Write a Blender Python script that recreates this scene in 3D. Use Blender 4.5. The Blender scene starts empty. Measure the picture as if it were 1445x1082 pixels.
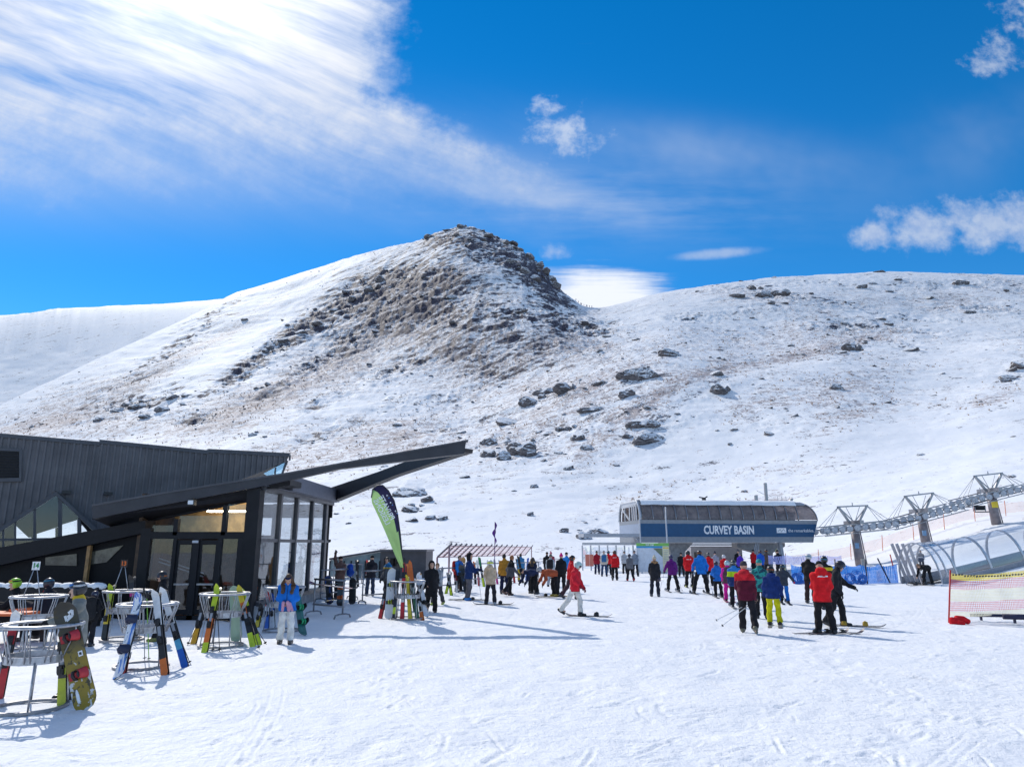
import bpy, math, random
import numpy as np
from mathutils import Vector, Matrix
random.seed(7)
SC = bpy.context.scene
COL = SC.collection
R = math.radians
# ------------------------------------------------------------------ camera
F = 980.0
PITCH = math.atan(227.0/F)
CAMZ = 2.1
cp, sp = math.cos(PITCH), math.sin(PITCH)
cd = bpy.data.cameras.new('camera')
cam = bpy.data.objects.new('camera', cd)
COL.objects.link(cam)
cam.location = (0, 0, CAMZ)
cam.rotation_euler = (math.pi/2+PITCH, 0, 0)
cd.sensor_fit = 'HORIZONTAL'
cd.angle = 2*math.atan(722.5/F)
cd.clip_start = 0.05
cd.clip_end = 6000
SC.camera = cam

def ray(px, py):
    cx, cy = (px-722.5)/F, (541-py)/F
    return Vector((cx, cp-cy*sp, sp+cy*cp))
def at(px, py, Y):
    d = ray(px, py)
    t = Y/d.y
    return Vector((d.x*t, Y, CAMZ+d.z*t))
def gnd(px, py, z=0.0):
    d = ray(px, py)
    t = (z-CAMZ)/d.z
    return Vector((d.x*t, d.y*t, z))
def uv(px, py):
    d = ray(px, py)
    return d.x/d.y, d.z/d.y

# ------------------------------------------------------------------ light
SUN_AZ, SUN_EL = -34.0, 41.0
sl = bpy.data.lights.new('sun', 'SUN')
sl.energy = 2.8
sl.angle = R(0.6)
sl.color = (1.0, 0.94, 0.85)
so = bpy.data.objects.new('sun', sl)
COL.objects.link(so)
L = Vector((math.sin(R(SUN_AZ))*math.cos(R(SUN_EL)), math.cos(R(SUN_AZ))*math.cos(R(SUN_EL)), math.sin(R(SUN_EL))))
so.rotation_euler = L.to_track_quat('Z', 'Y').to_euler()
so.location = (0, 0, 60)

# ------------------------------------------------------------------ node expression helper
class N:
    nt = None
    def __init__(s, sock): s.s = sock
    @staticmethod
    def op(op, *a, clamp=False):
        n = N.nt.nodes.new('ShaderNodeMath'); n.operation = op; n.use_clamp = clamp
        for i, v in enumerate(a):
            if isinstance(v, N): N.nt.links.new(v.s, n.inputs[i])
            else: n.inputs[i].default_value = v
        return N(n.outputs[0])
    def __add__(s, o): return N.op('ADD', s, o)
    __radd__ = __add__
    def __sub__(s, o): return N.op('SUBTRACT', s, o)
    def __rsub__(s, o): return N.op('SUBTRACT', o, s)
    def __mul__(s, o): return N.op('MULTIPLY', s, o)
    __rmul__ = __mul__
    def __truediv__(s, o): return N.op('DIVIDE', s, o)
    def __pow__(s, o): return N.op('POWER', s, o)
def smooth(v, a, b):
    n = N.nt.nodes.new('ShaderNodeMapRange'); n.interpolation_type = 'SMOOTHSTEP'
    N.nt.links.new(v.s, n.inputs[0])
    n.inputs[1].default_value = a; n.inputs[2].default_value = b
    n.inputs[3].default_value = 0; n.inputs[4].default_value = 1
    return N(n.outputs[0])
def nmax(a, b): return N.op('MAXIMUM', a, b)
def nmin(a, b): return N.op('MINIMUM', a, b)
def nexp(a): return N.op('EXPONENT', a)
def combine(x, y, z):
    n = N.nt.nodes.new('ShaderNodeCombineXYZ')
    for i, v in enumerate((x, y, z)):
        if isinstance(v, N): N.nt.links.new(v.s, n.inputs[i])
        else: n.inputs[i].default_value = v
    return N(n.outputs[0])
def noise(vec, scale, detail=4, rough=.55, dist=0.0, dim='3D'):
    n = N.nt.nodes.new('ShaderNodeTexNoise'); n.noise_dimensions = dim
    if vec is not None: N.nt.links.new(vec.s, n.inputs['Vector'])
    n.inputs['Scale'].default_value = scale
    n.inputs['Detail'].default_value = detail
    n.inputs['Roughness'].default_value = rough
    n.inputs['Distortion'].default_value = dist
    return N(n.outputs['Fac'])
def mixc(f, a, b):
    n = N.nt.nodes.new('ShaderNodeMix'); n.data_type = 'RGBA'
    for idx, v in ((0, f), (6, a), (7, b)):
        if isinstance(v, N): N.nt.links.new(v.s, n.inputs[idx])
        elif isinstance(v, (int, float)): n.inputs[idx].default_value = v
        else: n.inputs[idx].default_value = (*v, 1)
    return N(n.outputs[2])

# ------------------------------------------------------------------ sky
W = bpy.data.worlds.new('World')
SC.world = W
W.use_nodes = True
nt = W.node_tree
nt.nodes.clear()
N.nt = nt
sky = nt.nodes.new('ShaderNodeTexSky')
sky.sky_type = 'NISHITA'
sky.sun_disc = False
sky.sun_elevation = R(SUN_EL)
sky.sun_rotation = R(SUN_AZ)
sky.altitude = 2500
sky.air_density = 1.0
sky.dust_density = 0.0
sky.ozone_density = 3.0
tc = nt.nodes.new('ShaderNodeTexCoord')
sx = nt.nodes.new('ShaderNodeSeparateXYZ')
nt.links.new(tc.outputs['Generated'], sx.inputs[0])
dx, dy, dz = (N(sx.outputs[i]) for i in range(3))
front = smooth(dy, 0.05, 0.25)
dys = nmax(dy, 0.05)
U, V = dx/dys, dz/dys
hsv = nt.nodes.new('ShaderNodeHueSaturation')
hsv.inputs['Saturation'].default_value = 1.36
hsv.inputs['Value'].default_value = 1.44
hsv.inputs['Hue'].default_value = 0.497
nt.links.new(sky.outputs[0], hsv.inputs['Color'])
skyc = N(hsv.outputs[0])
uvv = combine(U, V, 0.0)
def rotated(px, py, ang):
    u0, v0 = uv(px, py)
    c, s = math.cos(R(ang)), math.sin(R(ang))
    a = (U-u0)*c + (V-v0)*s
    b = (V-v0)*c - (U-u0)*s
    return a, b
PX = 1/F*1.12
def blob(px, py, rx, ry, ang=0, power=1.0):
    a, b = rotated(px, py, ang)
    a = a/(rx*PX); b = b/(ry*PX)
    q = a*a+b*b
    return nexp((q**power)*-1.0) if power != 1 else nexp(q*-1.0)
n_lo = noise(uvv, 3.2, 4, .6)
n_puff = noise(uvv, 20.0, 5, .62)
n_fine = noise(uvv, 60.0, 3, .6)
# streak field, following the fan of the cirrus
a1, b1 = rotated(722, 215, -24)
warp = (noise(uvv, 2.0, 3, .5)-.5)*.25
n_st = noise(combine(a1*1.3, (b1+warp*.35)*9.0, 0.0), 1.0, 6, .58)
n_st2 = noise(combine(a1*4.5, (b1+warp*.3)*40.0, 3.0), 1.0, 5, .6)
n_cell = noise(combine((a1+b1*.5)*9.0, (b1+warp*.2)*20.0, 5.0), 1.0, 5, .60)
wob = (n_puff-.5)*.09 + (n_st-.5)*.05 + (n_fine-.5)*.03
# big cirrus: edges as half planes
def half(px0, py0, px1, py1):
    u0, v0 = uv(px0, py0); u1, v1 = uv(px1, py1)
    l = math.hypot(u1-u0, v1-v0)
    nx, ny = -(v1-v0)/l, (u1-u0)/l
    return (U-u0)*nx + (V-v0)*ny      # positive to the left of p0->p1
eA = half(735, 222, 560, 128)          # below-left is positive
eA = eA + wob*.8
eB = half(566, 130, 578, -40) + wob*1.2
eC = half(-20, 205, 735, 222) + wob*1.6
sA = smooth(eA, -.015, .06)
sB = smooth(eB, -.02, .09)*smooth(half(-20, 150, 735, 150)*-1.0, -.02, .02)
sB = smooth(eB, -.02, .09)*smooth(half(560, 170, 700, 60)+wob, -.3, .05)
sC = smooth(eC, -.11, .13)
core = nmax(sA*smooth(half(560, 150, 590, 400)*-1.0+.9, .0, .9), sB*smooth(V, .52, .64))
cir = core*sC
# a paler blue gap between the two bands at the far left
gap = blob(60, 110, 330, 26, -7)*.30
tex = n_st*.56+n_cell*.10+n_st2*.36+n_lo*.15
cir = cir*(smooth(tex, .36, .74)*.70+.30)
cir = nmin(nmax(cir-gap, 0.0), 1.0)
# haze band under the cirrus
n_hh = noise(combine(U*3.0+V*1.2, V*16.0, 2.0), 1.0, 5, .6)
hz = blob(330, 225, 470, 80, -4)*.44*(smooth(n_st+n_cell*.2, .30, .90)*.7+.3) + blob(80, 250, 420, 80, 0)*.18
wis = blob(840, 285, 230, 52, -2)*.55*smooth(n_lo*.5+n_hh*.7, .42, .82)
wis2 = blob(1000, 215, 190, 40, -8)*.34*smooth(n_lo+n_st*.2, .3, .8)
puff = smooth(nmax(blob(797, 190, 66, 46, 0), blob(776, 150, 30, 26))*1.0+(n_puff-.5)*1.8+(n_fine-.5)*.7, .48, 1.25)*.78
n_h = noise(combine(U*2.6+V*1.5, V*46.0, 7.0), 1.0, 6, .65)
len1 = smooth(blob(850, 412, 108, 38, 0, 1.2)+(n_h-.5)*1.5+(n_puff-.5)*.25, .25, .95)*.97*smooth(half(955, 440, 948, 340)+wob*.5, -.02, .025)
len2 = smooth(blob(1015, 358, 75, 10, 5)*(.4+n_puff*1.0), .3, .9)*.5
pf2 = smooth(blob(780, 355, 34, 18, 0)+(n_puff-.5)*2.0, .6, 1.4)*.5
cu = nmax(blob(1305, 325, 80, 44), nmax(blob(1385, 316, 76, 48), nmax(blob(1232, 331, 44, 28), blob(1455, 316, 80, 54))))
cu = smooth(cu+(n_puff-.5)*1.2+(n_fine-.5)*.5, .42, 1.05)
cushade = smooth(noise(combine(U, V+.012, 0.0), 20.0, 4, .62)-n_puff, -.16, .16)
cu2 = smooth(nmax(blob(1405, 80, 62, 44, 30), blob(1450, 20, 70, 70))+(n_puff-.5)*2.0+(n_fine-.5)*.9, .55, 1.35)*.6
hzr = blob(1400, 190, 140, 60, 20)*.16*smooth(n_lo, .3, .7)
cl = cir
for c in (hz, wis, wis2, puff, len1, len2, pf2, cu*.75, cu2, hzr):
    cl = 1.0-(1.0-cl)*(1.0-nmin(c, 1.0))
cl = cl*front
# cloud added to the unseen sky behind and above the camera for neutral fill
fill_veil = (1.0-smooth(dy, -.05, .22))*.62*smooth(noise(combine(dx*1.5, dy*1.5, dz*3.0), 1.6, 4, .6), .30, .72)*smooth(dz, -.25, -.05)
over = smooth(V, .98, 1.35)*front*.55
cl = nmin(nmax(cl, nmax(fill_veil, over)), 1.0)
# brightness of cloud: thin cloud near the sun glows
glow = blob(275, -30, 560, 330, -10)
glow2 = blob(275, -20, 170, 120, 0)
bright = 6.6 + glow*2.2 + glow2*6.0 + len1*2.2
tone = mixc(cushade*cu, (1.0, 1.0, 1.02), (.74, .80, .95))
def scalec(c, f):
    n = nt.nodes.new('ShaderNodeVectorMath'); n.operation = 'SCALE'
    nt.links.new(c.s, n.inputs[0]); nt.links.new(f.s, n.inputs['Scale'])
    return N(n.outputs[0])
tint = mixc(nmin(cir+glow2+hz*.5+len1*.9, 1.0), (.80, .90, 1.06), (.97, .99, 1.02))
n = nt.nodes.new('ShaderNodeVectorMath'); n.operation = 'MULTIPLY'
nt.links.new(tone.s, n.inputs[0]); nt.links.new(tint.s, n.inputs[1])
ccol = scalec(N(n.outputs[0]), bright)
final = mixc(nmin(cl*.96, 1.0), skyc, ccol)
bg = nt.nodes.new('ShaderNodeBackground')
bg.inputs['Strength'].default_value = 0.10
nt.links.new(final.s, bg.inputs['Color'])
wo = nt.nodes.new('ShaderNodeOutputWorld')
nt.links.new(bg.outputs[0], wo.inputs['Surface'])
SC.view_settings.view_transform = 'Standard'
SC.view_settings.look = 'None'
SC.view_settings.gamma = 1
SC.view_settings.exposure = 0.22
try: SC.cycles.use_denoising = True
except Exception: pass
SC.cycles.max_bounces = 8
SC.cycles.diffuse_bounces = 3
SC.cycles.transparent_max_bounces = 24
SC.cycles.sample_clamp_indirect = 6

# ------------------------------------------------------------------ materials
_mc = {}
def new_mat(name):
    m = bpy.data.materials.new(name); m.use_nodes = True
    nt = m.node_tree
    b = nt.nodes['Principled BSDF']
    N.nt = nt
    return m, nt, b
def objco(nt):
    t = nt.nodes.new('ShaderNodeTexCoord')
    return N(t.outputs['Object'])
def bumpn(nt, b, h, strength, dist):
    bn = nt.nodes.new('ShaderNodeBump')
    bn.inputs['Strength'].default_value = strength
    bn.inputs['Distance'].default_value = dist
    nt.links.new(h.s, bn.inputs['Height'])
    nt.links.new(bn.outputs[0], b.inputs['Normal'])
def M(col, rough=.6, metal=0.0, var=.10, vs=9.0, bump=0.0, bs=60.0, coat=0.0, name=None, spec=.5):
    key = (tuple(col), rough, metal, var, vs, bump, bs, coat, spec)
    if key in _mc: return _mc[key]
    m, nt, b = new_mat(name or 'surface')
    co = objco(nt)
    nz = noise(co, vs, 5, .6)
    lo = tuple(max(0, c*(1-var*1.6)) for c in col); hi = tuple(min(1, c*(1+var*1.6)) for c in col)
    c = mixc(smooth(nz, .3, .7), lo, hi)
    nt.links.new(c.s, b.inputs['Base Color'])
    nr = noise(co, vs*2.3, 3, .6)
    rr = (nr-.5)*.25 + rough
    nt.links.new(rr.s, b.inputs['Roughness'])
    b.inputs['Metallic'].default_value = metal
    b.inputs['Specular IOR Level'].default_value = spec
    if coat: b.inputs['Coat Weight'].default_value = coat
    if bump:
        bumpn(nt, b, noise(co, bs, 4, .6), bump, .02)
    _mc[key] = m
    return m
def cloth(col): return M(col, rough=.85, var=.13, vs=6, bump=.35, bs=26, name='fabric', spec=.25)
def shell(col): return M(col, rough=.36, var=.08, vs=8, coat=.2, name='hard_shell')
def metal(col=(.42, .43, .45), rough=.42): return M(col, rough=rough, metal=.85, var=.12, vs=14, name='galvanised')
def paint(col, rough=.5): return M(col, rough=rough, var=.06, vs=4, bump=.05, bs=90, name='paint')

# ------------------------------------------------------------------ mesh helpers
def mesh_np(name, Vs, Fs, mats, fm=None, smooth_=True, parent=None):
    """Vs (n,3), Fs: (m,k) array or list of polygons -> ONE mesh object"""
    me = bpy.data.meshes.new(name)
    Vs = np.asarray(Vs, np.float32)
    if isinstance(Fs, np.ndarray):
        m, k = Fs.shape
        flat = Fs.astype(np.int32).ravel(); starts = np.arange(0, m*k, k, dtype=np.int32); tot = np.full(m, k, np.int32)
    else:
        m = len(Fs)
        tot = np.array([len(f) for f in Fs], np.int32)
        flat = np.array([i for f in Fs for i in f], np.int32)
        starts = np.concatenate([[0], np.cumsum(tot)[:-1]]).astype(np.int32)
    me.vertices.add(len(Vs)); me.vertices.foreach_set('co', Vs.ravel())
    me.loops.add(len(flat)); me.loops.foreach_set('vertex_index', flat)
    me.polygons.add(m); me.polygons.foreach_set('loop_start', starts)
    try: me.polygons.foreach_set('loop_total', tot)
    except Exception: pass
    if not isinstance(mats, (list, tuple)): mats = [mats]
    for mt in mats: me.materials.append(mt)
    if fm is not None: me.polygons.foreach_set('material_index', np.asarray(fm, np.int32))
    if isinstance(smooth_, (bool, int)):
        me.polygons.foreach_set('use_smooth', np.full(m, bool(smooth_)))
    else:
        me.polygons.foreach_set('use_smooth', np.asarray(smooth_, bool))
    me.update(calc_edges=True)
    me.validate()
    o = bpy.data.objects.new(name, me)
    COL.objects.link(o)
    if parent is not None: o.parent = parent
    return o

class MB:
    """collects shapes; build() links them as ONE mesh object"""
    def __init__(s): s.v = []; s.f = []; s.m = []; s.s = []
    def add(s, V, Fs, m=0, sm=False):
        o = len(s.v); s.v += [tuple(p) for p in V]
        for f in Fs:
            s.f.append([i+o for i in f]); s.m.append(m); s.s.append(sm)
        return s
    def box(s, c, d, m=0, rot=None, bev=0.0):
        hx, hy, hz = d[0]/2, d[1]/2, d[2]/2
        c = Vector(c)
        V = [Vector((x*hx, y*hy, z*hz)) for x in (-1, 1) for y in (-1, 1) for z in (-1, 1)]
        if rot is not None: V = [rot @ p for p in V]
        V = [p+c for p in V]
        return s.add(V, [(0, 1, 3, 2), (4, 6, 7, 5), (0, 4, 5, 1), (2, 3, 7, 6), (0, 2, 6, 4), (1, 5, 7, 3)], m)
    def bar(s, a, b, w, h, m=0, up=(0, 0, 1)):
        a, b = Vector(a), Vector(b); d = (b-a)
        if d.length < 1e-6: return s
        z = d.normalized(); up = Vector(up)
        if abs(z.dot(up)) > .98: up = Vector((0, 1, 0))
        x = up.cross(z).normalized(); y = z.cross(x)
        V = [p+x*i*w/2+y*j*h/2 for p in (a, b) for i, j in ((-1, -1), (1, -1), (1, 1), (-1, 1))]
        return s.add(V, [(3, 2, 1, 0), (4, 5, 6, 7), (0, 1, 5, 4), (1, 2, 6, 5), (2, 3, 7, 6), (3, 0, 4, 7)], m)
    def tube(s, pts, r, n=8, m=0, closed=False, caps=True):
        pts = [Vector(p) for p in pts]; k = len(pts)
        rs = r if isinstance(r, (list, tuple)) else [r]*k
        V = []; up = None
        for i, p in enumerate(pts):
            if closed: t = (pts[(i+1) % k]-pts[i-1])
            else: t = pts[min(i+1, k-1)]-pts[max(i-1, 0)]
            t = t.normalized() if t.length > 1e-9 else Vector((0, 0, 1))
            if up is None:
                up = Vector((0, 0, 1)) if abs(t.z) < .9 else Vector((0, 1, 0))
            x = up.cross(t)
            if x.length < 1e-4: x = Vector((1, 0, 0)).cross(t)
            x.normalize(); y = t.cross(x); up = y
            for j in range(n):
                a = 2*math.pi*j/n
                V.append(p+(x*math.cos(a)+y*math.sin(a))*rs[i])
        Fs = []
        for i in range(k if closed else k-1):
            i2 = (i+1) % k
            for j in range(n):
                j2 = (j+1) % n
                Fs.append((i*n+j, i*n+j2, i2*n+j2, i2*n+j))
        if caps and not closed:
            Fs.append(tuple(range(n))[::-1]); Fs.append(tuple((k-1)*n+j for j in range(n)))
        return s.add(V, Fs, m, True)
    def prism(s, pts, off, m=0):
        """closed polygon pts extruded by vector off"""
        pts = [Vector(p) for p in pts]; off = Vector(off); n = len(pts)
        V = pts+[p+off for p in pts]
        nrm = Vector((0, 0, 0))
        for i in range(n): nrm += pts[i].cross(pts[(i+1) % n])
        Fs = [tuple(range(n)), tuple(range(2*n-1, n-1, -1))]
        Fs += [(i, i+n, (i+1) % n+n, (i+1) % n) for i in range(n)]
        if nrm.dot(off) > 0: Fs = [tuple(reversed(f)) for f in Fs]
        return s.add(V, Fs, m)
    def lathe(s, prof, n=20, c=(0, 0, 0), m=0, sm=True):
        V = []; c = Vector(c); k = len(prof)
        for r, z in prof:
            for j in range(n):
                a = 2*math.pi*j/n
                V.append(c+Vector((r*math.cos(a), r*math.sin(a), z)))
        Fs = [(i*n+j, i*n+(j+1) % n, (i+1)*n+(j+1) % n, (i+1)*n+j) for i in range(k-1) for j in range(n)]
        return s.add(V, Fs, m, sm)
    def ring(s, c, r, w, h, n=32, m=0):
        """flat bar bent to a ring: radial width w, height h"""
        return s.lathe([(r-w/2, -h/2), (r+w/2, -h/2), (r+w/2, h/2), (r-w/2, h/2), (r-w/2, -h/2)], n, c, m, False)
    def ball(s, c, r, m=0, n=10, sc=(1, 1, 1)):
        prof = [(max(1e-4, r*math.sin(math.pi*i/n)), -r*math.cos(math.pi*i/n)) for i in range(n+1)]
        V0 = len(s.v); s.lathe(prof, n+2, (0, 0, 0), m)
        for i in range(V0, len(s.v)):
            p = s.v[i]; s.v[i] = (p[0]*sc[0]+c[0], p[1]*sc[1]+c[1], p[2]*sc[2]+c[2])
        return s
    def build(s, name, mats, parent=None, local=True, M4=None):
        V = s.v
        if M4 is not None: V = [M4 @ Vector(p) for p in V]
        if parent is not None and not local:
            inv = inv_of(parent); V = [inv @ Vector(p) for p in V]
        return mesh_np(name, V, s.f, mats, s.m, s.s, parent)
def inv_of(o):
    mt = Matrix.Identity(4)
    while o is not None:
        mt = o.matrix_basis @ mt; o = o.parent
    return mt.inverted()

def tag(o, label, cat, group=None):
    o['label'] = label; o['category'] = cat
    if group: o['group'] = group
    return o
def thing(name, label, cat, loc=(0, 0, 0), rotz=0.0, group=None, mat=None):
    o = bpy.data.objects.new(name, None); COL.objects.link(o)
    o.empty_display_size = .2
    if mat is not None: o.matrix_basis = mat
    else:
        o.location = loc; o.rotation_euler = (0, 0, rotz)
    return tag(o, label, cat, group)
def dup(root, mat, label=None, group=None):
    r = root.copy(); COL.objects.link(r); r.matrix_basis = mat
    if label: r['label'] = label
    if group: r['group'] = group
    def rec(a, b):
        for ch in a.children:
            c = ch.copy(); COL.objects.link(c); c.parent = b; rec(ch, c)
    rec(root, r)
    return r
def T(loc, rotz=0.0): return Matrix.Translation(Vector(loc)) @ Matrix.Rotation(rotz, 4, 'Z')
def frame(loc, zdir, face):
    """local z -> zdir, local -y -> towards face"""
    z = Vector(zdir).normalized(); f = Vector(face)
    y = -(f-z*f.dot(z)).normalized(); x = y.cross(z)
    m = Matrix((x, y, z)).transposed().to_4x4(); m.translation = Vector(loc)
    return m
def text_mesh(name, txt, size, mat_, M4, parent=None, bold=0.0, sx=1.0, depth=.01, local=True, align='CENTER'):
    c = bpy.data.curves.new('text', 'FONT'); c.body = txt; c.size = size; c.extrude = depth; c.offset = bold
    c.align_x = align; c.align_y = 'CENTER'; c.resolution_u = 3
    o = bpy.data.objects.new('text', c); COL.objects.link(o)
    dg = bpy.context.evaluated_depsgraph_get()
    me = bpy.data.meshes.new_from_object(o.evaluated_get(dg))
    Vs = np.empty(len(me.vertices)*3); me.vertices.foreach_get('co', Vs); Vs = Vs.reshape(-1, 3)
    Fs = [list(p.vertices) for p in me.polygons]
    bpy.data.objects.remove(o); bpy.data.curves.remove(c); bpy.data.meshes.remove(me)
    V = [M4 @ Vector((p[0]*sx, p[1], p[2])) for p in Vs]
    if parent is not None and not local:
        inv = inv_of(parent); V = [inv @ p for p in V]
    return mesh_np(name, V, Fs, mat_, None, False, parent)
class Wall:
    """vertical plane through two ground points; pixels map onto it"""
    def __init__(s, A, B):
        s.A, s.B = Vector(A), Vector(B); d = (s.B-s.A); d.z = 0; s.d = d.normalized()
        s.n = Vector((s.d.y, -s.d.x, 0))
        if s.n.dot(Vector((0, 0, CAMZ))-s.A) < 0: s.n = -s.n     # towards the camera
    def p(s, px, py, off=0.0):
        r = ray(px, py); o = Vector((0, 0, CAMZ)); q = s.A+s.n*off
        t = (q-o).dot(s.n)/r.dot(s.n)
        return o+r*t
    def poly(s, mb, pts, t, off=0.0, m=0):
        """pixel polygon lying at off in front of the plane, thickness t behind it"""
        mb.prism([s.p(x, y, off) for x, y in pts], s.n*-t, m)

# ------------------------------------------------------------------ value noise (numpy)
def vnoise(x, y, seed=0):
    xi = np.floor(x).astype(np.int64); yi = np.floor(y).astype(np.int64)
    fx = x-xi; fy = y-yi
    fx = fx*fx*fx*(fx*(fx*6-15)+10); fy = fy*fy*fy*(fy*(fy*6-15)+10)
    def h(a, b):
        n = (a*374761393+b*668265263+seed*974634777) & 0xffffffff
        n = ((n ^ (n >> 13))*1274126177) & 0xffffffff
        n = (n ^ (n >> 16)) & 0xffff
        return n/32767.5-1.0
    return (h(xi, yi)*(1-fx)+h(xi+1, yi)*fx)*(1-fy)+(h(xi, yi+1)*(1-fx)+h(xi+1, yi+1)*fx)*fy
def fbm(x, y, octv=4, seed=0, gain=.5, ridged=False):
    t = 0; a = 1.0; n = 0
    for i in range(octv):
        v = vnoise(x*2**i+i*17.3, y*2**i-i*9.1, seed+i)
        if ridged: v = 1-2*np.abs(v)
        t = t+a*v; n += a; a *= gain
    return t/n
def sstep(x, a, b):
    t = np.clip((x-a)/(b-a), 0, 1); return t*t*(3-2*t)

# ------------------------------------------------------------------ terrain
def layer(pts, sig=.045):
    q = []
    for px, py, Y in pts:
        p = at(px, py, Y); q.append((p.x/p.y, Y, p.z))
    q.sort()
    a = np.array(q)
    u = np.linspace(-1.3, 1.5, 1401)
    w = np.exp(-.5*(np.arange(-90, 91)*.002/sig)**2); w /= w.sum()
    f = lambda c: np.convolve(np.pad(np.interp(u, a[:, 0], c), 90, 'edge'), w, 'valid')
    return u, f(a[:, 1]), f(a[:, 2])
L1 = layer([(-400, 800, 72), (0, 800, 72), (500, 798, 75), (722, 797, 74), (900, 802, 72), (1080, 808, 64), (1180, 812, 56), (1250, 814, 49), (1300, 812, 46), (1360, 808, 44), (1445, 799, 43), (1900, 770, 45)])
L2 = layer([(-400, 700, 170), (0, 690, 165), (250, 700, 150), (500, 715, 128), (722, 712, 126), (900, 712, 128), (1000, 700, 128), (1100, 706, 112), (1200, 712, 98), (1300, 705, 92), (1445, 650, 100), (1900, 620, 120)])
L3 = layer([(-400, 700, 240), (0, 625, 315), (150, 570, 350), (250, 528, 380), (330, 500, 400), (400, 488, 415), (500, 490, 410), (600, 515, 350), (700, 535, 300), (780, 545, 260), (860, 530, 245), (950, 505, 250), (1030, 520, 245), (1130, 506, 260), (1200, 494, 280), (1290, 503, 290), (1445, 492, 270), (1900, 470, 290)])
L5 = layer([(-400, 470, 1000), (-100, 460, 1000), (20, 454, 1000), (80, 445, 1000), (200, 437, 980), (280, 431, 960), (340, 424, 940), (420, 430, 930), (520, 470, 920), (1900, 520, 920)], .008)
L4 = layer([(-400, 720, 270), (-150, 645, 340), (0, 572, 420), (80, 533, 465), (150, 500, 505), (200, 478, 535), (250, 455, 565), (290, 435, 595), (330, 413, 640), (380, 399, 665), (440, 380, 690), (510, 358, 670), (560, 345, 660), (595, 338, 655), (615, 327, 650), (650, 317, 640), (672, 320, 636), (700, 334, 628), (735, 351, 615), (757, 369, 602), (775, 386, 590), (786, 403, 575), (800, 417, 560), (825, 433, 530), (850, 434, 530), (880, 427, 545), (930, 413, 560), (1000, 402, 570), (1090, 391, 585), (1160, 387, 595), (1240, 383, 600), (1330, 385, 600), (1445, 388, 600), (1900, 400, 600)], .006)
def raw_height(u, Y):
    u = np.asarray(u, float); Y = np.asarray(Y, float)
    Y1 = np.interp(u, L1[0], L1[1]); z1 = np.interp(u, L1[0], L1[2])
    Y2 = np.interp(u, L2[0], L2[1]); z2 = np.interp(u, L2[0], L2[2])
    Y3 = np.interp(u, L3[0], L3[1]); z3 = np.interp(u, L3[0], L3[2])
    Y4 = np.interp(u, L4[0], L4[1]); z4 = np.interp(u, L4[0], L4[2])
    Y5 = np.maximum(np.interp(u, L5[0], L5[1]), Y4+200); z5 = np.interp(u, L5[0], L5[2])
    wr = sstep(u, .22, .4)*.35
    Yb = Y3+(Y4-Y3)*.24
    zb = z3+(z4-z3)*.24
    zb = zb-wr*26
    Y0 = np.minimum(42, Y1-9)
    K = np.stack([np.full_like(u, 1.0), Y0-8, Y0, Y1, Y2, Y3, Yb, Y4, Y4+5, Y4+60, Y5, Y5+300, Y5+2500], -1)
    Z = np.stack([np.zeros_like(u), np.zeros_like(u), np.zeros_like(u), z1, z2, z3, zb, z4, z4-.4, z4-16, z5, z5-120, z5-300], -1)
    h = np.diff(K, axis=-1); s = np.diff(Z, axis=-1)/h
    m = np.zeros_like(K)
    pr = s[..., :-1]*s[..., 1:]
    w1 = 2*h[..., 1:]+h[..., :-1]; w2 = h[..., 1:]+2*h[..., :-1]
    with np.errstate(divide='ignore', invalid='ignore'):
        hm = (w1+w2)/(w1/s[..., :-1]+w2/s[..., 1:])
    m[..., 1:-1] = np.where(pr > 0, hm, 0.0)
    m[..., -1] = s[..., -1]
    m[..., 7] = np.clip(np.minimum(s[..., 6], 1.15*(z4-CAMZ)/Y4), .05, 1)
    m[..., 8] = -.22
    i = np.clip((Y[..., None] >= K).sum(-1)-1, 0, K.shape[-1]-2)
    tk = lambda A: np.take_along_axis(A, i[..., None], -1)[..., 0]
    hh = tk(h); t = np.clip((Y-tk(K))/hh, 0, 1)
    za, zb_ = tk(Z), np.take_along_axis(Z, i[..., None]+1, -1)[..., 0]
    ma, mb = tk(m), np.take_along_axis(m, i[..., None]+1, -1)[..., 0]
    return (2*t**3-3*t**2+1)*za+(t**3-2*t**2+t)*hh*ma+(-2*t**3+3*t**2)*zb_+(t**3-t**2)*hh*mb, Y1, Y4
_UG = np.linspace(-1.3, 1.5, 1401); _YG = np.geomspace(28, 2600, 520)
_Z = np.stack([raw_height(_UG, np.full(1401, y))[0] for y in _YG])          # rows Y, columns u
def _blur(Z, sig):
    w = np.exp(-.5*(np.arange(-60, 61)*.002/sig)**2); w /= w.sum()
    P_ = np.pad(Z, ((0, 0), (60, 60)), 'edge'); return sum(w[k]*P_[:, k:k+Z.shape[1]] for k in range(121))
_y4 = np.interp(_UG, L4[0], L4[1])[None, :]
_ws = sstep(_YG[:, None], _y4-120, _y4-20)
_Z = _blur(_Z, .024)*(1-_ws)+_blur(_Z, .0035)*_ws
def base_height(u, Y):
    u = np.asarray(u, float); Y = np.asarray(Y, float)
    Y1 = np.interp(u, L1[0], L1[1]); Y4 = np.interp(u, L4[0], L4[1])
    fu = np.clip((u+1.3)/.002, 0, 1399.999); fy = np.clip(np.log(np.maximum(Y, 1)/28)/math.log(2600/28)*519, 0, 518.999)
    i = fy.astype(int); j = fu.astype(int); a = fy-i; b = fu-j
    z = (_Z[i, j]*(1-b)+_Z[i, j+1]*b)*(1-a)+(_Z[i+1, j]*(1-b)+_Z[i+1, j+1]*b)*a
    return z, Y1, Y4
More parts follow.
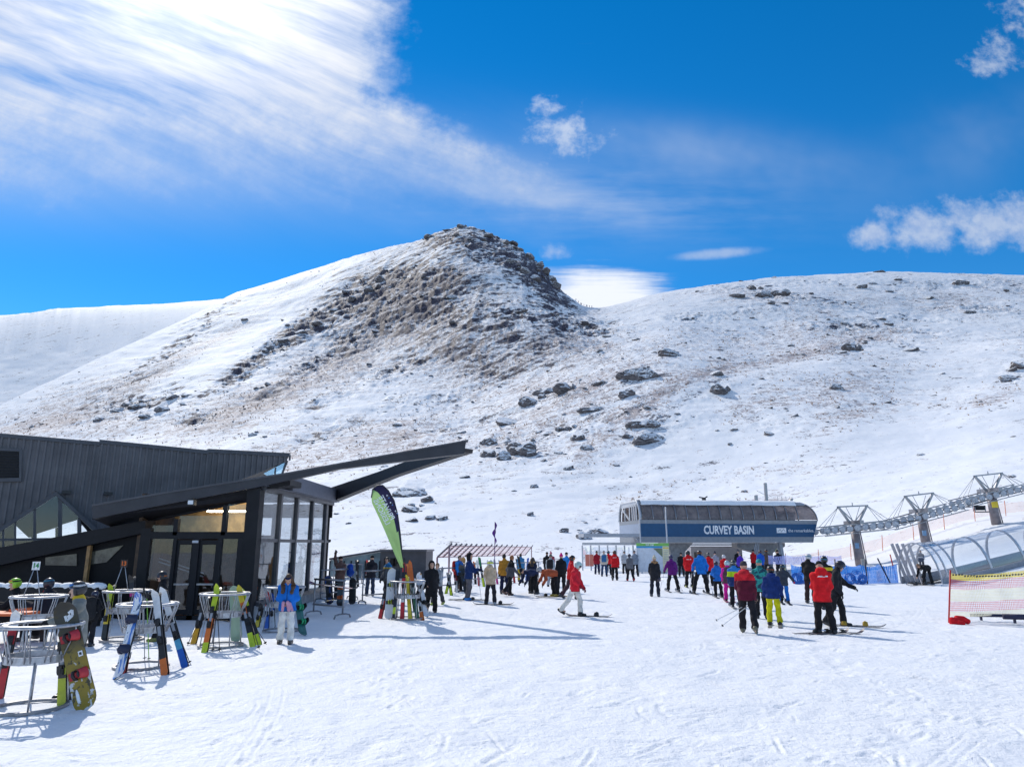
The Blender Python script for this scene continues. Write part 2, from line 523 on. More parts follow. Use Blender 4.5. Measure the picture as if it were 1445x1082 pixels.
def project(x, y, z):
    dz_ = z-CAMZ
    f = y*cp+dz_*sp; upc = -y*sp+dz_*cp
    return 722.5+F*x/f, 541-F*upc/f
def blobs(px, py, L_):
    t = np.ones_like(px)
    for cx, cy, rx, ry, a, w in L_:
        c, s = math.cos(R(a)), math.sin(R(a))
        X = (px-cx)*c-(py-cy)*s; Yy = (px-cx)*s+(py-cy)*c
        t = t*(1-w*np.exp(-(X/rx)**2-(Yy/ry)**2))
    return 1-t
ROCK = [(650, 338, 66, 22, 0, .8), (700, 350, 55, 26, -25, .7), (752, 388, 46, 20, -45, .95), (772, 400, 26, 14, -55, .8), (800, 424, 22, 6, -30, .7), (535, 402, 48, 20, 20, .95), (470, 440, 85, 17, 30, .95),
        (400, 482, 75, 13, 35, .95), (345, 520, 45, 9, 35, .8), (270, 470, 60, 7, 32, .5), (200, 512, 70, 7, 30, .4), (600, 400, 95, 34, 5, .62), (640, 445, 70, 28, 0, .5), (560, 440, 60, 30, 20, .6), (500, 480, 90, 24, 28, .5),
        (185, 575, 70, 14, 5, .95), (150, 590, 40, 8, 5, .7), (240, 556, 40, 10, 15, .6), (278, 592, 26, 9, 12, .95), (330, 535, 60, 8, 25, .5), (440, 574, 24, 11, 25, .85), (440, 612, 40, 7, 18, .8), (560, 560, 26, 9, 18, .5), (480, 560, 30, 8, 20, .5),
        (690, 522, 36, 12, 12, .8), (738, 505, 60, 12, 10, .4), (745, 445, 46, 12, -5, .6), (820, 462, 40, 14, 0, .75), (770, 485, 60, 16, 5, .5), (840, 495, 40, 8, 0, .4), (625, 600, 55, 6, 15, .5), (700, 620, 20, 8, 0, .4),
        (900, 530, 34, 18, 0, .35), (800, 556, 45, 10, 15, .5), (915, 600, 30, 18, 10, .45), (830, 580, 20, 7, 0, .5), (1015, 540, 20, 20, -40, .4), (740, 632, 36, 16, -10, .5),
        (1085, 415, 26, 10, 0, .45), (1100, 400, 120, 6, 4, .35), (1330, 400, 120, 8, 0, .3), (1200, 490, 26, 9, 10, .6), (1280, 492, 28, 7, -8, .6), (1440, 520, 24, 14, 15, .5), (430, 520, 80, 8, 35, .6), (480, 600, 60, 8, 20, .5), (370, 560, 60, 8, 25, .6), (300, 560, 70, 8, 20, .5), (560, 520, 60, 14, 20, .5), (240, 500, 70, 6, 32, .55), (300, 440, 70, 5, 24, .5), (620, 560, 60, 12, 10, .45), (860, 590, 60, 16, 20, .5), (950, 600, 50, 14, 10, .4), (800, 610, 60, 14, 10, .4), (680, 590, 50, 10, 10, .45), (705, 455, 60, 26, -10, .45), (660, 500, 60, 20, 5, .45), (790, 450, 50, 12, -8, .6), (980, 440, 60, 6, 0, .5), (1150, 425, 80, 6, -3, .5), (1260, 440, 90, 7, -5, .45), (1200, 460, 60, 8, 0, .5), (1380, 430, 70, 6, -4, .45), (1300, 470, 90, 6, -4, .4), (960, 570, 40, 14, 20, .4), (1090, 600, 40, 12, 0, .4), (840, 745, 34, 22, 10, .45), (590, 690, 26, 10, 0, .4), (590, 715, 30, 8, 0, .4), (40, 470, 90, 10, 0, .22), (90, 440, 80, 5, 0, .35), (190, 540, 60, 7, 20, .35)]
GRASS = [(560, 430, 150, 55, 12, .50), (480, 505, 130, 34, 28, .52), (380, 560, 120, 24, 26, .5), (100, 565, 110, 34, 20, .45), (60, 605, 120, 26, 5, .5), (220, 605, 150, 20, 0, .42), (340, 575, 80, 24, 12, .45), (430, 640, 120, 34, 14, .5), (560, 620, 90, 30, 15, .42),
         (650, 500, 90, 40, 0, .55), (720, 470, 70, 30, 0, .3), (800, 480, 70, 30, 0, .5), (760, 545, 70, 20, 10, .35), (850, 540, 80, 14, 25, .5), (960, 545, 90, 12, 28, .5), (900, 585, 50, 25, 30, .4), (1120, 500, 130, 8, 10, .5), (1170, 470, 150, 24, 0, .30), (1150, 420, 200, 20, 0, .32),
         (1360, 420, 100, 24, 0, .32), (1180, 545, 90, 22, 15, .32), (1190, 590, 60, 26, 20, .4), (1060, 570, 40, 20, 30, .35), (1090, 660, 90, 10, 8, .32), (1090, 700, 70, 14, 10, .4), (900, 700, 80, 14, 18, .32), (1410, 560, 50, 12, 20, .4), (700, 640, 60, 26, 20, .3), (760, 590, 90, 26, 15, .28), (830, 640, 60, 26, 40, .35), (520, 700, 80, 24, 10, .22), (300, 480, 120, 14, 32, .4), (200, 540, 120, 16, 28, .4), (30, 480, 100, 20, 0, .16)]
def terrain(x, y, want=False):
    x = np.asarray(x, float); y = np.maximum(np.asarray(y, float), .5)
    u = x/y
    z, Y1, Y4 = base_height(u, y)
    px, py = project(x, y, z)
    inn = (y > Y1*.8)
    rk = np.where(inn, blobs(px, py, ROCK), 0); gr = np.where(inn, blobs(px, py, GRASS), 0)
    bl = sstep(y, 120, 220)*np.clip(.55+fbm(x/60, y/60, 3, 140)*1.3, 0, 1)*sstep(px, 330, 620); rk = 1-(1-rk)*(1-.20*bl); gr = 1-(1-gr)*(1-.26*bl)
    fade = sstep(y, Y1*.95, Y1*1.9)
    near = sstep(y, 200, 420)
    big = fbm(x/95, y/95, 3, 3)*5.5*sstep(y, 130, 330)*(1-.95*sstep(y, Y4-110, Y4-10))
    mid = fbm(x/26+.3*vnoise(x/40, y/40, 8), y/26, 4, 11)*(1.3+.9*near)
    small = fbm(x/6.5, y/6.5, 4, 21, .55)*.42
    sky_f = 1-.8*sstep(y, Y4-70, Y4-5)*(y < Y4+200)*(1-.85*np.clip(rk*1.2, 0, 1))
    crag = (fbm(x/15, y/15, 4, 31, .6, True)-.36)*(1.3+1.5*near)*np.clip(rk*1.3, 0, 1)
    fine = (fbm(x/4.2, y/4.2, 3, 41, .6, True)-.36)*.7*np.clip(rk*1.2+gr*.3, 0, 1)*(1+1.2*near)
    ter = fbm(x/30, z/3.0+fbm(x/30, y/30, 2, 5)*1.5, 2, 51)*.35
    d = fade*(big+mid*(.55+.7*rk)*sky_f+small*(.6+.8*gr)+crag*sky_f+fine+ter)
    # churned, skied-over snow on the flat
    flat = 1-sstep(y, 20, Y1)
    lump = fbm(x/1.1, y/1.1, 4, 61, .6)*.026+fbm(x/7, y/7, 2, 71)*.04+(fbm(x/.28, y/.28, 3, 81, .6))*.008
    ft = np.clip(fbm(x/.5, y/.62, 2, 91)-.28, 0, 1)*-.05
    d = d+(lump+ft)*(1-fade)
    # wind-packed drift edges lower on the slope
    if want: return z+d, rk, gr, px, py
    return z+d
def tz(x, y): return float(terrain(np.array([x]), np.array([y]))[0])

# polar grid: columns of constant u=x/y, rows of constant y, ground and mountain share a row
dense = np.linspace(-.86, .86, 900)
outer = .86+np.cumsum(np.geomspace(.01, 2.2, 34))
us = np.concatenate([-outer[::-1], dense, outer])
rows_g = np.concatenate([[.5, 1, 1.8, 2.6], np.geomspace(3.2, 62, 520)])
rows_m = np.concatenate([np.geomspace(62, 760, 560), [800, 850, 900, 940, 970, 1000, 1030, 1060, 1100, 1300, 2200]])
def tracks(X, rows, Z):
    """ski lines, skid marks and boot prints pressed into the flat (Z: rows x columns)"""
    rs = np.random.RandomState(5)
    def patch(x0, y0, r):
        i0, i1 = np.searchsorted(rows, (y0-r, y0+r)); j0, j1 = np.searchsorted(us, ((x0-r)/max(y0+r*np.sign(x0-r), 1), (x0+r)/max(y0-r*np.sign(x0+r), 1)))
        j0, j1 = sorted((j0, j1)); return slice(i0, i1), slice(max(j0-1, 0), j1+1)
    def line(x0, y0, a, curv, ln, wd, dp, offs):
        sl = patch(x0, y0, ln+.5); x = X[sl]; z = Z[sl]
        if x.size == 0: return
        y = rows[sl[0]][:, None]; ca, sa = math.cos(a), math.sin(a)
        s = (x-x0)*ca+(y-y0)*sa; t = -(x-x0)*sa+(y-y0)*ca-curv*s*s; e = sstep(ln-np.abs(s), 0, min(.8, ln*.6))
        for o in offs:
            q = (t-o)/wd; z += e*dp*(-np.exp(-q*q)+.6*np.exp(-(np.abs(q)-1.7)**2*1.5))
    for i in range(1500):
        y0 = 5.5+30*rs.rand()**1.6; x0 = rs.uniform(-.8, .85)*y0
        a = rs.normal(0, .45)+(0 if rs.rand() < .5 else rs.choice([1.2, -1.1, .6]))
        if i < 150: line(x0, y0, a, rs.normal(0, .025), rs.uniform(1.2, 4.5), rs.uniform(.018, .032), rs.uniform(.002, .0055), (-.09, .09) if i % 2 else (0,))
        else: line(x0, y0, a, rs.normal(0, .3), rs.uniform(.08, .7), rs.uniform(.02, .05), rs.uniform(.004, .014), (0,))
    for i in range(15):                                     # boot print trails
        y0 = 6+22*rs.rand(); x0 = rs.uniform(-.75, .8)*y0; a = rs.uniform(0, 6.28); ca, sa = math.cos(a), math.sin(a)
        for k in range(rs.randint(6, 22)):
            a += rs.normal(0, .05); px_ = x0+k*.62*ca-(.11 if k % 2 else -.11)*sa; py_ = y0+k*.62*sa+(.11 if k % 2 else -.11)*ca
            if not 5 < py_ < 40: continue
            sl = patch(px_, py_, .4); x = X[sl]; z = Z[sl]
            if x.size == 0: continue
            y = rows[sl[0]][:, None]; s = (x-px_)*ca+(y-py_)*sa; t = -(x-px_)*sa+(y-py_)*ca
            q = (s/.15)**2+(t/.065)**2; z += -.015*np.exp(-q**2)+.007*np.exp(-(np.sqrt(q)-1.5)**2*3)
    return Z
def grid_mesh(name, rows, mat_):
    UU, YY = np.meshgrid(us, rows)
    X = UU*YY
    z, rk, gr, px, py = terrain(X.ravel(), YY.ravel(), True)
    z = z.reshape(X.shape)
    if rows is rows_g:
        z = tracks(X, rows, z)
    V = np.stack([X, YY, z], -1).reshape(-1, 3)
    nr, nc = X.shape
    i = np.arange((nr-1)*nc).reshape(nr-1, nc)[:, :-1].ravel()
    Fs = np.stack([i, i+1, i+nc+1, i+nc], -1)
    o = mesh_np(name, V, Fs, mat_, None, True)
    for nm, arr in (('rock', rk), ('grass', gr)):
        at_ = o.data.attributes.new(nm, 'FLOAT', 'POINT')
        at_.data.foreach_set('value', arr.astype(np.float32))
    o['kind'] = 'structure'
    return o
def attr(nt, nm):
    a = nt.nodes.new('ShaderNodeAttribute'); a.attribute_name = nm
    return N(a.outputs['Fac'])
SNOW = (.90, .915, .94)
def snow_ground_mat():
    m, nt, b = new_mat('packed_snow')
    co = objco(nt)
    n1 = noise(co, .5, 4, .6); n2 = noise(co, 3.5, 5, .65)
    c = mixc(smooth(n1*.6+n2*.4, .32, .68), (.82, .85, .90), (.92, .93, .95))
    nt.links.new(c.s, b.inputs['Base Color'])
    b.inputs['Roughness'].default_value = .62
    b.inputs['Specular IOR Level'].default_value = .25
    h = noise(co, 2.2, 6, .68)*1.0+noise(co, 11, 4, .7)*.35+noise(co, 48, 3, .7)*.10
    bumpn(nt, b, h, .7, .10)
    return m
def mountain_mat():
    m, nt, b = new_mat('snowy_rock_slope')
    co = objco(nt)
    rk, gr = attr(nt, 'rock'), attr(nt, 'grass')
    geo = nt.nodes.new('ShaderNodeNewGeometry')
    s3 = nt.nodes.new('ShaderNodeSeparateXYZ'); nt.links.new(geo.outputs['Normal'], s3.inputs[0])
    nz_ = N(s3.outputs[2])
    st = nt.nodes.new('ShaderNodeMapping'); nt.links.new(co.s, st.inputs['Vector'])
    st.inputs['Scale'].default_value = (.16, .16, .5)
    stv = N(st.outputs[0])
    na = noise(co, .07, 6, .66); nb = noise(stv, 1.0, 7, .72); nc = noise(co, .36, 6, .74); nd = noise(co, 1.6, 4, .75)
    steep = smooth(nz_, .93, .60)
    s4 = nt.nodes.new('ShaderNodeSeparateXYZ'); nt.links.new(co.s, s4.inputs[0])
    X, Y_, Z_ = (N(s4.outputs[i]) for i in range(3))
    nstk = noise(combine((X*.82+Y_*.2+Z_*.5)*.045, (Y_*.9-X*.25)*.14, (Z_*.85-X*.5)*.2), 1.0, 7, .7)
    rv = rk*.56+(nstk-.5)*2.3+(nb-.5)*1.5+(na-.5)*.7+(steep-.3)*.45*smooth(rk, .02, .3)+(nd-.5)*1.0
    rfac = smooth(rv, .36, .46)
    scat = smooth(nc*.55+nd*.5+steep*.06, .645, .68)*smooth(rk+gr*.6, .02, .25)       # stray stones poking through
    gv = gr*.66+(nc-.5)*1.7+(nd-.5)*1.6+(na-.5)*.6
    gfac = smooth(gv, .24, .44)*.74
    rockc = mixc(smooth(noise(co, .9, 4, .7), .40, .70), (.026, .023, .034), (.195, .172, .215))
    dust = smooth(noise(co, 1.3, 4, .78)+(nz_-.8)*.7, .46, .60)
    rockc = mixc(dust*.30, rockc, (.66, .68, .73))
    grassc = mixc(smooth(noise(co, .6, 5, .7), .35, .65), (.155, .108, .108), (.36, .265, .245))
    snowc = mixc(smooth(na, .3, .7), (.84, .865, .91), (.92, .93, .95))
    c = mixc(gfac, snowc, grassc)
    c = mixc(nmax(rfac, scat*.8), c, rockc)
    nt.links.new(c.s, b.inputs['Base Color'])
    b.inputs['Roughness'].default_value = .75
    b.inputs['Specular IOR Level'].default_value = .2
    h = noise(co, .5, 8, .7)*1.0+noise(stv, 2.2, 5, .7)*.6
    bumpn(nt, b, h*(nmin(rk+gr*.5, 1.0)*.9+.12), .6, .6)
    return m
snow_m = snow_ground_mat()
mount_m = mountain_mat()
ground = grid_mesh('snow_ground', rows_g, snow_m)
mountain = grid_mesh('mountain', rows_m, mount_m)
mb = MB(); mb.add([(-400, -150, -.02), (400, -150, -.02), (400, .55, -.02), (-400, .55, -.02)], [(0, 1, 2, 3)])
bk = mb.build('snow_field', snow_m); bk['kind'] = 'structure'

# ------------------------------------------------------------------ smooth bodies and clothes: signed distance -> surface nets
def surfnet(Vv, org, h):
    S = Vv < 0
    nx, ny, nz = Vv.shape
    offs = [(i, j, k) for i in (0, 1) for j in (0, 1) for k in (0, 1)]
    cnt = np.zeros((nx-1, ny-1, nz-1), np.int8)
    for i, j, k in offs: cnt += S[i:nx-1+i, j:ny-1+j, k:nz-1+k]
    cells = np.argwhere((cnt > 0) & (cnt < 8))
    if len(cells) == 0: return np.zeros((0, 3)), np.zeros((0, 4), int)
    val = {o: Vv[cells[:, 0]+o[0], cells[:, 1]+o[1], cells[:, 2]+o[2]] for o in offs}
    pos = np.zeros((len(cells), 3)); n = np.zeros(len(cells))
    for a in offs:
        for ax in range(3):
            if a[ax]: continue
            b = list(a); b[ax] = 1; b = tuple(b)
            va, vb = val[a], val[b]; x = (va < 0) != (vb < 0)
            t = np.where(x, va/np.where(x, va-vb, 1), 0)
            p = np.zeros((len(cells), 3)); p[:] = a; p[:, ax] = t
            pos[x] += p[x]; n[x] += 1
    verts = (cells+pos/n[:, None])*h+org
    vid = np.full((nx-1, ny-1, nz-1), -1, np.int64); vid[cells[:, 0], cells[:, 1], cells[:, 2]] = np.arange(len(cells))
    quads = []
    for ax in range(3):
        a, b = (ax+1) % 3, (ax+2) % 3
        sl0 = [slice(None)]*3; sl1 = [slice(None)]*3
        sl0[ax] = slice(0, -1); sl1[ax] = slice(1, None)
        s0, s1 = S[tuple(sl0)], S[tuple(sl1)]
        e = np.argwhere(s0 != s1)
        ok = (e[:, a] > 0) & (e[:, b] > 0) & (e[:, a] < Vv.shape[a]-1) & (e[:, b] < Vv.shape[b]-1)
        e = e[ok]
        def cid(da, db):
            c = e.copy(); c[:, a] -= da; c[:, b] -= db
            return vid[c[:, 0], c[:, 1], c[:, 2]]
        q = np.stack([cid(1, 1), cid(0, 1), cid(0, 0), cid(1, 0)], -1)
        flip = ~S[e[:, 0], e[:, 1], e[:, 2]]
        q[flip] = q[flip][:, ::-1]
        quads.append(q)
    return verts, np.concatenate(quads)
NV = lambda v: np.array((v[0], v[1], v[2]), float)
class SDF:
    """tapered capsules (c), ellipsoids (e), smooth-united; then cuts"""
    def __init__(s, k=.03): s.pr = []; s.k = k; s.cuts = []; s.sub = []; s.wr = 0
    def c(s, a, b, ra, rb=None, ax=None, fl=1.0, id=0, k=None):
        s.pr.append(('c', NV(a), NV(b), ra, ra if rb is None else rb, None if ax is None else NV(ax), fl, id, k)); return s
    def e(s, c, r, B=None, id=0, k=None):
        s.pr.append(('e', NV(c), r, B, None, None, 1, id, k)); return s
    def cut(s, p, n): s.cuts.append((NV(p), NV(n))); return s
    def ev(s, q, P):
        if q[0] == 'c':
            _, a, b, ra, rb, ax, fl, _, _ = q
            ap = P-a; ab = b-a
            if ax is not None:
                ap = ap+(ap@ax)[..., None]*ax*(fl-1); ab = ab+(ab@ax)*ax*(fl-1)
            t = np.clip((ap@ab)/max(ab@ab, 1e-9), 0, 1)
            return np.linalg.norm(ap-t[..., None]*ab, axis=-1)-(ra+(rb-ra)*t)
        _, c, r, B = q[:4]
        p = P-c
        if B is not None: p = p@B
        r = np.array(r); k0 = np.linalg.norm(p/r, axis=-1); k1 = np.linalg.norm(p/r**2, axis=-1)
        return k0*(k0-1)/np.maximum(k1, 1e-6)
    def ext(s, q):
        if q[0] == 'c': m = max(q[3], q[4]); return np.minimum(q[1], q[2])-m, np.maximum(q[1], q[2])+m
        m = max(q[2]); return q[1]-m, q[1]+m
    def mesh(s, h):
        E = [s.ext(q) for q in s.pr]
        lo = np.min([e[0] for e in E], 0)-3*h; hi = np.max([e[1] for e in E], 0)+3*h
        dim = np.ceil((hi-lo)/h).astype(int)+1
        V = np.full(dim, 9.0)
        ax = [lo[i]+h*np.arange(dim[i]) for i in range(3)]
        for q, (a, b) in zip(s.pr, E):
            k = s.k if q[8] is None else q[8]
            i0 = np.maximum(((a-k-2*h-lo)/h).astype(int), 0); i1 = np.minimum(((b+k+2*h-lo)/h).astype(int)+2, dim)
            sl = tuple(slice(i0[j], i1[j]) for j in range(3))
            P = np.stack(np.meshgrid(*[ax[j][sl[j]] for j in range(3)], indexing='ij'), -1)
            d = s.ev(q, P); o = V[sl]
            hh = np.maximum(k-np.abs(o-d), 0)/k
            V[sl] = np.minimum(o, d)-hh*hh*k*.25
        P = None
        if s.cuts or s.sub or s.wr:
            P = np.stack(np.meshgrid(*ax, indexing='ij'), -1)
        if s.wr:
            q = P*9
            V = V+s.wr*(np.sin(q[..., 2]*3.1+1.7*np.sin(q[..., 0]*1.3+q[..., 1])+s.ph)*.6+np.sin(q[..., 0]*2.3+q[..., 2]*1.9+2*np.sin(q[..., 1]*1.7+s.ph))*.5)
        for p, n in s.cuts: V = np.maximum(V, (P-p)@n)
        for f in s.sub: V = np.maximum(V, -f(P))
        return surfnet(V, lo, h)
    def ids(s, P):
        D = np.stack([s.ev(q, P) for q in s.pr], 0); return np.array([q[7] for q in s.pr])[D.argmin(0)]
    ph = 0.0
SKIN = M((.52, .30, .21), rough=.55, var=.05, vs=20, name='skin')
SKIN2 = M((.60, .37, .27), rough=.55, var=.05, vs=20, name='skin')
LIPM = M((.42, .16, .13), rough=.5, var=.03, name='lips'); EYEM = M((.02, .017, .015), rough=.2, var=0, name='eye'); 
LENS = M((.05, .06, .09), rough=.08, metal=.6, var=.03, name='lens')
LENSB = M((.04, .16, .42), rough=.08, metal=.7, var=.03, name='lens')
LENSO = M((.55, .22, .04), rough=.08, metal=.7, var=.03, name='lens')
BLACKP = M((.018, .018, .02), rough=.45, var=.1, name='black_plastic')
def sdf_obj(name, sd, h, mats, par, colour=None):
    v, q = sd.mesh(h)
    fm = None
    if colour is not None and len(q):
        fm = colour(v[q].mean(1))
    return mesh_np(name, v, q, mats, fm, True, par)
def V3(x, y, z): return Vector((x, y, z))
def rotz(v, a):
    c, s = math.cos(a), math.sin(a); return V3(v.x*c-v.y*s, v.x*s+v.y*c, v.z)
POSES = dict(
    stand=dict(L=(3, 5, 4), Rr=(-2, 5, 2), AL=(6, 10, 18, 6), AR=(8, 10, 14, 6)),
    wide=dict(L=(8, 12, 14), Rr=(-6, 13, 8), AL=(16, 16, 30, 4), AR=(16, 16, 30, 4), lean=8),
    walk=dict(L=(24, 3, 8), Rr=(-16, 3, 22), AL=(-14, 8, 18, 4), AR=(22, 8, 24, 4), lean=4),
    walk2=dict(L=(-14, 3, 20), Rr=(20, 3, 8), AL=(18, 8, 26, 4), AR=(-12, 8, 18, 4), lean=4),
    ski=dict(L=(20, 5, 32), Rr=(16, 5, 30), AL=(26, 14, 48, 4), AR=(24, 14, 48, 4), lean=12),
    bend=dict(L=(4, 8, 10), Rr=(10, 9, 14), AL=(-70, 6, 8, 8), AR=(-62, 6, 12, 8), lean=84, hp=70),
    phone=dict(L=(3, 4, 4), Rr=(-2, 4, 2), AL=(14, 8, 78, 34), AR=(14, 8, 78, 34), hp=38),
    hold=dict(L=(3, 4, 4), Rr=(-2, 4, 2), AL=(24, 10, 60, 20), AR=(20, 10, 55, 20)),
    sit=dict(L=(84, 8, 84), Rr=(84, 8, 86), AL=(30, 8, 60, 12), AR=(30, 8, 60, 12), lean=6),
    pocket=dict(L=(3, 5, 4), Rr=(-3, 5, 3), AL=(-8, 22, 52, 20), AR=(-8, 22, 52, 20)),
)
PEOPLE = []
def person(px, py, H, yaw, label, pose='stand', jac=(.05, .05, .06), leg=(.02, .02, .025), head='helmet', hcol=(.02, .02, .025), gog=None,
           glove=(.02, .02, .022), boot=(.03, .03, .035), long=0.0, hood=False, arms=None, bands=None, hair=(.06, .035, .02), collar=None, loc=None, bare=False,
           sc=None, group=None, fur=None, gaiter=None, hairlong=False, **kw):
    P0 = dict(POSES[pose]); P0.update(kw)
    rj = random.Random(int(px*7+py*13)); J = lambda a: rj.uniform(-a, a)
    if loc is None and P0.get('jit', 1):
        for k_ in ('AL', 'AR'): q_ = P0[k_]; P0[k_] = (q_[0]+J(7), q_[1]+J(4), q_[2]+abs(J(16)), q_[3])
        for k_ in ('L', 'Rr'): q_ = P0[k_]; P0[k_] = (q_[0]+J(4), q_[1]+J(2), q_[2]+abs(J(5)))
        P0['hy'] = P0.get('hy', 0)+J(22); P0['tw'] = P0.get('tw', 0)+J(9); P0['side'] = P0.get('side', 0)+J(2.5)
    g = gnd(px, py) if loc is None else Vector(loc)
    if loc is None and g.y > 34: g = V3(g.x, g.y, 0); 
    g.z = tz(g.x, g.y) if loc is None else loc[2]
    D = g.y
    h = .013 if D < 18 else (.018 if D < 26 else (.024 if D < 40 else .03))
    s = H/1.75
    lean, side, hp, hy = R(P0.get('lean', 2)), R(P0.get('side', 0)), R(P0.get('hp', P0.get('lean', 2)*.4+4)), R(P0.get('hy', 0))
    PV = V3(0, 0, 0)
    spine = V3(math.sin(side), -math.sin(lean), math.cos(lean)).normalized(); fwd = V3(0, -math.cos(lean), -math.sin(lean))
    tw = R(P0.get('tw', 0))
    rgt = rotz(V3(1, 0, 0), tw)
    chest = PV+spine*.28*s; sh = PV+spine*.49*s; nb = PV+spine*.545*s
    hu = V3(0, -math.sin(hp), math.cos(hp)); hf = V3(0, -math.cos(hp), -math.sin(hp))
    hu, hf = rotz(hu, hy), rotz(hf, hy); hr = hf.cross(hu)*-1
    if lean > 1.0:                                        # head hangs on the bent trunk
        hu = (spine*.8+V3(0, 0, .35)).normalized(); hf = (fwd-hu*fwd.dot(hu)).normalized(); hr = hf.cross(hu)*-1
    hc = nb+(hu*.15+hf*.025)*s
    HB = np.stack([NV(hr), NV(hf), NV(hu)], -1)          # columns: right, forward, up
    def leg_(sg, a, o, k):
        hip = PV+V3(.086*s*sg, 0, 0); a, o, k = R(a), R(o), R(k)
        d = V3(math.sin(o)*sg, -math.sin(a)*math.cos(o), -math.cos(a)*math.cos(o)); kn = hip+d*.42*s
        d2 = V3(math.sin(o)*sg*.6, -math.sin(a-k), -math.cos(a-k)).normalized(); return hip, kn, kn+d2*.42*s
    def arm_(sg, a, o, e, i):
        S_ = sh+rgt*.168*s*sg-spine*.045*s; a, o, e, i = R(a), R(o), R(e), R(i)
        if lean > 1.0: a += lean
        d = V3(math.sin(o)*sg, -math.sin(a)*math.cos(o), -math.cos(a)*math.cos(o)); d = rotz(d, tw); el = S_+d*.285*s
        d2 = V3(-math.sin(i)*sg, -math.sin(a+e)*math.cos(i), -math.cos(a+e)*math.cos(i)).normalized(); d2 = rotz(d2, tw)
        return S_, el, el+d2*.25*s, d2
    LG = [leg_(1, *P0['L']), leg_(-1, *P0['Rr'])]
    AM = [arm_(1, *P0['AL']), arm_(-1, *P0['AR'])]
    low = min(l[2].z for l in LG)
    dz_ = .085*s-low+P0.get('lift', 0)
    if P0.get('kneel') is not None: dz_ = P0['kneel']
    up = V3(0, 0, dz_)
    PV, chest, sh, nb, hc = PV+up, chest+up, sh+up, nb+up, hc+up
    LG = [tuple(q+up for q in l) for l in LG]; AM = [tuple(q+up for q in a[:3])+(a[3],) for a in AM]
    root = thing('person', label, 'person', (g.x, g.y, g.z), R(yaw), group)
    root['_h'] = H
    del root['_h']
    # ---- body: one continuous surface
    b = SDF(.03)
    b.c(PV, chest, .125*s, .135*s, fwd, 1.3).c(chest, sh, .135*s, .10*s, fwd, 1.3).c(AM[0][0], AM[1][0], .055*s).c(nb-spine*.04, hc-hu*.05*s, .056*s, .052*s)
    for l in LG: b.c(l[0], l[1], .085*s, .06*s).c(l[1], l[2], .058*s, .042*s).c(l[2]-V3(0, -.03, .04)*s, l[2]+V3(0, -.14, -.045)*s, .04*s, .03*s)
    for a in AM: b.c(a[0], a[1], .046*s, .038*s).c(a[1], a[2], .036*s, .028*s)
    b.e(hc+hu*.012*s, (.076*s, .093*s, .108*s), HB)
    b.e(hc-hu*.058*s+hf*.022*s, (.054*s, .062*s, .06*s), HB, k=.02)                     # jaw
    if D < 34:
        b.c(hc+hf*.090*s+hu*.012*s, hc+hf*.112*s-hu*.022*s, .010*s, .015*s, k=.014)      # nose
        b.e(hc+hf*.082*s-hu*.098*s, (.022*s, .02*s, .016*s), HB, k=.02)                  # chin
        b.c(hc+hf*.086*s-hu*.056*s-hr*.014*s, hc+hf*.086*s-hu*.056*s+hr*.014*s, .009*s, id=5, k=.008)  # mouth
        b.c(hc+hf*.080*s+hu*.030*s-hr*.038*s, hc+hf*.084*s+hu*.030*s+hr*.038*s, .011*s, k=.014)        # brow
        for sg in (-1, 1): b.e(hc+hr*.078*s*sg-hf*.005*s, (.010*s, .022*s, .034*s), HB, k=.008)        # ears
    def hand_prims(sd, a, r, id=0, curl=.5, k=.012):
        w, d = a[2], a[3]
        n = d.cross(V3(0, 0, 1))
        if n.length < .2: n = d.cross(V3(0, 1, 0))
        wd = n.normalized(); pn = wd.cross(d).normalized()                                # wd across the palm, pn palm normal
        sgn = -1 if pn.z > 0 else 1; pn = pn*sgn
        sd.c(w, w+d*.06*s, r*2.0*s, r*2.2*s, pn, 1.7, id=id, k=k)
        for i in range(4):
            o = (i-1.5)*.0215*s; ln = (.072, .082, .078, .060)[i]*s
            b0 = w+d*.075*s+wd*o; b1 = b0+(d*(1-curl*.25)+pn*curl*.6)*ln*.5; b2 = b1+(d*(1-curl)+pn*curl*1.3)*ln*.5
            sd.c(b0, b1, r*s, r*.92*s, id=id, k=.006).c(b1, b2, r*.92*s, r*.8*s, id=id, k=.006)
        sg = 1
        t0 = w+d*.02*s+wd*.035*s*sg; t1 = t0+(d*.6+wd*.7*sg+pn*.35)*.042*s; t2 = t1+(d*.9+wd*.1*sg+pn*.4)*.035*s
        sd.c(t0, t1, r*1.15*s, r*s, id=id, k=.008).c(t1, t2, r*s, r*.85*s, id=id, k=.006)
    fine = .0075 if D < 18 else (.010 if D < 30 else .013)
    if bare:
        for a in AM: hand_prims(b, a, .0095, curl=.55)
    def facecol(P): return np.where(b.ids(P) == 5, 1, 0)
    bh = min(h, .0095) if (bare and D < 19) else h
    sdf_obj('body', b, bh, [SKIN if D > 14 else SKIN2, LIPM], root, facecol if D < 34 else None)
    if D < 22 and not gog:
        m = MB()
        for sg in (-1, 1):
            m.ball(hc+hf*.078*s+hu*.012*s+hr*.032*s*sg, .012*s, n=8)
        m.build('eyes', EYEM, root)
    # ---- trousers
    t = SDF(.035); t.wr = .011; t.ph = px*.1
    t.c(LG[0][0]+spine*.03*s, LG[1][0]+spine*.03*s, .102*s, None, fwd, 1.1).c(PV+spine*.06*s, PV, .13*s, .135*s, fwd, 1.2)
    for l in LG:
        an = l[1]+(l[2]-l[1])*.93
        t.c(l[0], l[1], .100*s, .082*s).c(l[1], an, .080*s, .086*s)
    tm = [cloth(leg)]
    for l in LG: pass
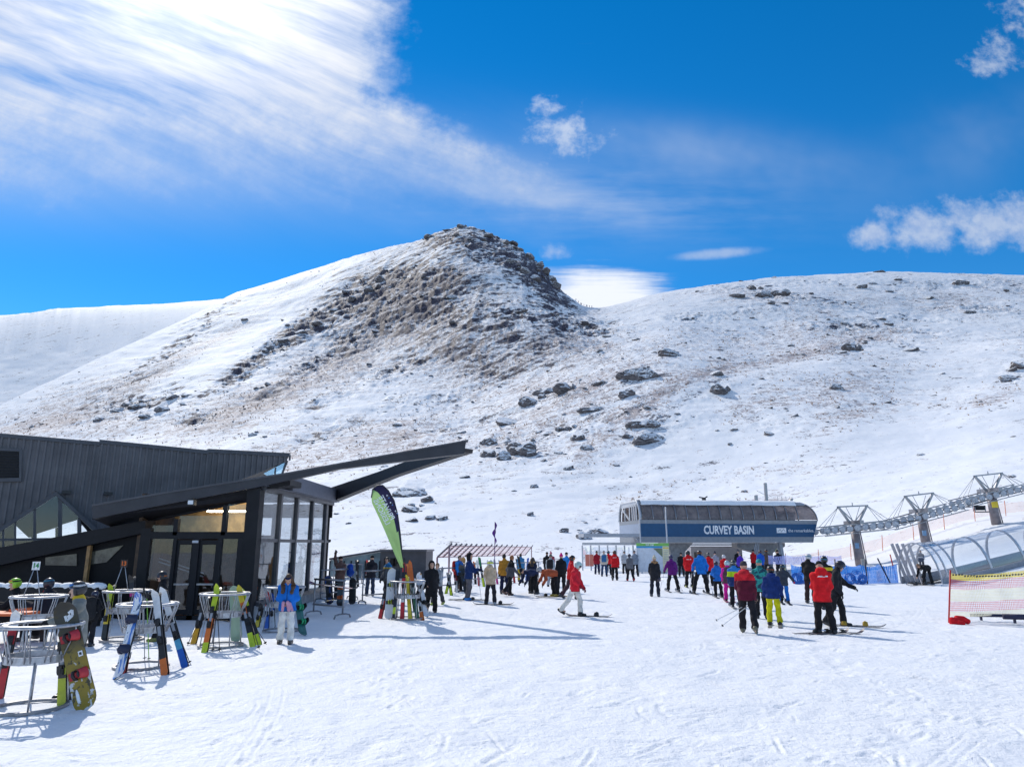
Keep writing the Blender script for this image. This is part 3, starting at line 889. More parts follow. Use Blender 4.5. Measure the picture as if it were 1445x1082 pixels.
    t.cut((0, 0, .10*s), (0, 0, -1)) if P0.get('lift', 0) == 0 and pose not in ('walk', 'walk2') else None
    sdf_obj('trousers', t, h, tm, root)
    # ---- boots
    for l in LG:
        sh_d = (l[1]-l[2]).normalized(); bt = SDF(.03); an = l[2]
        fd = V3(0, -1, 0) if abs(sh_d.y) < .35 else (V3(0, -1, 0)-sh_d*V3(0, -1, 0).dot(sh_d)*.8).normalized()
        bt.c(an-fd*.055*s-sh_d*.035*s, an+fd*.155*s-sh_d*.042*s, .052*s, .046*s).c(an-sh_d*.02*s, an+sh_d*.17*s, .062*s, .068*s, k=.05)
        bt.cut(an-sh_d*.085*s, -sh_d); bt.cut(an+sh_d*.20*s, sh_d)
        sdf_obj('boot', bt, min(h, .016), [shell(boot)], root)
    # ---- jacket
    j = SDF(.035); j.wr = .012; j.ph = py*.1+px
    hem = PV-V3(0, 0, 1)*(.085+long)*s if lean < 1 else PV-spine*.03*s
    j.c(hem, PV+spine*.12*s, (.212+long*.05)*s, .196*s, fwd, 1.30, id=1).c(PV+spine*.12*s, chest, .196*s, .192*s, fwd, 1.33, id=1).c(chest, sh-spine*.03*s, .192*s, .135*s, fwd, 1.3, id=1).c(AM[0][0], AM[1][0], .072*s, id=1).c(AM[0][0], nb-spine*.01*s, .062*s, .06*s, id=1).c(AM[1][0], nb-spine*.01*s, .062*s, .06*s, id=1)
    j.c(nb-spine*.03*s, nb+hu*.035*s, .082*s, .078*s, id=3)
    for a in AM: j.c(a[0], a[1], .074*s, .066*s, id=2).c(a[1], a[2]+a[3]*.01*s, .066*s, .054*s, id=2)
    if hood and hood != 'up': j.c(nb+fwd*-.085*s-rgt*.06*s, nb+fwd*-.085*s+rgt*.06*s, .078*s, id=3, k=.05).c(nb+fwd*-.11*s-spine*.05*s, nb+fwd*-.12*s-spine*.13*s, .075*s, .045*s, id=3, k=.05)
    hn = (-V3(0, 0, 1) if lean < 1 else -spine)
    j.cut(hem+hn*.05*s, hn)
    mats = [cloth(jac), cloth(arms or jac), cloth(collar or arms or jac)]
    hemv, hnv = NV(hem), NV(hn)
    if bands:
        for bc, _ in bands: mats.append(cloth(bc))
    pv_, sp_ = NV(PV), NV(spine)
    def jc(P):
        i = j.ids(P); m = np.where(i == 2, 1, np.where(i == 3, 2, 0))
        if bands:
            tt = ((P-pv_)@sp_)/(.5*s)
            # bands: list of (colour, upper limit); from bottom
            lo_ = -9
            for q, (bc, hi_) in enumerate(bands):
                m = np.where((tt >= lo_) & (tt < hi_) & (i != 3 if collar else True), 3+q, m); lo_ = hi_
        m = np.where((P-hemv)@hnv > .028*s, len(mats)-1, m)                          # hem band, cuffs, zip
        for a in AM: m = np.where(np.linalg.norm(P-NV(a[2]), axis=-1) < .066*s, len(mats)-1, m)
        q_ = P-pv_; m = np.where((np.abs(q_@NV(rgt)) < .013*s) & (q_@NV(fwd) > .05) & (q_@sp_ < .5*s), len(mats)-1, m)
        return m
    mats.append(cloth(tuple(c_*.42+.006 for c_ in jac)))
    sdf_obj('jacket', j, h, mats, root, jc)
    # ---- gloves
    if not bare:
        for a in AM:
            gl = SDF(.012); hand_prims(gl, a, .0135, curl=P0.get('curl', .6)); gl.c(a[2]-a[3]*.05*s, a[2]+a[3]*.02*s, .048*s, .042*s)
            sdf_obj('glove', gl, fine, [cloth(glove)], root)
    # ---- head wear
    face = lambda lowc, fr, upc: (lambda P: np.maximum(fr-((P-NV(hc))@NV(hf)), ((P-NV(hc))@NV(hu))-upc))
    if head == 'helmet':
        hm = SDF(.02); c0 = hc+hu*.028*s-hf*.004*s
        hm.e(c0, (.108*s, .132*s, .122*s), HB); hm.c(hc-hu*.05*s-hr*.07*s, hc+hu*.02*s-hr*.085*s, .035*s, .035*s).c(hc-hu*.05*s+hr*.07*s, hc+hu*.02*s+hr*.085*s, .035*s, .035*s)
        hm.sub.append(lambda P: np.maximum(.055*s-((P-NV(hc))@NV(hf)), ((P-NV(hc))@NV(hu))-.048*s))
        hm.cut(hc-hu*.075*s, -hu)
        sdf_obj('helmet', hm, min(h, .02), [shell(hcol)], root)
    elif head in ('beanie', 'pom'):
        hm = SDF(.03); hm.e(hc+hu*.045*s-hf*.006*s, (.09*s, .108*s, .10*s), HB); hm.cut(hc+hu*.018*s, -hu)
        if head == 'pom': hm.e(hc+hu*.165*s, (.045*s, .045*s, .04*s), None)
        sdf_obj('beanie', hm, min(h, .016), [cloth(hcol)], root)
    elif head == 'hood':
        hm = SDF(.04); hm.e(hc+hu*.02*s-hf*.03*s, (.112*s, .125*s, .14*s), HB).c(nb, hc-hf*.05*s, .10*s, .10*s)
        hm.sub.append(lambda P: np.maximum(.045*s-((P-NV(hc))@NV(hf)), np.maximum(((P-NV(hc))@NV(hu))-.085*s, np.abs((P-NV(hc))@NV(hr))-.072*s)))
        sdf_obj('hood', hm, min(h, .018), [cloth(hcol)], root)
    elif head == 'band':
        hm = SDF(.01); hm.e(hc+hu*.02*s, (.086*s, .104*s, .118*s), HB); hm.cut(hc+hu*.098*s, hu); hm.cut(hc+hu*.058*s, -hu)
        sdf_obj('headband', hm, .009, [cloth(hcol)], root)
    if head in ('hair', 'band') or hairlong:
        hm = SDF(.03)
        hm.e(hc+hu*.022*s-hf*.012*s, (.088*s, .104*s, .116*s), HB)
        hm.sub.append(lambda P: np.maximum(.035*s-((P-NV(hc))@NV(hf)), np.maximum(((P-NV(hc))@NV(hu))-.060*s, -.12*s-((P-NV(hc))@NV(hu)))))
        if hairlong:
            for sg in (-1, 1):
                hm.c(hc+hr*.085*s*sg+hu*.03*s, hc+hr*.115*s*sg-hu*.13*s+hf*.05*s, .036*s, .055*s).c(hc+hr*.115*s*sg-hu*.13*s+hf*.05*s, chest+hr*.12*s*sg+fwd*.150*s+spine*.07*s, .058*s, .05*s)
            hm.c(hc-hf*.06*s, nb-fwd*.09*s-spine*.12*s, .08*s, .10*s); hm.wr = .012; hm.ph = 1.0
        else: hm.cut(hc-hu*.07*s, -hu)
        sdf_obj('hair', hm, min(h, .011), [M(hair, rough=.5, var=.3, vs=40, bump=.3, bs=120, name='hair')], root)
    if fur:
        hm = SDF(.03)
        for i in range(11):
            a = math.pi*(-.12+1.24*i/10); c1 = nb+hu*.03*s+(rgt*math.cos(a)*.11-fwd*math.sin(a)*.10+fwd*.02)*s
            hm.e(c1, (.05*s, .05*s, .052*s), None)
        hm.wr = .02
        sdf_obj('fur_collar', hm, min(h, .018), [M(fur, rough=.9, var=.5, vs=60, bump=.6, bs=160, name='fur')], root)
    if gaiter:
        hm = SDF(.02); hm.c(nb, hc-hu*.05*s+hf*.012*s, .075*s, .072*s); sdf_obj('neck_gaiter', hm, min(h, .016), [cloth(gaiter)], root)
    if head == 'helmet' and not gog: gog = rj.choice([LENS, LENSB, LENSO])
    if gog:
        c0 = hc+hu*(.022 if not P0.get('gog_up') else .075)*s
        gg = SDF(.01); gg.e(c0+hf*.012*s, (.088*s, .108*s, .125*s), HB); gg.cut(c0+hu*.038*s, hu); gg.cut(c0-hu*.036*s, -hu); gg.cut(c0+hf*.052*s, -hf)
        go = sdf_obj('goggles', gg, min(h, .011), [gog], root)
        st = SDF(.01); rr = 1.30 if head == 'helmet' else 1.12
        st.e(hc+hu*.028*s-hf*.004*s, (.086*s*rr, .104*s*rr-.004, .118*s*1.06), HB); st.cut(c0+hu*.020*s, hu); st.cut(c0-hu*.018*s, -hu); st.cut(c0+hf*.06*s, hf)
        sdf_obj('strap', st, min(h, .010), [cloth(rj.choice([(.02, .02, .025), (.5, .5, .5), (.35, .1, .02), (.05, .2, .3)]))], go)
    r = dict(root=root, s=s, PV=PV, chest=chest, sh=sh, nb=nb, hc=hc, LG=LG, AM=AM, fwd=fwd, spine=spine, rgt=rgt, M=T((g.x, g.y, g.z), R(yaw)), yaw=yaw, label=label, g=g, hu=hu, hf=hf, hr=hr)
    PEOPLE.append(r)
    return r

# ------------------------------------------------------------------ materials of the built things
DARK = M((.013, .013, .016), rough=.55, var=.10, vs=3, name='dark_paint', spec=.25)
CLAD = M((.125, .118, .126), rough=.5, metal=.15, var=.12, vs=1.2, bump=.05, bs=30, name='ribbed_steel')
TRIM = M((.075, .074, .085), rough=.40, metal=.3, var=.08, vs=2, name='trim')
GALV = metal(); STEEL = metal((.30, .30, .32), .38); GREYP = paint((.36, .38, .42)); LGREY = paint((.52, .54, .58))
WOOD = M((.36, .20, .08), rough=.6, var=.18, vs=5, bump=.1, bs=30, name='plywood')
WOODD = M((.10, .055, .03), rough=.6, var=.2, vs=5, name='dark_timber')
CONC = M((.36, .35, .35), rough=.85, var=.12, vs=4, bump=.2, bs=30, name='concrete')
WHITEP = paint((.80, .81, .83)); BLUEP = paint((.003, .066, .17)); RED = paint((.55, .025, .02)); ORANGE = paint((.70, .13, .02)); YEL = paint((.75, .55, .03))
NAVY = paint((.015, .018, .06)); SNOWM = M((.90, .91, .93), rough=.7, var=.03, bump=.3, bs=12, name='snow')
def glass(tint=(.86, .90, .92), base=.06):
    key = ('glass', tint, base)
    if key in _mc: return _mc[key]
    m = bpy.data.materials.new('window_glass'); m.use_nodes = True; nt = m.node_tree; nt.nodes.clear()
    N.nt = nt
    tr = nt.nodes.new('ShaderNodeBsdfTransparent'); tr.inputs[0].default_value = (*tint, 1)
    gl = nt.nodes.new('ShaderNodeBsdfGlossy'); gl.inputs['Roughness'].default_value = .015; gl.inputs[0].default_value = (.95, .97, 1, 1)
    fr = nt.nodes.new('ShaderNodeLayerWeight'); fr.inputs[0].default_value = .5
    t = nt.nodes.new('ShaderNodeTexCoord'); w = noise(N(t.outputs['Object']), .9, 2, .5)
    bn = nt.nodes.new('ShaderNodeBump'); bn.inputs['Strength'].default_value = .04; bn.inputs['Distance'].default_value = .1
    nt.links.new(w.s, bn.inputs['Height']); nt.links.new(bn.outputs[0], gl.inputs['Normal'])
    f = (N(fr.outputs['Facing'])**5.0)*.88+(.04+base)
    mx = nt.nodes.new('ShaderNodeMixShader'); nt.links.new(f.s, mx.inputs[0]); nt.links.new(tr.outputs[0], mx.inputs[1]); nt.links.new(gl.outputs[0], mx.inputs[2])
    o = nt.nodes.new('ShaderNodeOutputMaterial'); nt.links.new(mx.outputs[0], o.inputs[0])
    _mc[key] = m; return m
def netting(col, open_=.5, pitch=.06, wave=True):
    key = ('net', col, open_, pitch)
    if key in _mc: return _mc[key]
    m = bpy.data.materials.new('netting'); m.use_nodes = True; nt = m.node_tree; nt.nodes.clear(); N.nt = nt
    t = nt.nodes.new('ShaderNodeTexCoord'); sx = nt.nodes.new('ShaderNodeSeparateXYZ'); nt.links.new(t.outputs['Object'], sx.inputs[0])
    X, Y_, Z = (N(sx.outputs[i]) for i in range(3))
    g = lambda c: N.op('LESS_THAN', N.op('FRACT', c*(1/pitch)), 1-open_**.5)
    line = nmax(g((X+Y_*.7)), g(Z))
    tr = nt.nodes.new('ShaderNodeBsdfTransparent'); di = nt.nodes.new('ShaderNodeBsdfDiffuse'); tl = nt.nodes.new('ShaderNodeBsdfTranslucent')
    c = mixc(noise(N(t.outputs['Object']), 3, 3), tuple(x*.75 for x in col), tuple(min(1, x*1.2) for x in col))
    nt.links.new(c.s, di.inputs[0]); nt.links.new(c.s, tl.inputs[0])
    ad = nt.nodes.new('ShaderNodeMixShader'); ad.inputs[0].default_value = .5
    nt.links.new(di.outputs[0], ad.inputs[1]); nt.links.new(tl.outputs[0], ad.inputs[2])
    mx = nt.nodes.new('ShaderNodeMixShader'); nt.links.new(line.s, mx.inputs[0]); nt.links.new(tr.outputs[0], mx.inputs[1]); nt.links.new(ad.outputs[0], mx.inputs[2])
    o = nt.nodes.new('ShaderNodeOutputMaterial'); nt.links.new(mx.outputs[0], o.inputs[0])
    _mc[key] = m; return m
GLASS = glass(base=.0); GLASSD = M((.035, .033, .032), rough=.10, var=.3, vs=.8, name='dark_glass')
SMOKE = None

def smoked():
    m = bpy.data.materials.new('smoked_acrylic'); m.use_nodes = True; nt = m.node_tree; N.nt = nt; b = nt.nodes['Principled BSDF']
    t = nt.nodes.new('ShaderNodeTexCoord'); n1 = noise(N(t.outputs['Object']), 1.1, 4, .6); n2 = noise(N(t.outputs['Object']), 5, 4, .7)
    c = mixc(smooth(n1*.7+n2*.3, .35, .65), (.17, .145, .15), (.36, .31, .30)); nt.links.new(c.s, b.inputs['Base Color']); b.inputs['Roughness'].default_value = .22
    tr = nt.nodes.new('ShaderNodeBsdfTransparent'); tr.inputs[0].default_value = (.75, .68, .66, 1)
    mx = nt.nodes.new('ShaderNodeMixShader'); mx.inputs[0].default_value = .62; nt.links.new(tr.outputs[0], mx.inputs[1]); nt.links.new(b.outputs[0], mx.inputs[2]); nt.links.new(mx.outputs[0], nt.nodes['Material Output'].inputs[0]); return m
SMOKE = smoked()
# ------------------------------------------------------------------ the lodge
lodge = thing('ski_lodge', 'dark ribbed steel ski lodge with glazed corner and long pointed beams', 'building', (-9, 23, 0))
def LB(mb, name, mats, par=None): return mb.build(name, mats, par or lodge, local=False)
FAC = Wall((-11.2, 20.9, 0), (-7.45, 20.9, 0))
cornN = FAC.p(361, 768); Bf = gnd(459, 843)
SIDE = Wall((cornN.x, 20.9, 0), (Bf.x, Bf.y, 0))
HALL = Wall((-19, 26.3, 0), (-9.9, 32.2, 0))
WING = Wall((-20, 22.2, 0), (-10.9, 21.2, 0))
BEAM = Wall((-12.0, 20.1, 0), (-1.45, 21.6, 0))
tipx = BEAM.p(658, 630)
RB = Wall((Bf.x, Bf.y, 0), (tipx.x, tipx.y+.25, 0))
def fx(px, Y=20.9): return at(px, 768, Y).x
def fz(py, Y=20.9): return at(722, py, Y).z
# cladding of the hall with an opening for the gable window
hall_top = [(-140, 594), (0, 612), (140, 624), (142, 621), (293, 636), (295, 634), (408, 640)]
m = MB()
HALL.poly(m, [(-140, 594), (0, 612), (79, 618.5), (79, 692), (-30, 772), (-140, 772)], .25)
HALL.poly(m, [(79, 618.5), (140, 624), (142, 621), (293, 636), (295, 634), (408, 640), (405, 650), (365, 667), (300, 692), (230, 712), (200, 745), (140, 752), (79, 692)], .25)
def topy(px):
    return float(np.interp(px, [a for a, b in hall_top], [b for a, b in hall_top]))
def boty(px):
    return float(np.interp(px, [-140, -30, 79, 138, 200, 230, 300, 365, 405], [772, 770, 692, 750, 745, 712, 692, 667, 650]))
px = -138.0
base0 = HALL.p(-140, 700)
i = 0
LEN = (HALL.p(404, 655)-base0).length
while i*.235 < LEN:
    q = base0+HALL.d*(i*.235); q2 = q.copy(); q2.z = 4
    X_, _ = project(q.x, q.y, 4.0); yy0 = topy(X_)+1.5; yy1 = boty(X_)-1
    if yy1-yy0 > 3:
        a = HALL.p(float(X_), yy0); b = HALL.p(float(X_), yy1); c = q+HALL.n*.02
        m.box((c.x, c.y, (a.z+b.z)/2), (.07, .07, a.z-b.z), 0, Matrix.Rotation(math.atan2(HALL.d.y, HALL.d.x), 3, 'Z'))
    i += 1
LB(m, 'wall_cladding', CLAD)
m = MB()
for (x0, y0), (x1, y1) in (((-140, 594), (0, 612)), ((0, 612), (141, 624)), ((141, 621), (294, 636)), ((294, 634), (409, 640))):
    HALL.poly(m, [(x0, y0-1), (x1, y1-1), (x1, y1+4.5), (x0, y0+4.5)], .5, .075)
LB(m, 'parapet_cap', TRIM)
m = MB()          # roof of the hall, falling away behind the parapet
a, b = HALL.p(-140, 596, -.12), HALL.p(403, 642, -.12); off = -HALL.n*11
m.prism([a-V3(0, 0, .3), b-V3(0, 0, .3), b+off-V3(0, 0, 1.2), a+off-V3(0, 0, 1.2)], (0, 0, -.25))
LB(m, 'roof', DARK)
m = MB()          # far wall of the hall with window openings, seen through the gable glass
for pts in ([(-140, 650), (22, 650), (22, 900), (-140, 900)], [(22, 650), (44, 650), (44, 758), (40, 758), (22, 741)], [(44, 650), (84, 650), (84, 742), (80, 744), (52, 753), (52, 800), (44, 800)], [(78, 745), (87, 742), (87, 800), (78, 800)], [(84, 650), (110, 650), (110, 733), (84, 741)], [(109, 700), (115, 700), (115, 800), (109, 800)], [(115, 650), (200, 650), (200, 756), (126, 753), (115, 739)], [(22, 760), (200, 760), (200, 800), (22, 800)]):
    q = [HALL.p(x, y, -10.5) for x, y in pts]
    m.prism(q, -HALL.n*.1)
LB(m, 'rear_wall', DARK)
louv = MB()
HALL.poly(louv, [(-40, 634), (27, 637), (27, 674), (-40, 675)], .05, .085)
HALL.poly(louv, [(-40, 630), (31, 633), (31, 637), (-40, 634)], .15, .15, 1); HALL.poly(louv, [(27, 637), (31, 637), (30, 679), (27, 679)], .15, .15, 1); HALL.poly(louv, [(-40, 675), (27, 674), (27, 679), (-40, 680)], .15, .15, 1)
for k in range(9):
    y = 638+k*4.1; HALL.poly(louv, [(-40, y), (27, y+.6), (27, y+2.4), (-40, y+1.8)], .04, .125, 2)
LB(louv, 'louvre_vent', [M((.008, .008, .012), rough=.6), TRIM, DARK])
gw = MB()
HALL.poly(gw, [(-30, 764), (79, 693), (79, 698.5), (-30, 770)], .45, .30); HALL.poly(gw, [(79, 693), (139, 747), (133, 750), (79, 698.5)], .45, .30)
for x0, x1, ya, yb in ((47, 51, 716, 800), (82, 88, 702, 800), (110, 114, 730, 800), (20, 23, 735, 800), (3, 6, 745, 800)):
    HALL.poly(gw, [(x0, ya), (x1, ya), (x1-.5, yb), (x0-.5, yb)], .14, .2)
HALL.poly(gw, [(-30, 760), (112, 758), (112, 761), (-30, 763.5)], .12, .22)
gwo = LB(gw, 'gable_window', TRIM)
g_ = MB(); HALL.poly(g_, [(-30, 770), (79, 698), (133, 750), (133, 775), (-30, 800)], .012, .12)
g_.build('pane', GLASS, gwo, local=False)
for px_, py_ in ((94, 695), (152, 697)):
    m = MB(); p = HALL.p(px_, py_, .02)
    m.bar(p, p+HALL.n*.35-V3(0, 0, .05), .06, .06); m.bar(p+HALL.n*.35+HALL.d*-.15, p+HALL.n*.35+HALL.d*.15, .16, .12); m.bar(p+HALL.d*-.1, p+HALL.d*.1, .14, .05)
    LB(m, 'wall_lamp', BLACKP)
cl = MB(); HALL.poly(cl, [(372, 668), (404, 651), (398, 667), (385, 676)], .02, -.05)
c2 = MB(); HALL.poly(c2, [(388, 660), (390, 659), (389, 674), (387, 675)], .06, -.02); HALL.poly(c2, [(404, 650), (407, 650), (400, 668), (398, 667)], .1, 0.02)
c2o = LB(c2, 'clerestory_frame', TRIM); cl.build('pane', glass((.8, .88, .92), .35), c2o, local=False)
# lower wing
m = MB(); WING.poly(m, [(-140, 800), (0, 774), (205, 737), (205, 872), (-140, 905)], .2); LB(m, 'wing_wall', M((.007, .007, .009), rough=.6, var=.1, name='dark_wall', spec=.2))
m = MB(); WING.poly(m, [(-140, 800), (0, 772), (205, 734), (205, 751), (110, 772), (0, 797), (-140, 830)], .5, .32); LB(m, 'wing_eave', M((.010, .010, .013), rough=.6, name='dark_eave', spec=.25))
for pts in ([(64, 786), (108, 781), (108, 798), (64, 797)], [(127, 779), (174, 769), (150, 793), (127, 796)]):
    m = MB(); WING.poly(m, pts, .03, .03, 0); LB(m, 'window', M((.11, .105, .085), rough=.12, var=.4, vs=1.5, name='dim_pane'))
m = MB(); q = WING.p(123.5, 798, .1); m.box((q.x, q.y, 1.35), (.10, .12, 1.6)); LB(m, 'timber_post', WOOD)
# glazed corner
zt_ = 3.74
m = MB()
def vpost(x0, x1, z0, z1, Y=20.9, d=.16, mm=0):
    a, b = fx(x0, Y), fx(x1, Y); m.box(((a+b)/2, Y+d/2-.05, (z0+z1)/2), (b-a, d, z1-z0), mm)
zT = fz(755)
vpost(343.5, 362, 0, zt_, d=.4)
vpost(198, 212, 0, fz(745), d=.3)
def soff(px): return fz(float(np.interp(px, [205, 362], [743, 700])))
for x0, x1 in ((243, 249), (311, 317)): vpost(x0, x1, zT, soff((x0+x1)/2))
vpost(212, 343.4, zT-.1, zT+.1, d=.13)
for x0, x1 in ((245, 250), (274, 282), (308, 313), (336, 343.3)): vpost(x0, x1, 0, zT-.101, d=.14)
vpost(212, 343.2, 0, .12, d=.12)
LB(m, 'facade_frame', DARK)
for x0, x1 in ((250, 274), (282, 308)):
    m = MB(); a, b = fx(x0), fx(x1); Yd = 20.93
    for xa, xb, za, zb in ((a, a+.07, .14, zT-.14), (b-.07, b, .14, zT-.14), (a+.07, b-.07, .14, .28), (a+.07, b-.07, zT-.26, zT-.14)):
        m.box(((xa+xb)/2, Yd, (za+zb)/2), (xb-xa, .05, zb-za))
    d = LB(m, 'door', DARK)
    m = MB(); m.box(((a+b)/2, Yd, (zT)/2), (b-a-.14, .012, zT-.54)); m.build('pane', GLASS, d, local=False)
    m = MB(); m.bar((a+.03, Yd-.05, .98), (b-.03, Yd-.05, .98), .03, .05); m.build('handle', STEEL, d, local=False)
for x0, x1, z0, z1 in ((212, 243, zT+.1, soff(216)-.02), (249, 311, zT+.1, soff(262)), (317, 343, zT+.1, soff(320)), (212, 245, .12, zT-.1), (313, 336, .12, zT-.1)):
    m = MB(); a, b = fx(x0), fx(x1); m.box(((a+b)/2, 20.93, (z0+z1)/2), (b-a, .012, z1-z0)); LB(m, 'pane', GLASS)
m = MB(); m.box((fx(277), 20.82, fz(764)), (.17, .03, .07)); LB(m, 'door_sign', LGREY)
# side glazing
m = MB()
L_ = (SIDE.B-SIDE.A).length
def spt(t, z, off=0): q = SIDE.A+SIDE.d*t+SIDE.n*off; return V3(q.x, q.y, z)
def st_(px): 
    q = SIDE.p(px, 768); return (V3(q.x, q.y, 0)-SIDE.A).dot(SIDE.d)
zs = .40
for p0, w in ((391, .16), (415, .16), (437, .16), (457, .30)):
    t = st_(p0); m.bar(spt(t, zs), spt(t, zt_), w, .14, 0, SIDE.n)
m.bar(spt(.3, 2.22, .0), spt(L_, 2.22, .0), .10, .10, 0, (0, 0, 1)); m.bar(spt(.3, zs, .02), spt(L_, zs, .02), .22, .12); m.bar(spt(.1, zt_+.02, .03), spt(L_, zt_+.02, .03), .24, .16)
LB(m, 'side_frame', TRIM)
m = MB(); m.bar(spt(.2, .15, -.08), spt(L_, .15, -.08), .25, .42); LB(m, 'plinth', CONC)
ts = [.3]+[st_(p) for p in (391, 415, 437, 457)]
for k in range(4):
    for z0, z1 in ((zs+.06, 2.17), (2.27, zt_-.06)):
        m = MB(); a, b = ts[k]+.08, ts[k+1]-.08; m.prism([spt(a, z0), spt(b, z0), spt(b, z1), spt(a, z1)], -SIDE.n*.012); LB(m, 'pane', glass((.74, .78, .81), 0.0))
# rear glazing, floor, inner walls, ceiling
m = MB(); yb = Bf.y-.05
for xx in (Bf.x-.06, Bf.x-.75, Bf.x-1.5, Bf.x-2.3, Bf.x-3.2): m.box((xx, yb, 1.9), (.13, .12, 3.7))
m.box((Bf.x-1.6, yb, 2.25), (3.4, .08, .1)); m.box((Bf.x-1.6, yb, 3.45), (3.4, .1, .55)); m.box((Bf.x-1.6, yb, .2), (3.4, .1, .35))
LB(m, 'rear_frame', DARK)
m = MB(); m.box((-9.6, 24.3, .03), (3.6, 6.5, .05)); LB(m, 'floor', WOODD)
m = MB(); m.box((-9.55, 22.7, 2.95), (2.5, .1, 1.05)); LB(m, 'inner_panel', M((.62, .38, .15), rough=.6, var=.15, vs=4, name='plywood_panel'))
m = MB(); m.box((-9.75, 25.4, 1.22), (2.9, .12, 2.4)); m.box((-11.1, 23.3, 1.8), (.1, 4.3, 3.6)); LB(m, 'inner_wall', WOODD)
m = MB(); m.box((-8.75, 21.8, 3.10), (1.3, .10, .05)); em = bpy.data.materials.new('lamp_tube'); em.use_nodes = True; eb = em.node_tree.nodes['Principled BSDF']; eb.inputs['Emission Color'].default_value = (1, .86, .66, 1); eb.inputs['Emission Strength'].default_value = 26.0; LB(m, 'ceiling_lamp', em)
m = MB()
for o in (0, .10): m.bar((fx(210), 21.6, fz(789)+.02-o), (fx(256), 22.6, fz(812)-o), .035, .035)
LB(m, 'stair_rail', STEEL)
m = MB(); c1, c2_, c3 = V3(cornN.x+.25, 23.2, 0), V3(Bf.x+.3, Bf.y+.25, 0), V3(-9.6, Bf.y+.25, 0); c4 = V3(-8.3, 23.2, 0)
m.prism([V3(c.x, c.y, 3.83) for c in (c1, c2_, c3, c4)], (0, 0, .50)); m.prism([V3(cornN.x+.2, 20.8, 3.80), V3(Bf.x+.25, Bf.y, 3.80), V3(-10.9, Bf.y, 3.80), V3(-9.0, 20.8, 3.80)], (0, 0, .025)); LB(m, 'flat_roof', M((.16, .17, .21), rough=.5, metal=.2, var=.06, name='roof_edge'))
# the beams of the pointed canopy
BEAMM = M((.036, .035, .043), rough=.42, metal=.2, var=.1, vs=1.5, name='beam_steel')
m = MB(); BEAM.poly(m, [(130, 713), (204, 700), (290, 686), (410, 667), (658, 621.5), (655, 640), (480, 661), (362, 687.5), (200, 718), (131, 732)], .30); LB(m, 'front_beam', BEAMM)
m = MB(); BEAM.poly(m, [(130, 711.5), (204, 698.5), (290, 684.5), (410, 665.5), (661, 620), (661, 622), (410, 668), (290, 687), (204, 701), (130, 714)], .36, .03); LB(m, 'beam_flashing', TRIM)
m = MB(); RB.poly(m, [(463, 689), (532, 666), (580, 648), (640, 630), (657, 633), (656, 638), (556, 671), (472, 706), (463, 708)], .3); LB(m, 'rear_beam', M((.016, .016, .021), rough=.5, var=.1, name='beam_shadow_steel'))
m = MB()
A_ = BEAM.p(131, 724, -.3); B_ = BEAM.p(410, 676, -.3)
C_ = V3(-8.3, Bf.y+.3, 4.45); D_ = V3(-13.5, 29.0, 3.6)
m.prism([A_, B_, C_], (0, 0, -.18)); m.prism([A_, C_, D_], (0, 0, -.18)); LB(m, 'canopy_roof', DARK)
m = MB(); A2 = BEAM.p(131, 732, -.31); B2 = BEAM.p(362, 688, -.31)
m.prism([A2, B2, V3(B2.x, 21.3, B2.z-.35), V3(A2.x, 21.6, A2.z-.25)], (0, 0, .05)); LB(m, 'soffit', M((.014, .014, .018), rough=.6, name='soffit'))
m = MB(); q = BEAM.p(273, 709, .02); m.box((q.x, q.y-.1, q.z), (.2, .16, .16)); m.bar(q+V3(0, 0, .1), q+V3(0, -.12, .1), .05, .05); fl_ = LB(m, 'floodlight', BLACKP)
m = MB(); m.box((q.x, q.y-.185, q.z), (.15, .012, .11)); m.build('lens', WHITEP, fl_, local=False)
lw = thing('low_wall', 'snow-topped dark low wall left of the numbered racks', 'wall', (-12.2, 19.2, 0))
m = MB(); m.box((-.9, 0, .5), (4.4, .3, 1.0)); m.build('wall', DARK, lw)
m = MB()
for k in range(12): m.ball((-3.0+k*.38, 0, 1.02), .2, n=6, sc=(1.3, .9, .5))
m.build('snow_cap', SNOWM, lw)

# ------------------------------------------------------------------ lift station
P0 = V3(10.98, 60, 0); q = at(905, 765, 60)
a0 = at(905, 768, 60); a1 = at(1157, 768, 61.9); dirx = V3(a1.x-a0.x, a1.y-a0.y, 0); SL = dirx.length; ang = math.atan2(dirx.y, dirx.x)
stn = thing('lift_station', 'long grey and blue chairlift terminal lettered CURVEY BASIN', 'building', (a0.x, a0.y, 0), ang)
zz = lambda py: at(905, py, 60).z
zB, zb1, zb2, zw0, zw1, zr = zz(765), zz(757), zz(738.5), zz(733), zz(713), zz(706)
DP = 6.6
def rend(z):       # right end: the panel undercuts, the window arc rounds over
    if z < zw0: return SL-(zw0-z)/(zw0-zb1)*.55
    t = (z-zw0)/(zr-zw0); return SL-1.35*(1-math.sqrt(max(0, 1-t*t*.93)))
def prof(z):       # front face position (y) at height z
    if z < zw0: return 0.0
    t = (z-zw0)/(zr-zw0); return 2.3*(1-math.sqrt(max(0, 1-t*t*.62)))
def band(mb, za, zb, out=0.0, x0=0.0, n=1, x1=None, back=False):
    zs_ = [za+(zb-za)*i/n for i in range(n+1)]
    for i in range(n):
        z0, z1 = zs_[i], zs_[i+1]; y0, y1 = prof(z0)-out, prof(z1)-out
        if back: y0, y1 = DP-y0, DP-y1
        r0, r1 = (rend(z0), rend(z1)) if x1 is None else (x1, x1)
        V = [(x0, y0, z0), (r0, y0, z0), (r1, y1, z1), (x0, y1, z1)]
        mb.prism(V, (0, -.05 if back else .05, 0))
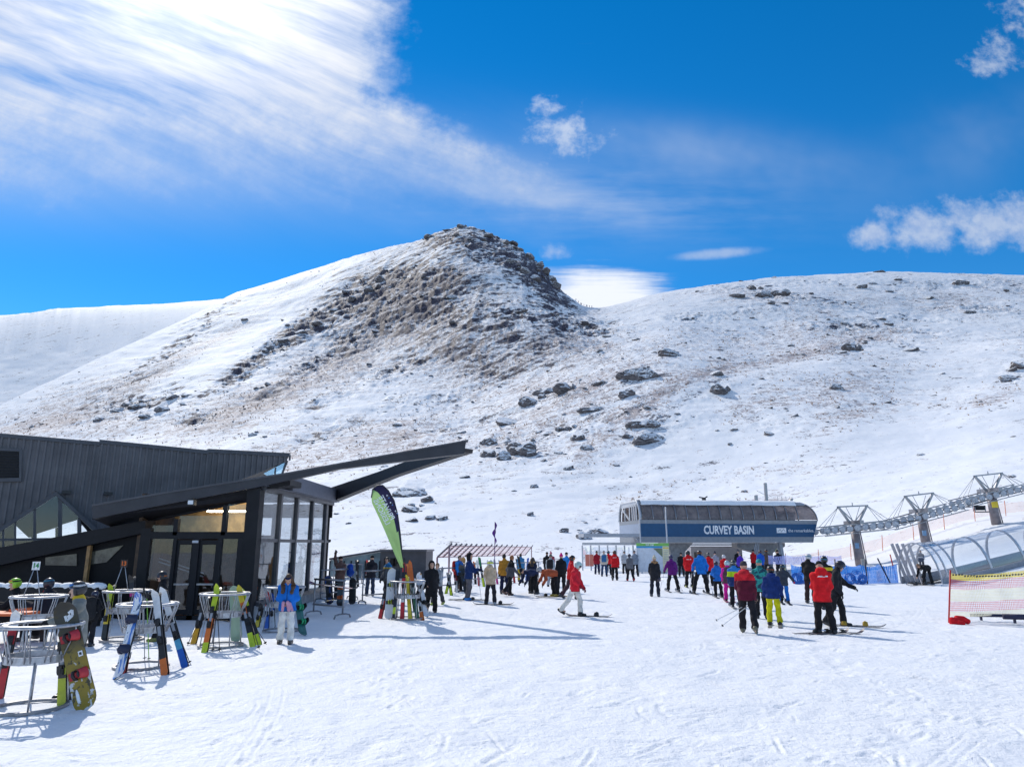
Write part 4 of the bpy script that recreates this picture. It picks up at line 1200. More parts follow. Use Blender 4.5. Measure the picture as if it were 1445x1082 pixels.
m = MB(); band(m, zB, zb1, .04, -.05); band(m, zB, zb1, .04, back=True); m.box((SL/2-.3, DP/2, zB+.1), (SL-.8, DP-.2, .15)); band(m, zb2, zw0, .03); band(m, zb2, zw0, .03, back=True)
m.prism([(SL-.55, .06, zB), (SL-.1, .06, zw0), (SL-.1, DP-.06, zw0), (SL-.55, DP-.06, zB)], (-.06, 0, 0)); m.prism([(0, .05, zB), (0, DP-.05, zB), (0, DP-.05, zb1), (0, .05, zb1)], (.06, 0, 0)); m.prism([(0, .05, zb2), (0, DP-.05, zb2), (0, DP-.05, zw0), (0, .05, zw0)], (.06, 0, 0))
m.build('hull', paint((.24, .26, .29)), stn)
m = MB(); band(m, zb1, zb2, .06); so_ = m.build('sign_panel', BLUEP, stn)
m = MB(); band(m, zb1, zb2, .02, back=True); m.prism([(-.02, .03, zb1), (-.02, DP-.03, zb1), (-.02, DP-.03, zb2), (-.02, .03, zb2)], (.06, 0, 0)); m.build('end_panel', paint((.30, .36, .47)), stn)
cw = (zb1+zb2)/2
Rx = Matrix.Rotation(math.pi/2, 4, 'X')
xm = (at(1028, 748, 61).x-a0.x)/math.cos(ang)
text_mesh('lettering', 'CURVEY BASIN', .96, WHITEP, Matrix.Translation((xm, -.075, cw)) @ Rx, so_, .032, .70)
xl = (at(1102, 748, 61.5).x-a0.x)/math.cos(ang)
m = MB(); m.box((xl, -.075, cw), (.86, .03, .42)); lg = m.build('logo', WHITEP, so_)
m = MB()
for (p, q_) in (((-.36, -.12), (-.12, .12)), ((-.12, .12), (-.02, -.12)), ((-.02, -.12), (.2, .12)), ((.2, .12), (.33, -.1))): m.bar((xl+p[0], -.097, cw+p[1]), (xl+q_[0], -.097, cw+q_[1]), .05, .012, 0, (0, 1, 0))
m.build('logo_mark', GREYP, lg)
text_mesh('lettering', 'the remarkables.', .36, WHITEP, Matrix.Translation((xl+.62, -.075, cw-.02)) @ Rx, so_, .0, .98, align='LEFT')
m = MB(); band(m, zw0+.04, zw1+.12, .0, .25, 6); m.build('window_band', SMOKE, stn)
m = MB(); band(m, zw0+.04, zw1+.12, .0, .25, 4, back=True); m.build('window_band', SMOKE, stn)
m = MB()
nrib = 15
for k in range(nrib+1):
    pts = []
    for i in range(8):
        z = zw0+(zw1+.25-zw0)*i/7; x = min(.12+k*(SL-.9)/nrib, 99); x = x if k < nrib else rend(z)-.04; pts.append((x, prof(z)-.05, z))
    m.tube(pts, .055, 5)
    m.tube([(a, DP-b, c) for a, b, c in pts], .055, 5)
for z, r in ((zw1+.10, .05),): m.tube([(.1, prof(z)-.04, z), (rend(z)-.05, prof(z)-.04, z)], r, 5)
m.build('window_ribs', STEEL, stn)
m = MB(); yb_ = [(0, zb2+.3)]
band(m, zw1+.12, zr, .03, .0, 4); band(m, zw1+.12, zr, .03, .0, 4, back=True); yt = prof(zr); m.box((SL/2-.7, DP/2, zr), (SL-1.5, DP-2*yt+.1, .07)); m.build('roof', GREYP, stn)
m = MB(); V = []
for i in range(40):
    for j in range(7):
        t = j/6; x = .25+i*(SL-1.9)/39; zc = zw1+.06+(zr-zw1-.06)*min(1, t*1.5); yy = prof(min(zc, zr))-.10 if t < .66 else yt+(t-.66)*5
        V.append((x, yy-.02, zc+.04+.10*min(1, t*1.5)+.03*vnoise(np.array([x*1.3]), np.array([j*.9]))[0]))
m.add(V, [(i*7+j, (i+1)*7+j, (i+1)*7+j+1, i*7+j+1) for i in range(39) for j in range(6)], 0, True)
m.build('roof_snow', SNOWM, stn)
# machinery hall inside, dim shapes behind the smoked panes
m = MB(); m.box((SL/2, DP/2, zw0+.3), (SL-1.2, 1.2, .5)); 
for k in range(12): m.lathe([(.02, -.08), (.5, -.08), (.5, .08), (.02, .08)], 14, (1+k*1.2, 1.2+.3*(k % 2), zw0+.45))
m.bar((.8, 1.0, zw0+.6), (SL-1.5, 1.0, zw0+.6), .15, .3); m.box((SL/2, DP-1.1, zw0+.7), (SL-2.5, .1, 1.4)); m.build('machinery', M((.30, .26, .25), rough=.6, var=.2, name='machinery'), stn)
# left end: rounded open end with uprights and a brace
m = MB()
pts = [(0, prof(zw0+(zr-zw0)*i/8), zw0+(zr-zw0)*i/8) for i in range(9)]; pts += [(a, DP-b, c) for a, b, c in pts[::-1]]
m.tube(pts, .10, 6)
for yy in (1.1, 1.7, 2.3, 3.1): m.bar((0, yy, zw0), (0, yy, zr-.25), .22, .06, 0, (1, 0, 0))
m.bar((0, 3.3, zw0+.1), (0, 5.2, zr-.6), .12, .12); m.bar((0, 4.6, zw0), (0, 4.6, zr-.4), .10, .10); m.build('end_frame', LGREY, stn)
m = MB(); m.prism([(-.03, yt+.1, zr-.02), (-.03, DP-yt-.1, zr-.02), (-.03, DP-.9, zw1), (-.03, .9, zw1)], (.05, 0, 0)); m.build('end_gable', LGREY, stn)
# supports
m = MB(); xs_ = (at(1091, 768, 63).x-a0.x)/math.cos(ang)
m.prism([(xs_-2.6, DP/2-.6, zB-.02), (xs_+1.9, DP/2-.6, zB-.02), (xs_+1.9, DP/2-.6, zB-.35), (xs_+.7, DP/2-.6, zB-.9), (xs_+.55, DP/2-.6, -.4), (xs_-.65, DP/2-.6, -.4), (xs_-.8, DP/2-.6, zB-.9), (xs_-2.6, DP/2-.6, zB-.4)], (0, 1.2, 0)); m.build('pylon', CONC, stn)
m = MB(); x_ = (at(960, 768, 63).x-a0.x)/math.cos(ang); m.prism([(x_-1.3, DP/2-.5, zB-.02), (x_+1.6, DP/2-.5, zB-.02), (x_+.8, DP/2-.5, zB-.8), (x_+.7, DP/2-.5, -.3), (x_-.5, DP/2-.5, -.3), (x_-.5, DP/2-.5, zB-.8)], (0, 1, 0)); m.build('pylon', CONC, stn)
m = MB(); x_ = (at(1112, 768, 61).x-a0.x)/math.cos(ang); m.bar((x_, 1, zB), (x_+.25, 1, -.3), .26, .3)
for o in (0, .3, .6): m.bar((x_-2.4+o*.5, .6, zB), (x_-3.0+o*.6, .6, .2), .07, .07)
m.build('strut', GREYP, stn)
m = MB(); m.box((-2.3, 1.2, zz(755)), (5.2, 2.2, .28)); m.bar((-.6, .4, zz(757)), (.3, .4, zz(764)), .1, .1); m.bar((-.1, .4, zz(757)), (-.1, .4, -.3), .12, .12); m.build('side_platform', GREYP, stn)
m = MB()
m.bar(((at(1104, 700, 62).x-a0.x)/math.cos(ang), DP/2, zr), ((at(1104, 700, 62).x-a0.x)/math.cos(ang), DP/2, zr+1.9), .22, .22)
xx = (at(1104, 700, 62).x-a0.x)/math.cos(ang)
m.bar((xx-1, DP/2, zr+.1), (xx-1, DP/2, zr+.75), .25, .2); m.bar((xx-1, DP/2, zr+.2), (xx, DP/2, zr+.05), .07, .07); m.bar((xx-.9, DP/2, zr+1.2), (xx, DP/2, zr+.75), .03, .03)
for o in (1.1, 1.5, 1.9, 2.3): m.bar((xx+o, DP/2, zr), (xx+o, DP/2, zr+.7), .035, .035)
m.bar((xx+2.2, DP/2, zr+.15), (xx+2.5, DP/2, zr+.5), .25, .2)
m.build('roof_mast', STEEL, stn)
m = MB(); xx = (at(1004, 700, 62).x-a0.x)/math.cos(ang); m.bar((xx, 2.6, zr), (xx, 2.6, zr+.4), .08, .08); m.box((xx, 2.6, zr+.30), (.3, .25, .2)); m.bar((xx-.45, 2.6, zr+.50), (xx+.1, 2.6, zr+.42), .04, .10); m.bar((xx+.35, 2.6, zr+.58), (xx, 2.6, zr+.38), .04, .10); m.build('weather_station', BLACKP, stn)
# hut under the terminal
hx = at(1012, 790, 69)
hut = thing('lift_hut', 'grey operator hut with snowy flat roof below the terminal', 'hut', (hx.x, 69, tz(hx.x, 69)-.1))
m = MB(); hw = at(1047, 768, 69).x-at(975, 768, 69).x; m.box((0, 1.5, 1.15), (hw, 3, 2.3)); m.build('wall', paint((.33, .32, .34)), hut)
m = MB(); m.box((0, 1.5, 2.42), (hw+.2, 3.2, .12)); m.build('roof', GREYP, hut)
m = MB(); m.box((0, 1.5, 2.56), (hw+.1, 3.1, .14)); m.build('snow_cap', SNOWM, hut)
m = MB(); m.box((-hw*.38, -.03, 1.3), (.6, .05, .9)); m.build('window', GLASSD, hut)
# glazed gate left of the terminal
gx = at(822, 790, 63); gate = thing('gate_frame', 'pale steel gate frame with glazed bays left of the terminal', 'gate', (gx.x, 63, 0))
gw_ = at(905, 768, 63).x-gx.x; gh = at(822, 765, 63).z
m = MB(); m.box((gw_/2, 0, gh-.12), (gw_, .25, .22))
for k in range(8): m.box((gw_*k/7, 0, gh/2-.2), (.12, .14, gh-.1))
m.build('frame', LGREY, gate)
for k in range(7):
    m = MB(); m.box((gw_*(k+.5)/7, .02, gh*.42), (gw_/7-.14, .02, gh*.8)); m.build('pane', glass((.90, .93, .96), .12), gate)
for k in (0, 1):
    m = MB(); m.box((gw_*(.08+k*.07), -.12, .75), (.35, .04, 1.0)); m.build('notice', paint((.65, .20, .14)), gate)
# trail map
mx = at(922, 800, 50); tm = thing('trail_map_board', 'white trail map board with green header and yellow side panel', 'sign', (mx.x, 50, 0))
w_ = at(945, 768, 50).x-at(899, 768, 50).x; z0, z1 = .25, at(922, 766, 50).z
m = MB(); m.box((0, 0, (z0+z1)/2), (w_, .06, z1-z0)); m.build('board', paint((.62, .66, .72)), tm)
m = MB(); m.box((0, -.045, z1-.1), (w_, .02, .2)); m.build('header', paint((.20, .48, .10)), tm)
text_mesh('lettering', 'trail map', .16, WHITEP, Matrix.Translation((-.2, -.06, z1-.1)) @ Rx, tm, .004)
m = MB(); m.box((-w_*.1, -.045, z1-.27), (w_*.8, .02, .12)); m.build('sky_strip', paint((.03, .30, .62)), tm)
m = MB(); m.box((w_*.40, -.045, (z0+z1)/2-.1), (w_*.2, .02, z1-z0-.25)); m.box((w_*.40, -.058, z1-.33), (w_*.17, .01, .06), 1)
for k in range(9): m.box((w_*.40, -.058, z1-.5-k*.12), (w_*.15, .008, .03), 2)
m.build('key_panel', [paint((.70, .66, .42)), paint((.72, .50, .03)), GREYP], tm)
m = MB(); m.prism([(w_*.02, -.045, z1-.36), (w_*.29, -.045, z1-.36), (w_*.29, -.045, z1-.95)], (0, .012, 0)); m.build('forest_patch', paint((.16, .19, .11)), tm)
m = MB()
for sg in (-1, 1): m.bar((sg*(w_/2-.1), .06, -.1), (sg*(w_/2-.1), .06, z1-.05), .08, .08)
m.build('post', GREYP, tm)
for px_, py0, py1, Y, lab in ((902, 722, 800, 56, 'thin pale pole just left of the trail map'), (939, 716, 800, 52, 'thin pale pole rising behind the trail map before the blue panel')):
    p = at(px_, py0, Y); m = MB(); m.tube([(0, 0, -.1), (0, 0, p.z)], [.06, .045], 8); m.box((0, 0, p.z), (.09, .09, .12)); m.lathe([(.1, -.1), (.1, .04), (.06, .06)], 10)
    tag(m.build('pole', LGREY), lab, 'pole').location = (p.x, Y, 0)

# ------------------------------------------------------------------ lift towers
HW = 1.35
def tower(px, pyrope, Y, slope, label, group, wide=1.0, npx=0, lean=0.06, ylw=False):
    c = at(px, pyrope, Y); g = tz(c.x+.3, Y)
    t = thing('lift_tower', label, 'lift tower', (c.x, c.y, 0), 0, group)
    m = MB(); m.tube([(lean*(c.z-g+1), 0, g-.6), (0, 0, c.z+.15)], [.42, .33], 14); m.tube([(lean*(c.z-g+1)+.55, -.1, g-.6), (.42, -.1, c.z-.2)], .05, 5)
    m.build('pole', M((.24, .21, .22), rough=.5, metal=.35, var=.12, vs=3, name='tower_steel'), t)
    if ylw:
        m = MB(); m.box((.05, -.36, c.z-.95), (.55, .04, .55)); m.build('number_plate', YEL, t)
    else:
        m = MB(); m.box((-.12, -.42, c.z-1.6), (.3, .12, .45)); m.build('control_box', paint((.18, .32, .50)), t)
    m = MB(); m.bar((0, -1.5, c.z+.35), (0, 1.5, c.z+.35), .34, .34)
    for yy in (-.15,):
        for sx_ in (-1, 1):
            m.bar((sx_*.35, yy, c.z+.3+slope*.35*sx_), (sx_*1.25, yy, c.z+1.75+slope*sx_*.5), .20, .16)
        m.bar((-1.35, yy, c.z+1.75-slope*.6), (1.35, yy, c.z+1.75+slope*.6), .12, .12)
        for sx_ in (-1, 1):
            for e in (1.9, 2.3, 2.7): m.bar((sx_*1.25, yy, c.z+1.75+slope*sx_*.5), (sx_*e*1.15, yy, c.z+.25+slope*sx_*e*1.1), .035, .035)
            m.bar((sx_*1.25, yy, c.z+1.75+slope*sx_*.5), (0, yy, c.z+.4), .08, .08); m.bar((sx_*.6, yy, c.z+1.7), (sx_*.1, yy, c.z+.5), .04, .04)
        m.bar((0, yy, c.z+1.7), (0, yy, c.z+2.05), .06, .06)
    m.build('crossarm', STEEL, t)
    for yy in (-1.15, 1.15):
        m = MB(); n_ = 10
        for o in (.22, -.02): m.bar((-3.0*wide, yy, c.z+o-3.0*slope*wide), (3.0*wide, yy, c.z+o+3.0*slope*wide), .10, .09)
        for k in range(8):
            x = (-2.8+k*.8)*wide; m.bar((x, yy, c.z+.2+x*slope), (x+.3, yy, c.z-.05+x*slope), .05, .05)
        m.bar((-3.1*wide, yy-.45, c.z-.50-3.1*slope*wide), (3.1*wide, yy-.45, c.z-.50+3.1*slope*wide), .30, .05)
        for k in range(6):
            x = (-2.9+k*1.16)*wide; m.bar((x, yy-.4, c.z-.5+x*slope), (x, yy, c.z+.05+x*slope), .04, .04)
        tr_ = m.build('sheave_train', STEEL, t)
        for k in range(n_):
            x = (-2.8+k*5.6/(n_-1))*wide; mm = MB()
            mm.lathe([(.03, -.05), (.10, -.05), (.10, -.06), (.27, -.06), (.27, .06), (.10, .06), (.03, .05)], 12)
            Mx = Matrix.Translation((x, yy-.12, c.z-.12+x*slope)) @ Matrix.Rotation(math.pi/2, 4, 'X')
            mm.build('sheave', LGREY, tr_, M4=Mx)
    return c
GT = 'towers of the chairlift right of the terminal'
c1 = tower(1205, 743, 61.5, .10, 'chairlift tower standing nearest to the blue terminal', GT, 1.05)
c2 = tower(1299, 726, 62.5, .26, 'chairlift tower second from the terminal, behind the clear tunnel end', GT, 1.05)
c3 = tower(1397, 697, 63.5, .24, 'chairlift tower with a yellow plate on its pole', GT, 1.05, ylw=True)
c4 = tower(1520, 668, 65, .3, 'chairlift tower at the right edge of the photo', GT, 1.0)
m = MB()
for yy in (-1.15, 1.15):
    pts = [V3(c.x, c.y+yy, c.z-.32) for c in (c1, c2, c3, c4)]; pts = [V3(at(1158, 750, 62).x, 61.5+yy, c1.z-.25)]+pts; m.tube(pts, .045, 5)
ft = V3(420, 190, tz(420, 190)+12)
for yy in (-1.15, 1.15): m.tube([V3(c4.x, c4.y+yy, c4.z-.32), V3(80, 75+yy, c4.z+8)], .045, 5)
tag(m.build('haul_rope', BLACKP), 'steel haul rope running over the lift towers', 'cable')
p = at(1386, 722, 60.8); ch = thing('lift_chair', 'empty lift chair hanging beside the yellow plated tower', 'lift chair', p)
m = MB(); m.box((0, 0, .0), (1.0, .45, .08)); m.build('seat', DARK, ch); m = MB(); m.bar((-.6, .2, .05), (-.6, .25, .85), .05, .05); m.bar((-.45, .2, .02), (-.45, .22, .45), .05, .05); m.bar((.45, .2, .02), (.45, .22, .45), .05, .05); m.bar((-.6, .25, .85), (.3, .3, 1.5), .05, .05); m.bar((.3, .3, 1.5), (.3, .3, 2.1), .05, .05); m.build('hanger', STEEL, ch)
m = MB(); m.box((0, .23, .35), (1.0, .05, .4)); m.build('backrest', DARK, ch)

# ------------------------------------------------------------------ conveyor tunnel
CLEAR = glass((.93, .95, .97), .05)
tun = thing('conveyor_tunnel', 'clear arched tunnel over the beginners conveyor right of the towers', 'tunnel', (0, 0, 0))
Ct = [at(px_, 815, Y) for px_, Y in ((1300, 39.6), (1310, 40.2), (1325, 41.0), (1376, 43.2), (1426, 45.2), (1482, 47.4), (1545, 50))]
Ct = [V3(c.x, c.y, tz(c.x, c.y)) for c in Ct]
bases = [(1287, 819), (1300, 819), (1315, 818), (1368, 811), (1419, 806), (1475, 800), (1540, 792)]
def arch(c, i, w=1.05, hgt=2.25, n=14):
    a_, b_ = Ct[max(i-1, 0)], Ct[min(i+1, len(Ct)-1)]
    d = (b_-a_).normalized(); sd = V3(d.y, -d.x, 0).normalized(); up = sd.cross(d).normalized(); up = up if up.z > 0 else -up
    up = (up-d*.22).normalized()
    return [c+sd*w*math.cos(math.pi*k/n)*(1 if 0 < k < n else 1)+up*hgt*math.sin(math.pi*k/n)**.8 for k in range(n+1)]
AR = [arch(c, i) for i, c in enumerate(Ct)]
for i, a_ in enumerate(AR):
    m = MB()
    d = (Ct[min(i+1, len(Ct)-1)]-Ct[max(i-1, 0)]).normalized()
    for k in range(len(a_)-1): m.bar(a_[k], a_[k+1],   .24 if i > 2 else .15, .05, 0, d.cross(a_[k+1]-a_[k]))
    m.build('arch_rib', M((.52, .52, .55), rough=.35, metal=.55, var=.08, name='aluminium'), tun)
for i in range(len(AR)-1):
    m = MB(); n_ = len(AR[0]); V = AR[i]+AR[i+1]; m.add(V, [(k, k+1, n_+k+1, n_+k) for k in range(n_-1)], 0, True); m.build('clear_cover', CLEAR, tun)
    for e in (0, n_-1):
        m = MB(); m.bar(AR[i][e]+V3(0, 0, .12), AR[i+1][e]+V3(0, 0, .12), .08, .45); m.build('skirting', M((.30, .30, .32), rough=.7), tun)
m = MB()
for o in (-.5, -.15, .2, .5):
    b_ = Ct[0]+V3(-.35, o*1.5, 0); m.bar(b_, b_+V3(-.55-.1*o, .1, 2.15), .16, .06, 0, (0, 1, 0))
m.build('entry_flap', M((.42, .40, .42), rough=.5, var=.1), tun)
m = MB(); m.bar(Ct[0]+V3(-.6, -.4, .05), Ct[-1]+V3(0, 0, .08), .8, .06); m.build('belt', BLACKP, tun)

# ------------------------------------------------------------------ fences and nets
def netstrip(mb, pts0, pts1, m_=0):
    n_ = len(pts0); mb.add(list(pts0)+list(pts1), [(i, i+1, n_+i+1, n_+i) for i in range(n_-1)], m_)
nf = thing('net_fence', 'red and yellow safety net strung from a red pole at right', 'fence', gnd(1338, 877))
gp = gnd(1338, 877); Yp = gp.y
m = MB(); a_ = at(1341, 804, Yp); m.tube([V3(gp.x, Yp, -.1), V3(a_.x, Yp, a_.z)], .022, 8); LBp = m.build('pole', RED, nf, local=False)
def band_(name, y0l, y1l, mat_):
    m = MB(); xs = [1340, 1350, 1362, 1375, 1390, 1410, 1430, 1450, 1480, 1520]; sag = [0, 2.2, 3.6, 4.2, 4.0, 2.8, 1.2, 0, -1, -1]
    p0 = [at(x, y0l+s_*(1 if y0l < 830 else .4)-(x-1340)*.035, Yp+.05+(x-1340)*.003+.05*math.sin(x*.13)) for x, s_ in zip(xs, sag)]; p1 = [at(x, y1l+s_*(1 if y1l < 830 else .4)-(x-1340)*.03, Yp+.05+(x-1340)*.003+.05*math.sin(x*.13)) for x, s_ in zip(xs, sag)]
    netstrip(m, p1, p0); m.build(name, mat_, nf, local=False)
YN = netting((.82, .68, .16), .25, .05); RN = netting((.70, .14, .16), .66, .05); CN = netting((.86, .82, .64), .34, .04)
band_('yellow_band', 808, 816, YN); band_('red_mesh', 816, 831, RN); band_('cream_band', 831, 848, CN); band_('red_mesh', 848, 862, RN); band_('cream_band', 862, 869, CN)
m = MB()
for k in range(26):
    x = 1344+k*4.2; y = 811.5+[0, 2.2, 3.2, 3.6, 3.4, 2.5, 1][min(6, k//4)]-(x-1340)*.035; p = at(x, y, Yp+.02); m.bar(p, p+V3(.045, 0, .02), .015, .035)
m.build('black_marks', BLACKP, nf, local=False)
# red jacket thrown on the snow, dark poles
g = gnd(1354, 880); jk = SDF(.04); jk.wr = .02
for a_, b_, r_ in (((-.17, 0, .07), (.12, .02, .10), .10), ((.1, 0, .1), (.2, -.03, .06), .085), ((-.1, -.1, .05), (.02, -.14, .045), .06), ((-.02, .02, .14), (.12, 0, .15), .07)): jk.c(a_, b_, r_, r_*.85)
v_, q_ = jk.mesh(.016); tag(mesh_np('jacket', v_, q_, cloth((.62, .012, .02)), None, True), 'red jacket dropped on the snow below the net fence', 'jacket').location = g
for i, (x0, y0, x1, y1, r_, lab) in enumerate(((1370, 871, 1420, 872, .045, 'thin navy padded bar lying left of the thicker one below the net'), (1417, 875, 1500, 877, .075, 'thick navy padded bar lying on the snow at the right edge'))):
    a_, b_ = gnd(x0, y0+4), gnd(x1, y1+4); m = MB(); m.tube([a_+V3(0, 0, r_+.1), b_+V3(0, 0, r_+.1)], r_, 10); m.bar(a_+V3(.3, 0, 0), a_+V3(.3, 0, .12), .05, .05); tag(m.build('padded_bar', NAVY), lab, 'bar')
# blue net by the terminal queue
bn = thing('blue_net_fence', 'blue safety net fence with dark posts between queue and tunnel', 'fence', gnd(1195, 822))
BN = netting((.05, .25, .72), .16, .07); BN2 = netting((.30, .36, .75), .45, .07)
def gz(x, y): return V3(x, y, tz(x, y))
def run(px0, px1, py, n, Yo=0): 
    a_, b_ = gnd(px0, py), gnd(px1, py); return [gz(a_.x+(b_.x-a_.x)*i/n, a_.y+(b_.y-a_.y)*i/n+Yo) for i in range(n+1)]
def netwall(name, px0, px1, py, h0, h1, n, mat_, par, sag=.12, Yo=0):
    r_ = run(px0, px1, py, n, Yo); m = MB()
    netstrip(m, [p+V3(0, 0, h0) for p in r_], [p+V3(0, .12*math.sin(i*1.3), h1-sag*abs(math.sin(i*math.pi/4))) for i, p in enumerate(r_)]); return m.build(name, mat_, par, local=False)
netwall('lower_net', 1118, 1268, 822, .0, 1.02, 24, BN, bn)
netwall('upper_net', 1090, 1196, 818, .95, 1.5, 16, BN2, bn, .08, .4)
for k, (px_, h_, ln) in enumerate(((1224, 1.35, .0), (1256, 1.35, -.55), (1140, 1.3, .1), (1180, 1.3, .05))):
    p = gnd(px_, 822); m = MB(); m.tube([gz(p.x, p.y), gz(p.x, p.y)+V3(ln, 0, h_)], .04, 6); m.build('post', NAVY, bn, local=False)
p = gnd(1266, 821); m = MB(); m.tube([gz(p.x, p.y), gz(p.x, p.y)+V3(-.22, 0, 1.55)], .035, 6); m.build('end_post', RED, bn, local=False)
m = MB(); p = gnd(1221, 821); m.box((p.x, p.y-.06, 1.05), (.28, .05, .5)); m.build('notice', paint((.45, .40, .33)), bn, local=False)
of = thing('orange_net_fence', 'long faded orange safety net far behind the tunnel and queue', 'fence', at(1250, 785, 58))
ON = netting((.82, .52, .40), .72, .09)
m = MB(); xs = list(range(1060, 1500, 12)); pts0 = []; pts1 = []
for x in xs:
    u_ = at(x, 780, 66); z_ = tz(u_.x, 66+(x-1060)*.004); pts0.append(V3(u_.x, 66+(x-1060)*.004, z_+.25)); pts1.append(pts0[-1]+V3(0, .1*math.sin(x*.3), .95))
netstrip(m, pts0, pts1); m.build('net', ON, of, local=False)
for i in range(0, len(xs), 4):
    m = MB(); p = pts0[i]; m.tube([p-V3(0, 0, .6), p+V3(.1, 0, 1.2)], .03, 5); m.build('post', ORANGE, of, local=False)
hp_ = gnd(1145, 822); hoops = []
for k, (px_, r_) in enumerate(((1122, .30), (1131, .36), (1141, .32), (1150, .34), (1158, .28), (1197, .30), (1207, .36), (1214, .26))):
    p = gnd(px_, 823); m = MB(); rs_ = random.Random(k)
    for q in range(5):
        r2 = r_*(1-.12*q); tl_ = rs_.uniform(-.5, .5)
        m.tube([(r2*math.cos(a_), tl_*r2*math.sin(a_)+rs_.uniform(-.01, .01), r_+r2*math.sin(a_)) for a_ in [2*math.pi*i/18 for i in range(18)]], .022, 5, closed=True)
    o = m.build('net_coil', paint((.03, .16, .55))); o.location = gz(p.x, p.y-.3)
    tag(o, 'coil of blue netting standing in front of the blue net fence', 'coil', 'coils of blue net')
# slanted pole fence
sf = thing('slanted_fence', 'row of slanted poles carrying pale pink netting behind the racks', 'fence', (0, 0, 0))
F0, F1 = V3(gnd(628, 822).x, 38, 0), V3(at(748, 790, 82).x, 82, 0)
F0 = V3(at(629, 790, 40).x, 40, 0)
npst = 17; tops = []
for i in range(npst):
    t_ = (i/(npst-1)); Y = 1/((1-t_)/40+t_/82); x = at(629+(743-629)*t_, 790, Y).x; b_ = V3(x-.35, Y, tz(x, Y)+.15); tp = V3(x+.55, Y, 2.2+.02*(Y-40)*.3); m = MB()
    tp = at(638+(752-638)*t_, 766.5+2.5*t_, Y); b_ = V3(at(617+(741-617)*t_, 786, Y).x, Y, at(600, 786-3*t_, Y).z)
    m.tube([b_, tp], .055, 6); m.build('pole', M((.12, .10, .12), rough=.6) if i % 1 == 0 else RED, sf)
    tops.append((b_.lerp(tp, .82), b_))
m = MB(); m.tube([a_ for a_, b_ in tops], .035, 5); m.tube([b_ for a_, b_ in tops], .03, 5); m.tube([tops[0][0], V3(tops[0][0].x, tops[0][0].y, 0)], .06, 5); m.tube([tops[0][1], V3(tops[0][1].x, tops[0][1].y, 0)], .06, 5); m.tube([tops[-1][0], V3(tops[-1][0].x, tops[-1][0].y, 0)], .06, 5); m.build('rail', M((.40, .26, .27), rough=.6), sf)
m = MB(); netstrip(m, [b_ for a_, b_ in tops], [a_ for a_, b_ in tops]); m.build('netting', netting((.62, .42, .45), .55, .12), sf)
# low building behind the flag
Yb = 46; bx0, bx1 = at(466, 790, Yb).x, at(601, 790, Yb).x; bz = at(540, 777.5, Yb).z
lb = thing('low_building', 'low dark building with long glazed front behind the green flag', 'building', ((bx0+bx1)/2, Yb, 0))
w_ = bx1-bx0
m = MB(); m.box((w_*.26, 2, bz/2), (w_*.48, 4, bz)); m.build('wall', M((.07, .068, .075), rough=.6, var=.1, vs=2), lb)
m = MB(); m.prism([(-w_*.5, -.3, bz-.55), (.03*w_, -.3, bz-.02), (w_*.51, -.3, bz-.02), (w_*.51, -.3, bz+.10), (.03*w_, -.3, bz+.10), (-w_*.5, -.3, bz-.42)], (0, 4.6, 0)); m.build('roof', TRIM, lb)
m = MB(); m.prism([(-w_*.5, 0, .1), (.02*w_, 0, .1), (.02*w_, 0, bz-.05), (-w_*.5, 0, bz-.56)], (0, .03, 0)); m.build('glazing', M((.20, .26, .28), rough=.12, var=.25, vs=1.0, name='teal_glass'), lb)
m = MB()
for k in range(8): m.box((-w_*.5+k*w_*.52/7, -.05, bz/2-.3), (.07, .06, bz-.6))
m.build('mullion', DARK, lb)
for k, x in enumerate((.12, .22)):
    m = MB(); m.box((w_*x, -.03, 1.0), (.7, .05, .5)); m.build('window', GLASSD, lb)

# ------------------------------------------------------------------ flags
def flagmat(c):
    m = bpy.data.materials.new('flag_cloth'); m.use_nodes = True; nt = m.node_tree; nt.nodes.clear(); N.nt = nt
    di = nt.nodes.new('ShaderNodeBsdfDiffuse'); tl = nt.nodes.new('ShaderNodeBsdfTranslucent'); mx = nt.nodes.new('ShaderNodeMixShader'); o = nt.nodes.new('ShaderNodeOutputMaterial'); t = nt.nodes.new('ShaderNodeTexCoord')
    cc = mixc(noise(N(t.outputs['Object']), 5, 3), tuple(x*.85 for x in c), tuple(min(1, x*1.1) for x in c)); mx.inputs[0].default_value = .55
    for b in (di, tl): nt.links.new(cc.s, b.inputs[0])
    nt.links.new(di.outputs[0], mx.inputs[1]); nt.links.new(tl.outputs[0], mx.inputs[2]); nt.links.new(mx.outputs[0], o.inputs[0]); return m
GF = flagmat((.32, .52, .22)); NVF = flagmat((.03, .03, .075))
Yf = gnd(575, 872).y
fl = thing('feather_flag', 'green and navy feather flag reading PRIVATE LESSONS in reverse', 'flag', gnd(569, 872))
fo = at(568, 800, Yf)
outer = [(571, 801), (567, 775), (564.5, 750), (561, 725), (556, 706), (548, 692), (540, 684.5), (532, 685), (526, 690), (524, 702), (525, 710)]
inner = [(525, 710), (531, 722), (540, 742), (549, 763), (557, 782), (565, 800)]
def fp(x, y, o=0): return at(x, y, Yf+o+.06*math.sin(y*.07))
m = MB(); m.tube([V3(gnd(569, 872).x, Yf, 0)]+[fp(x, y, -.01) for x, y in outer[:-1]], [.03, .022]+[.018]*(len(outer)-2), 6); m.build('pole', BLACKP, fl, local=False)
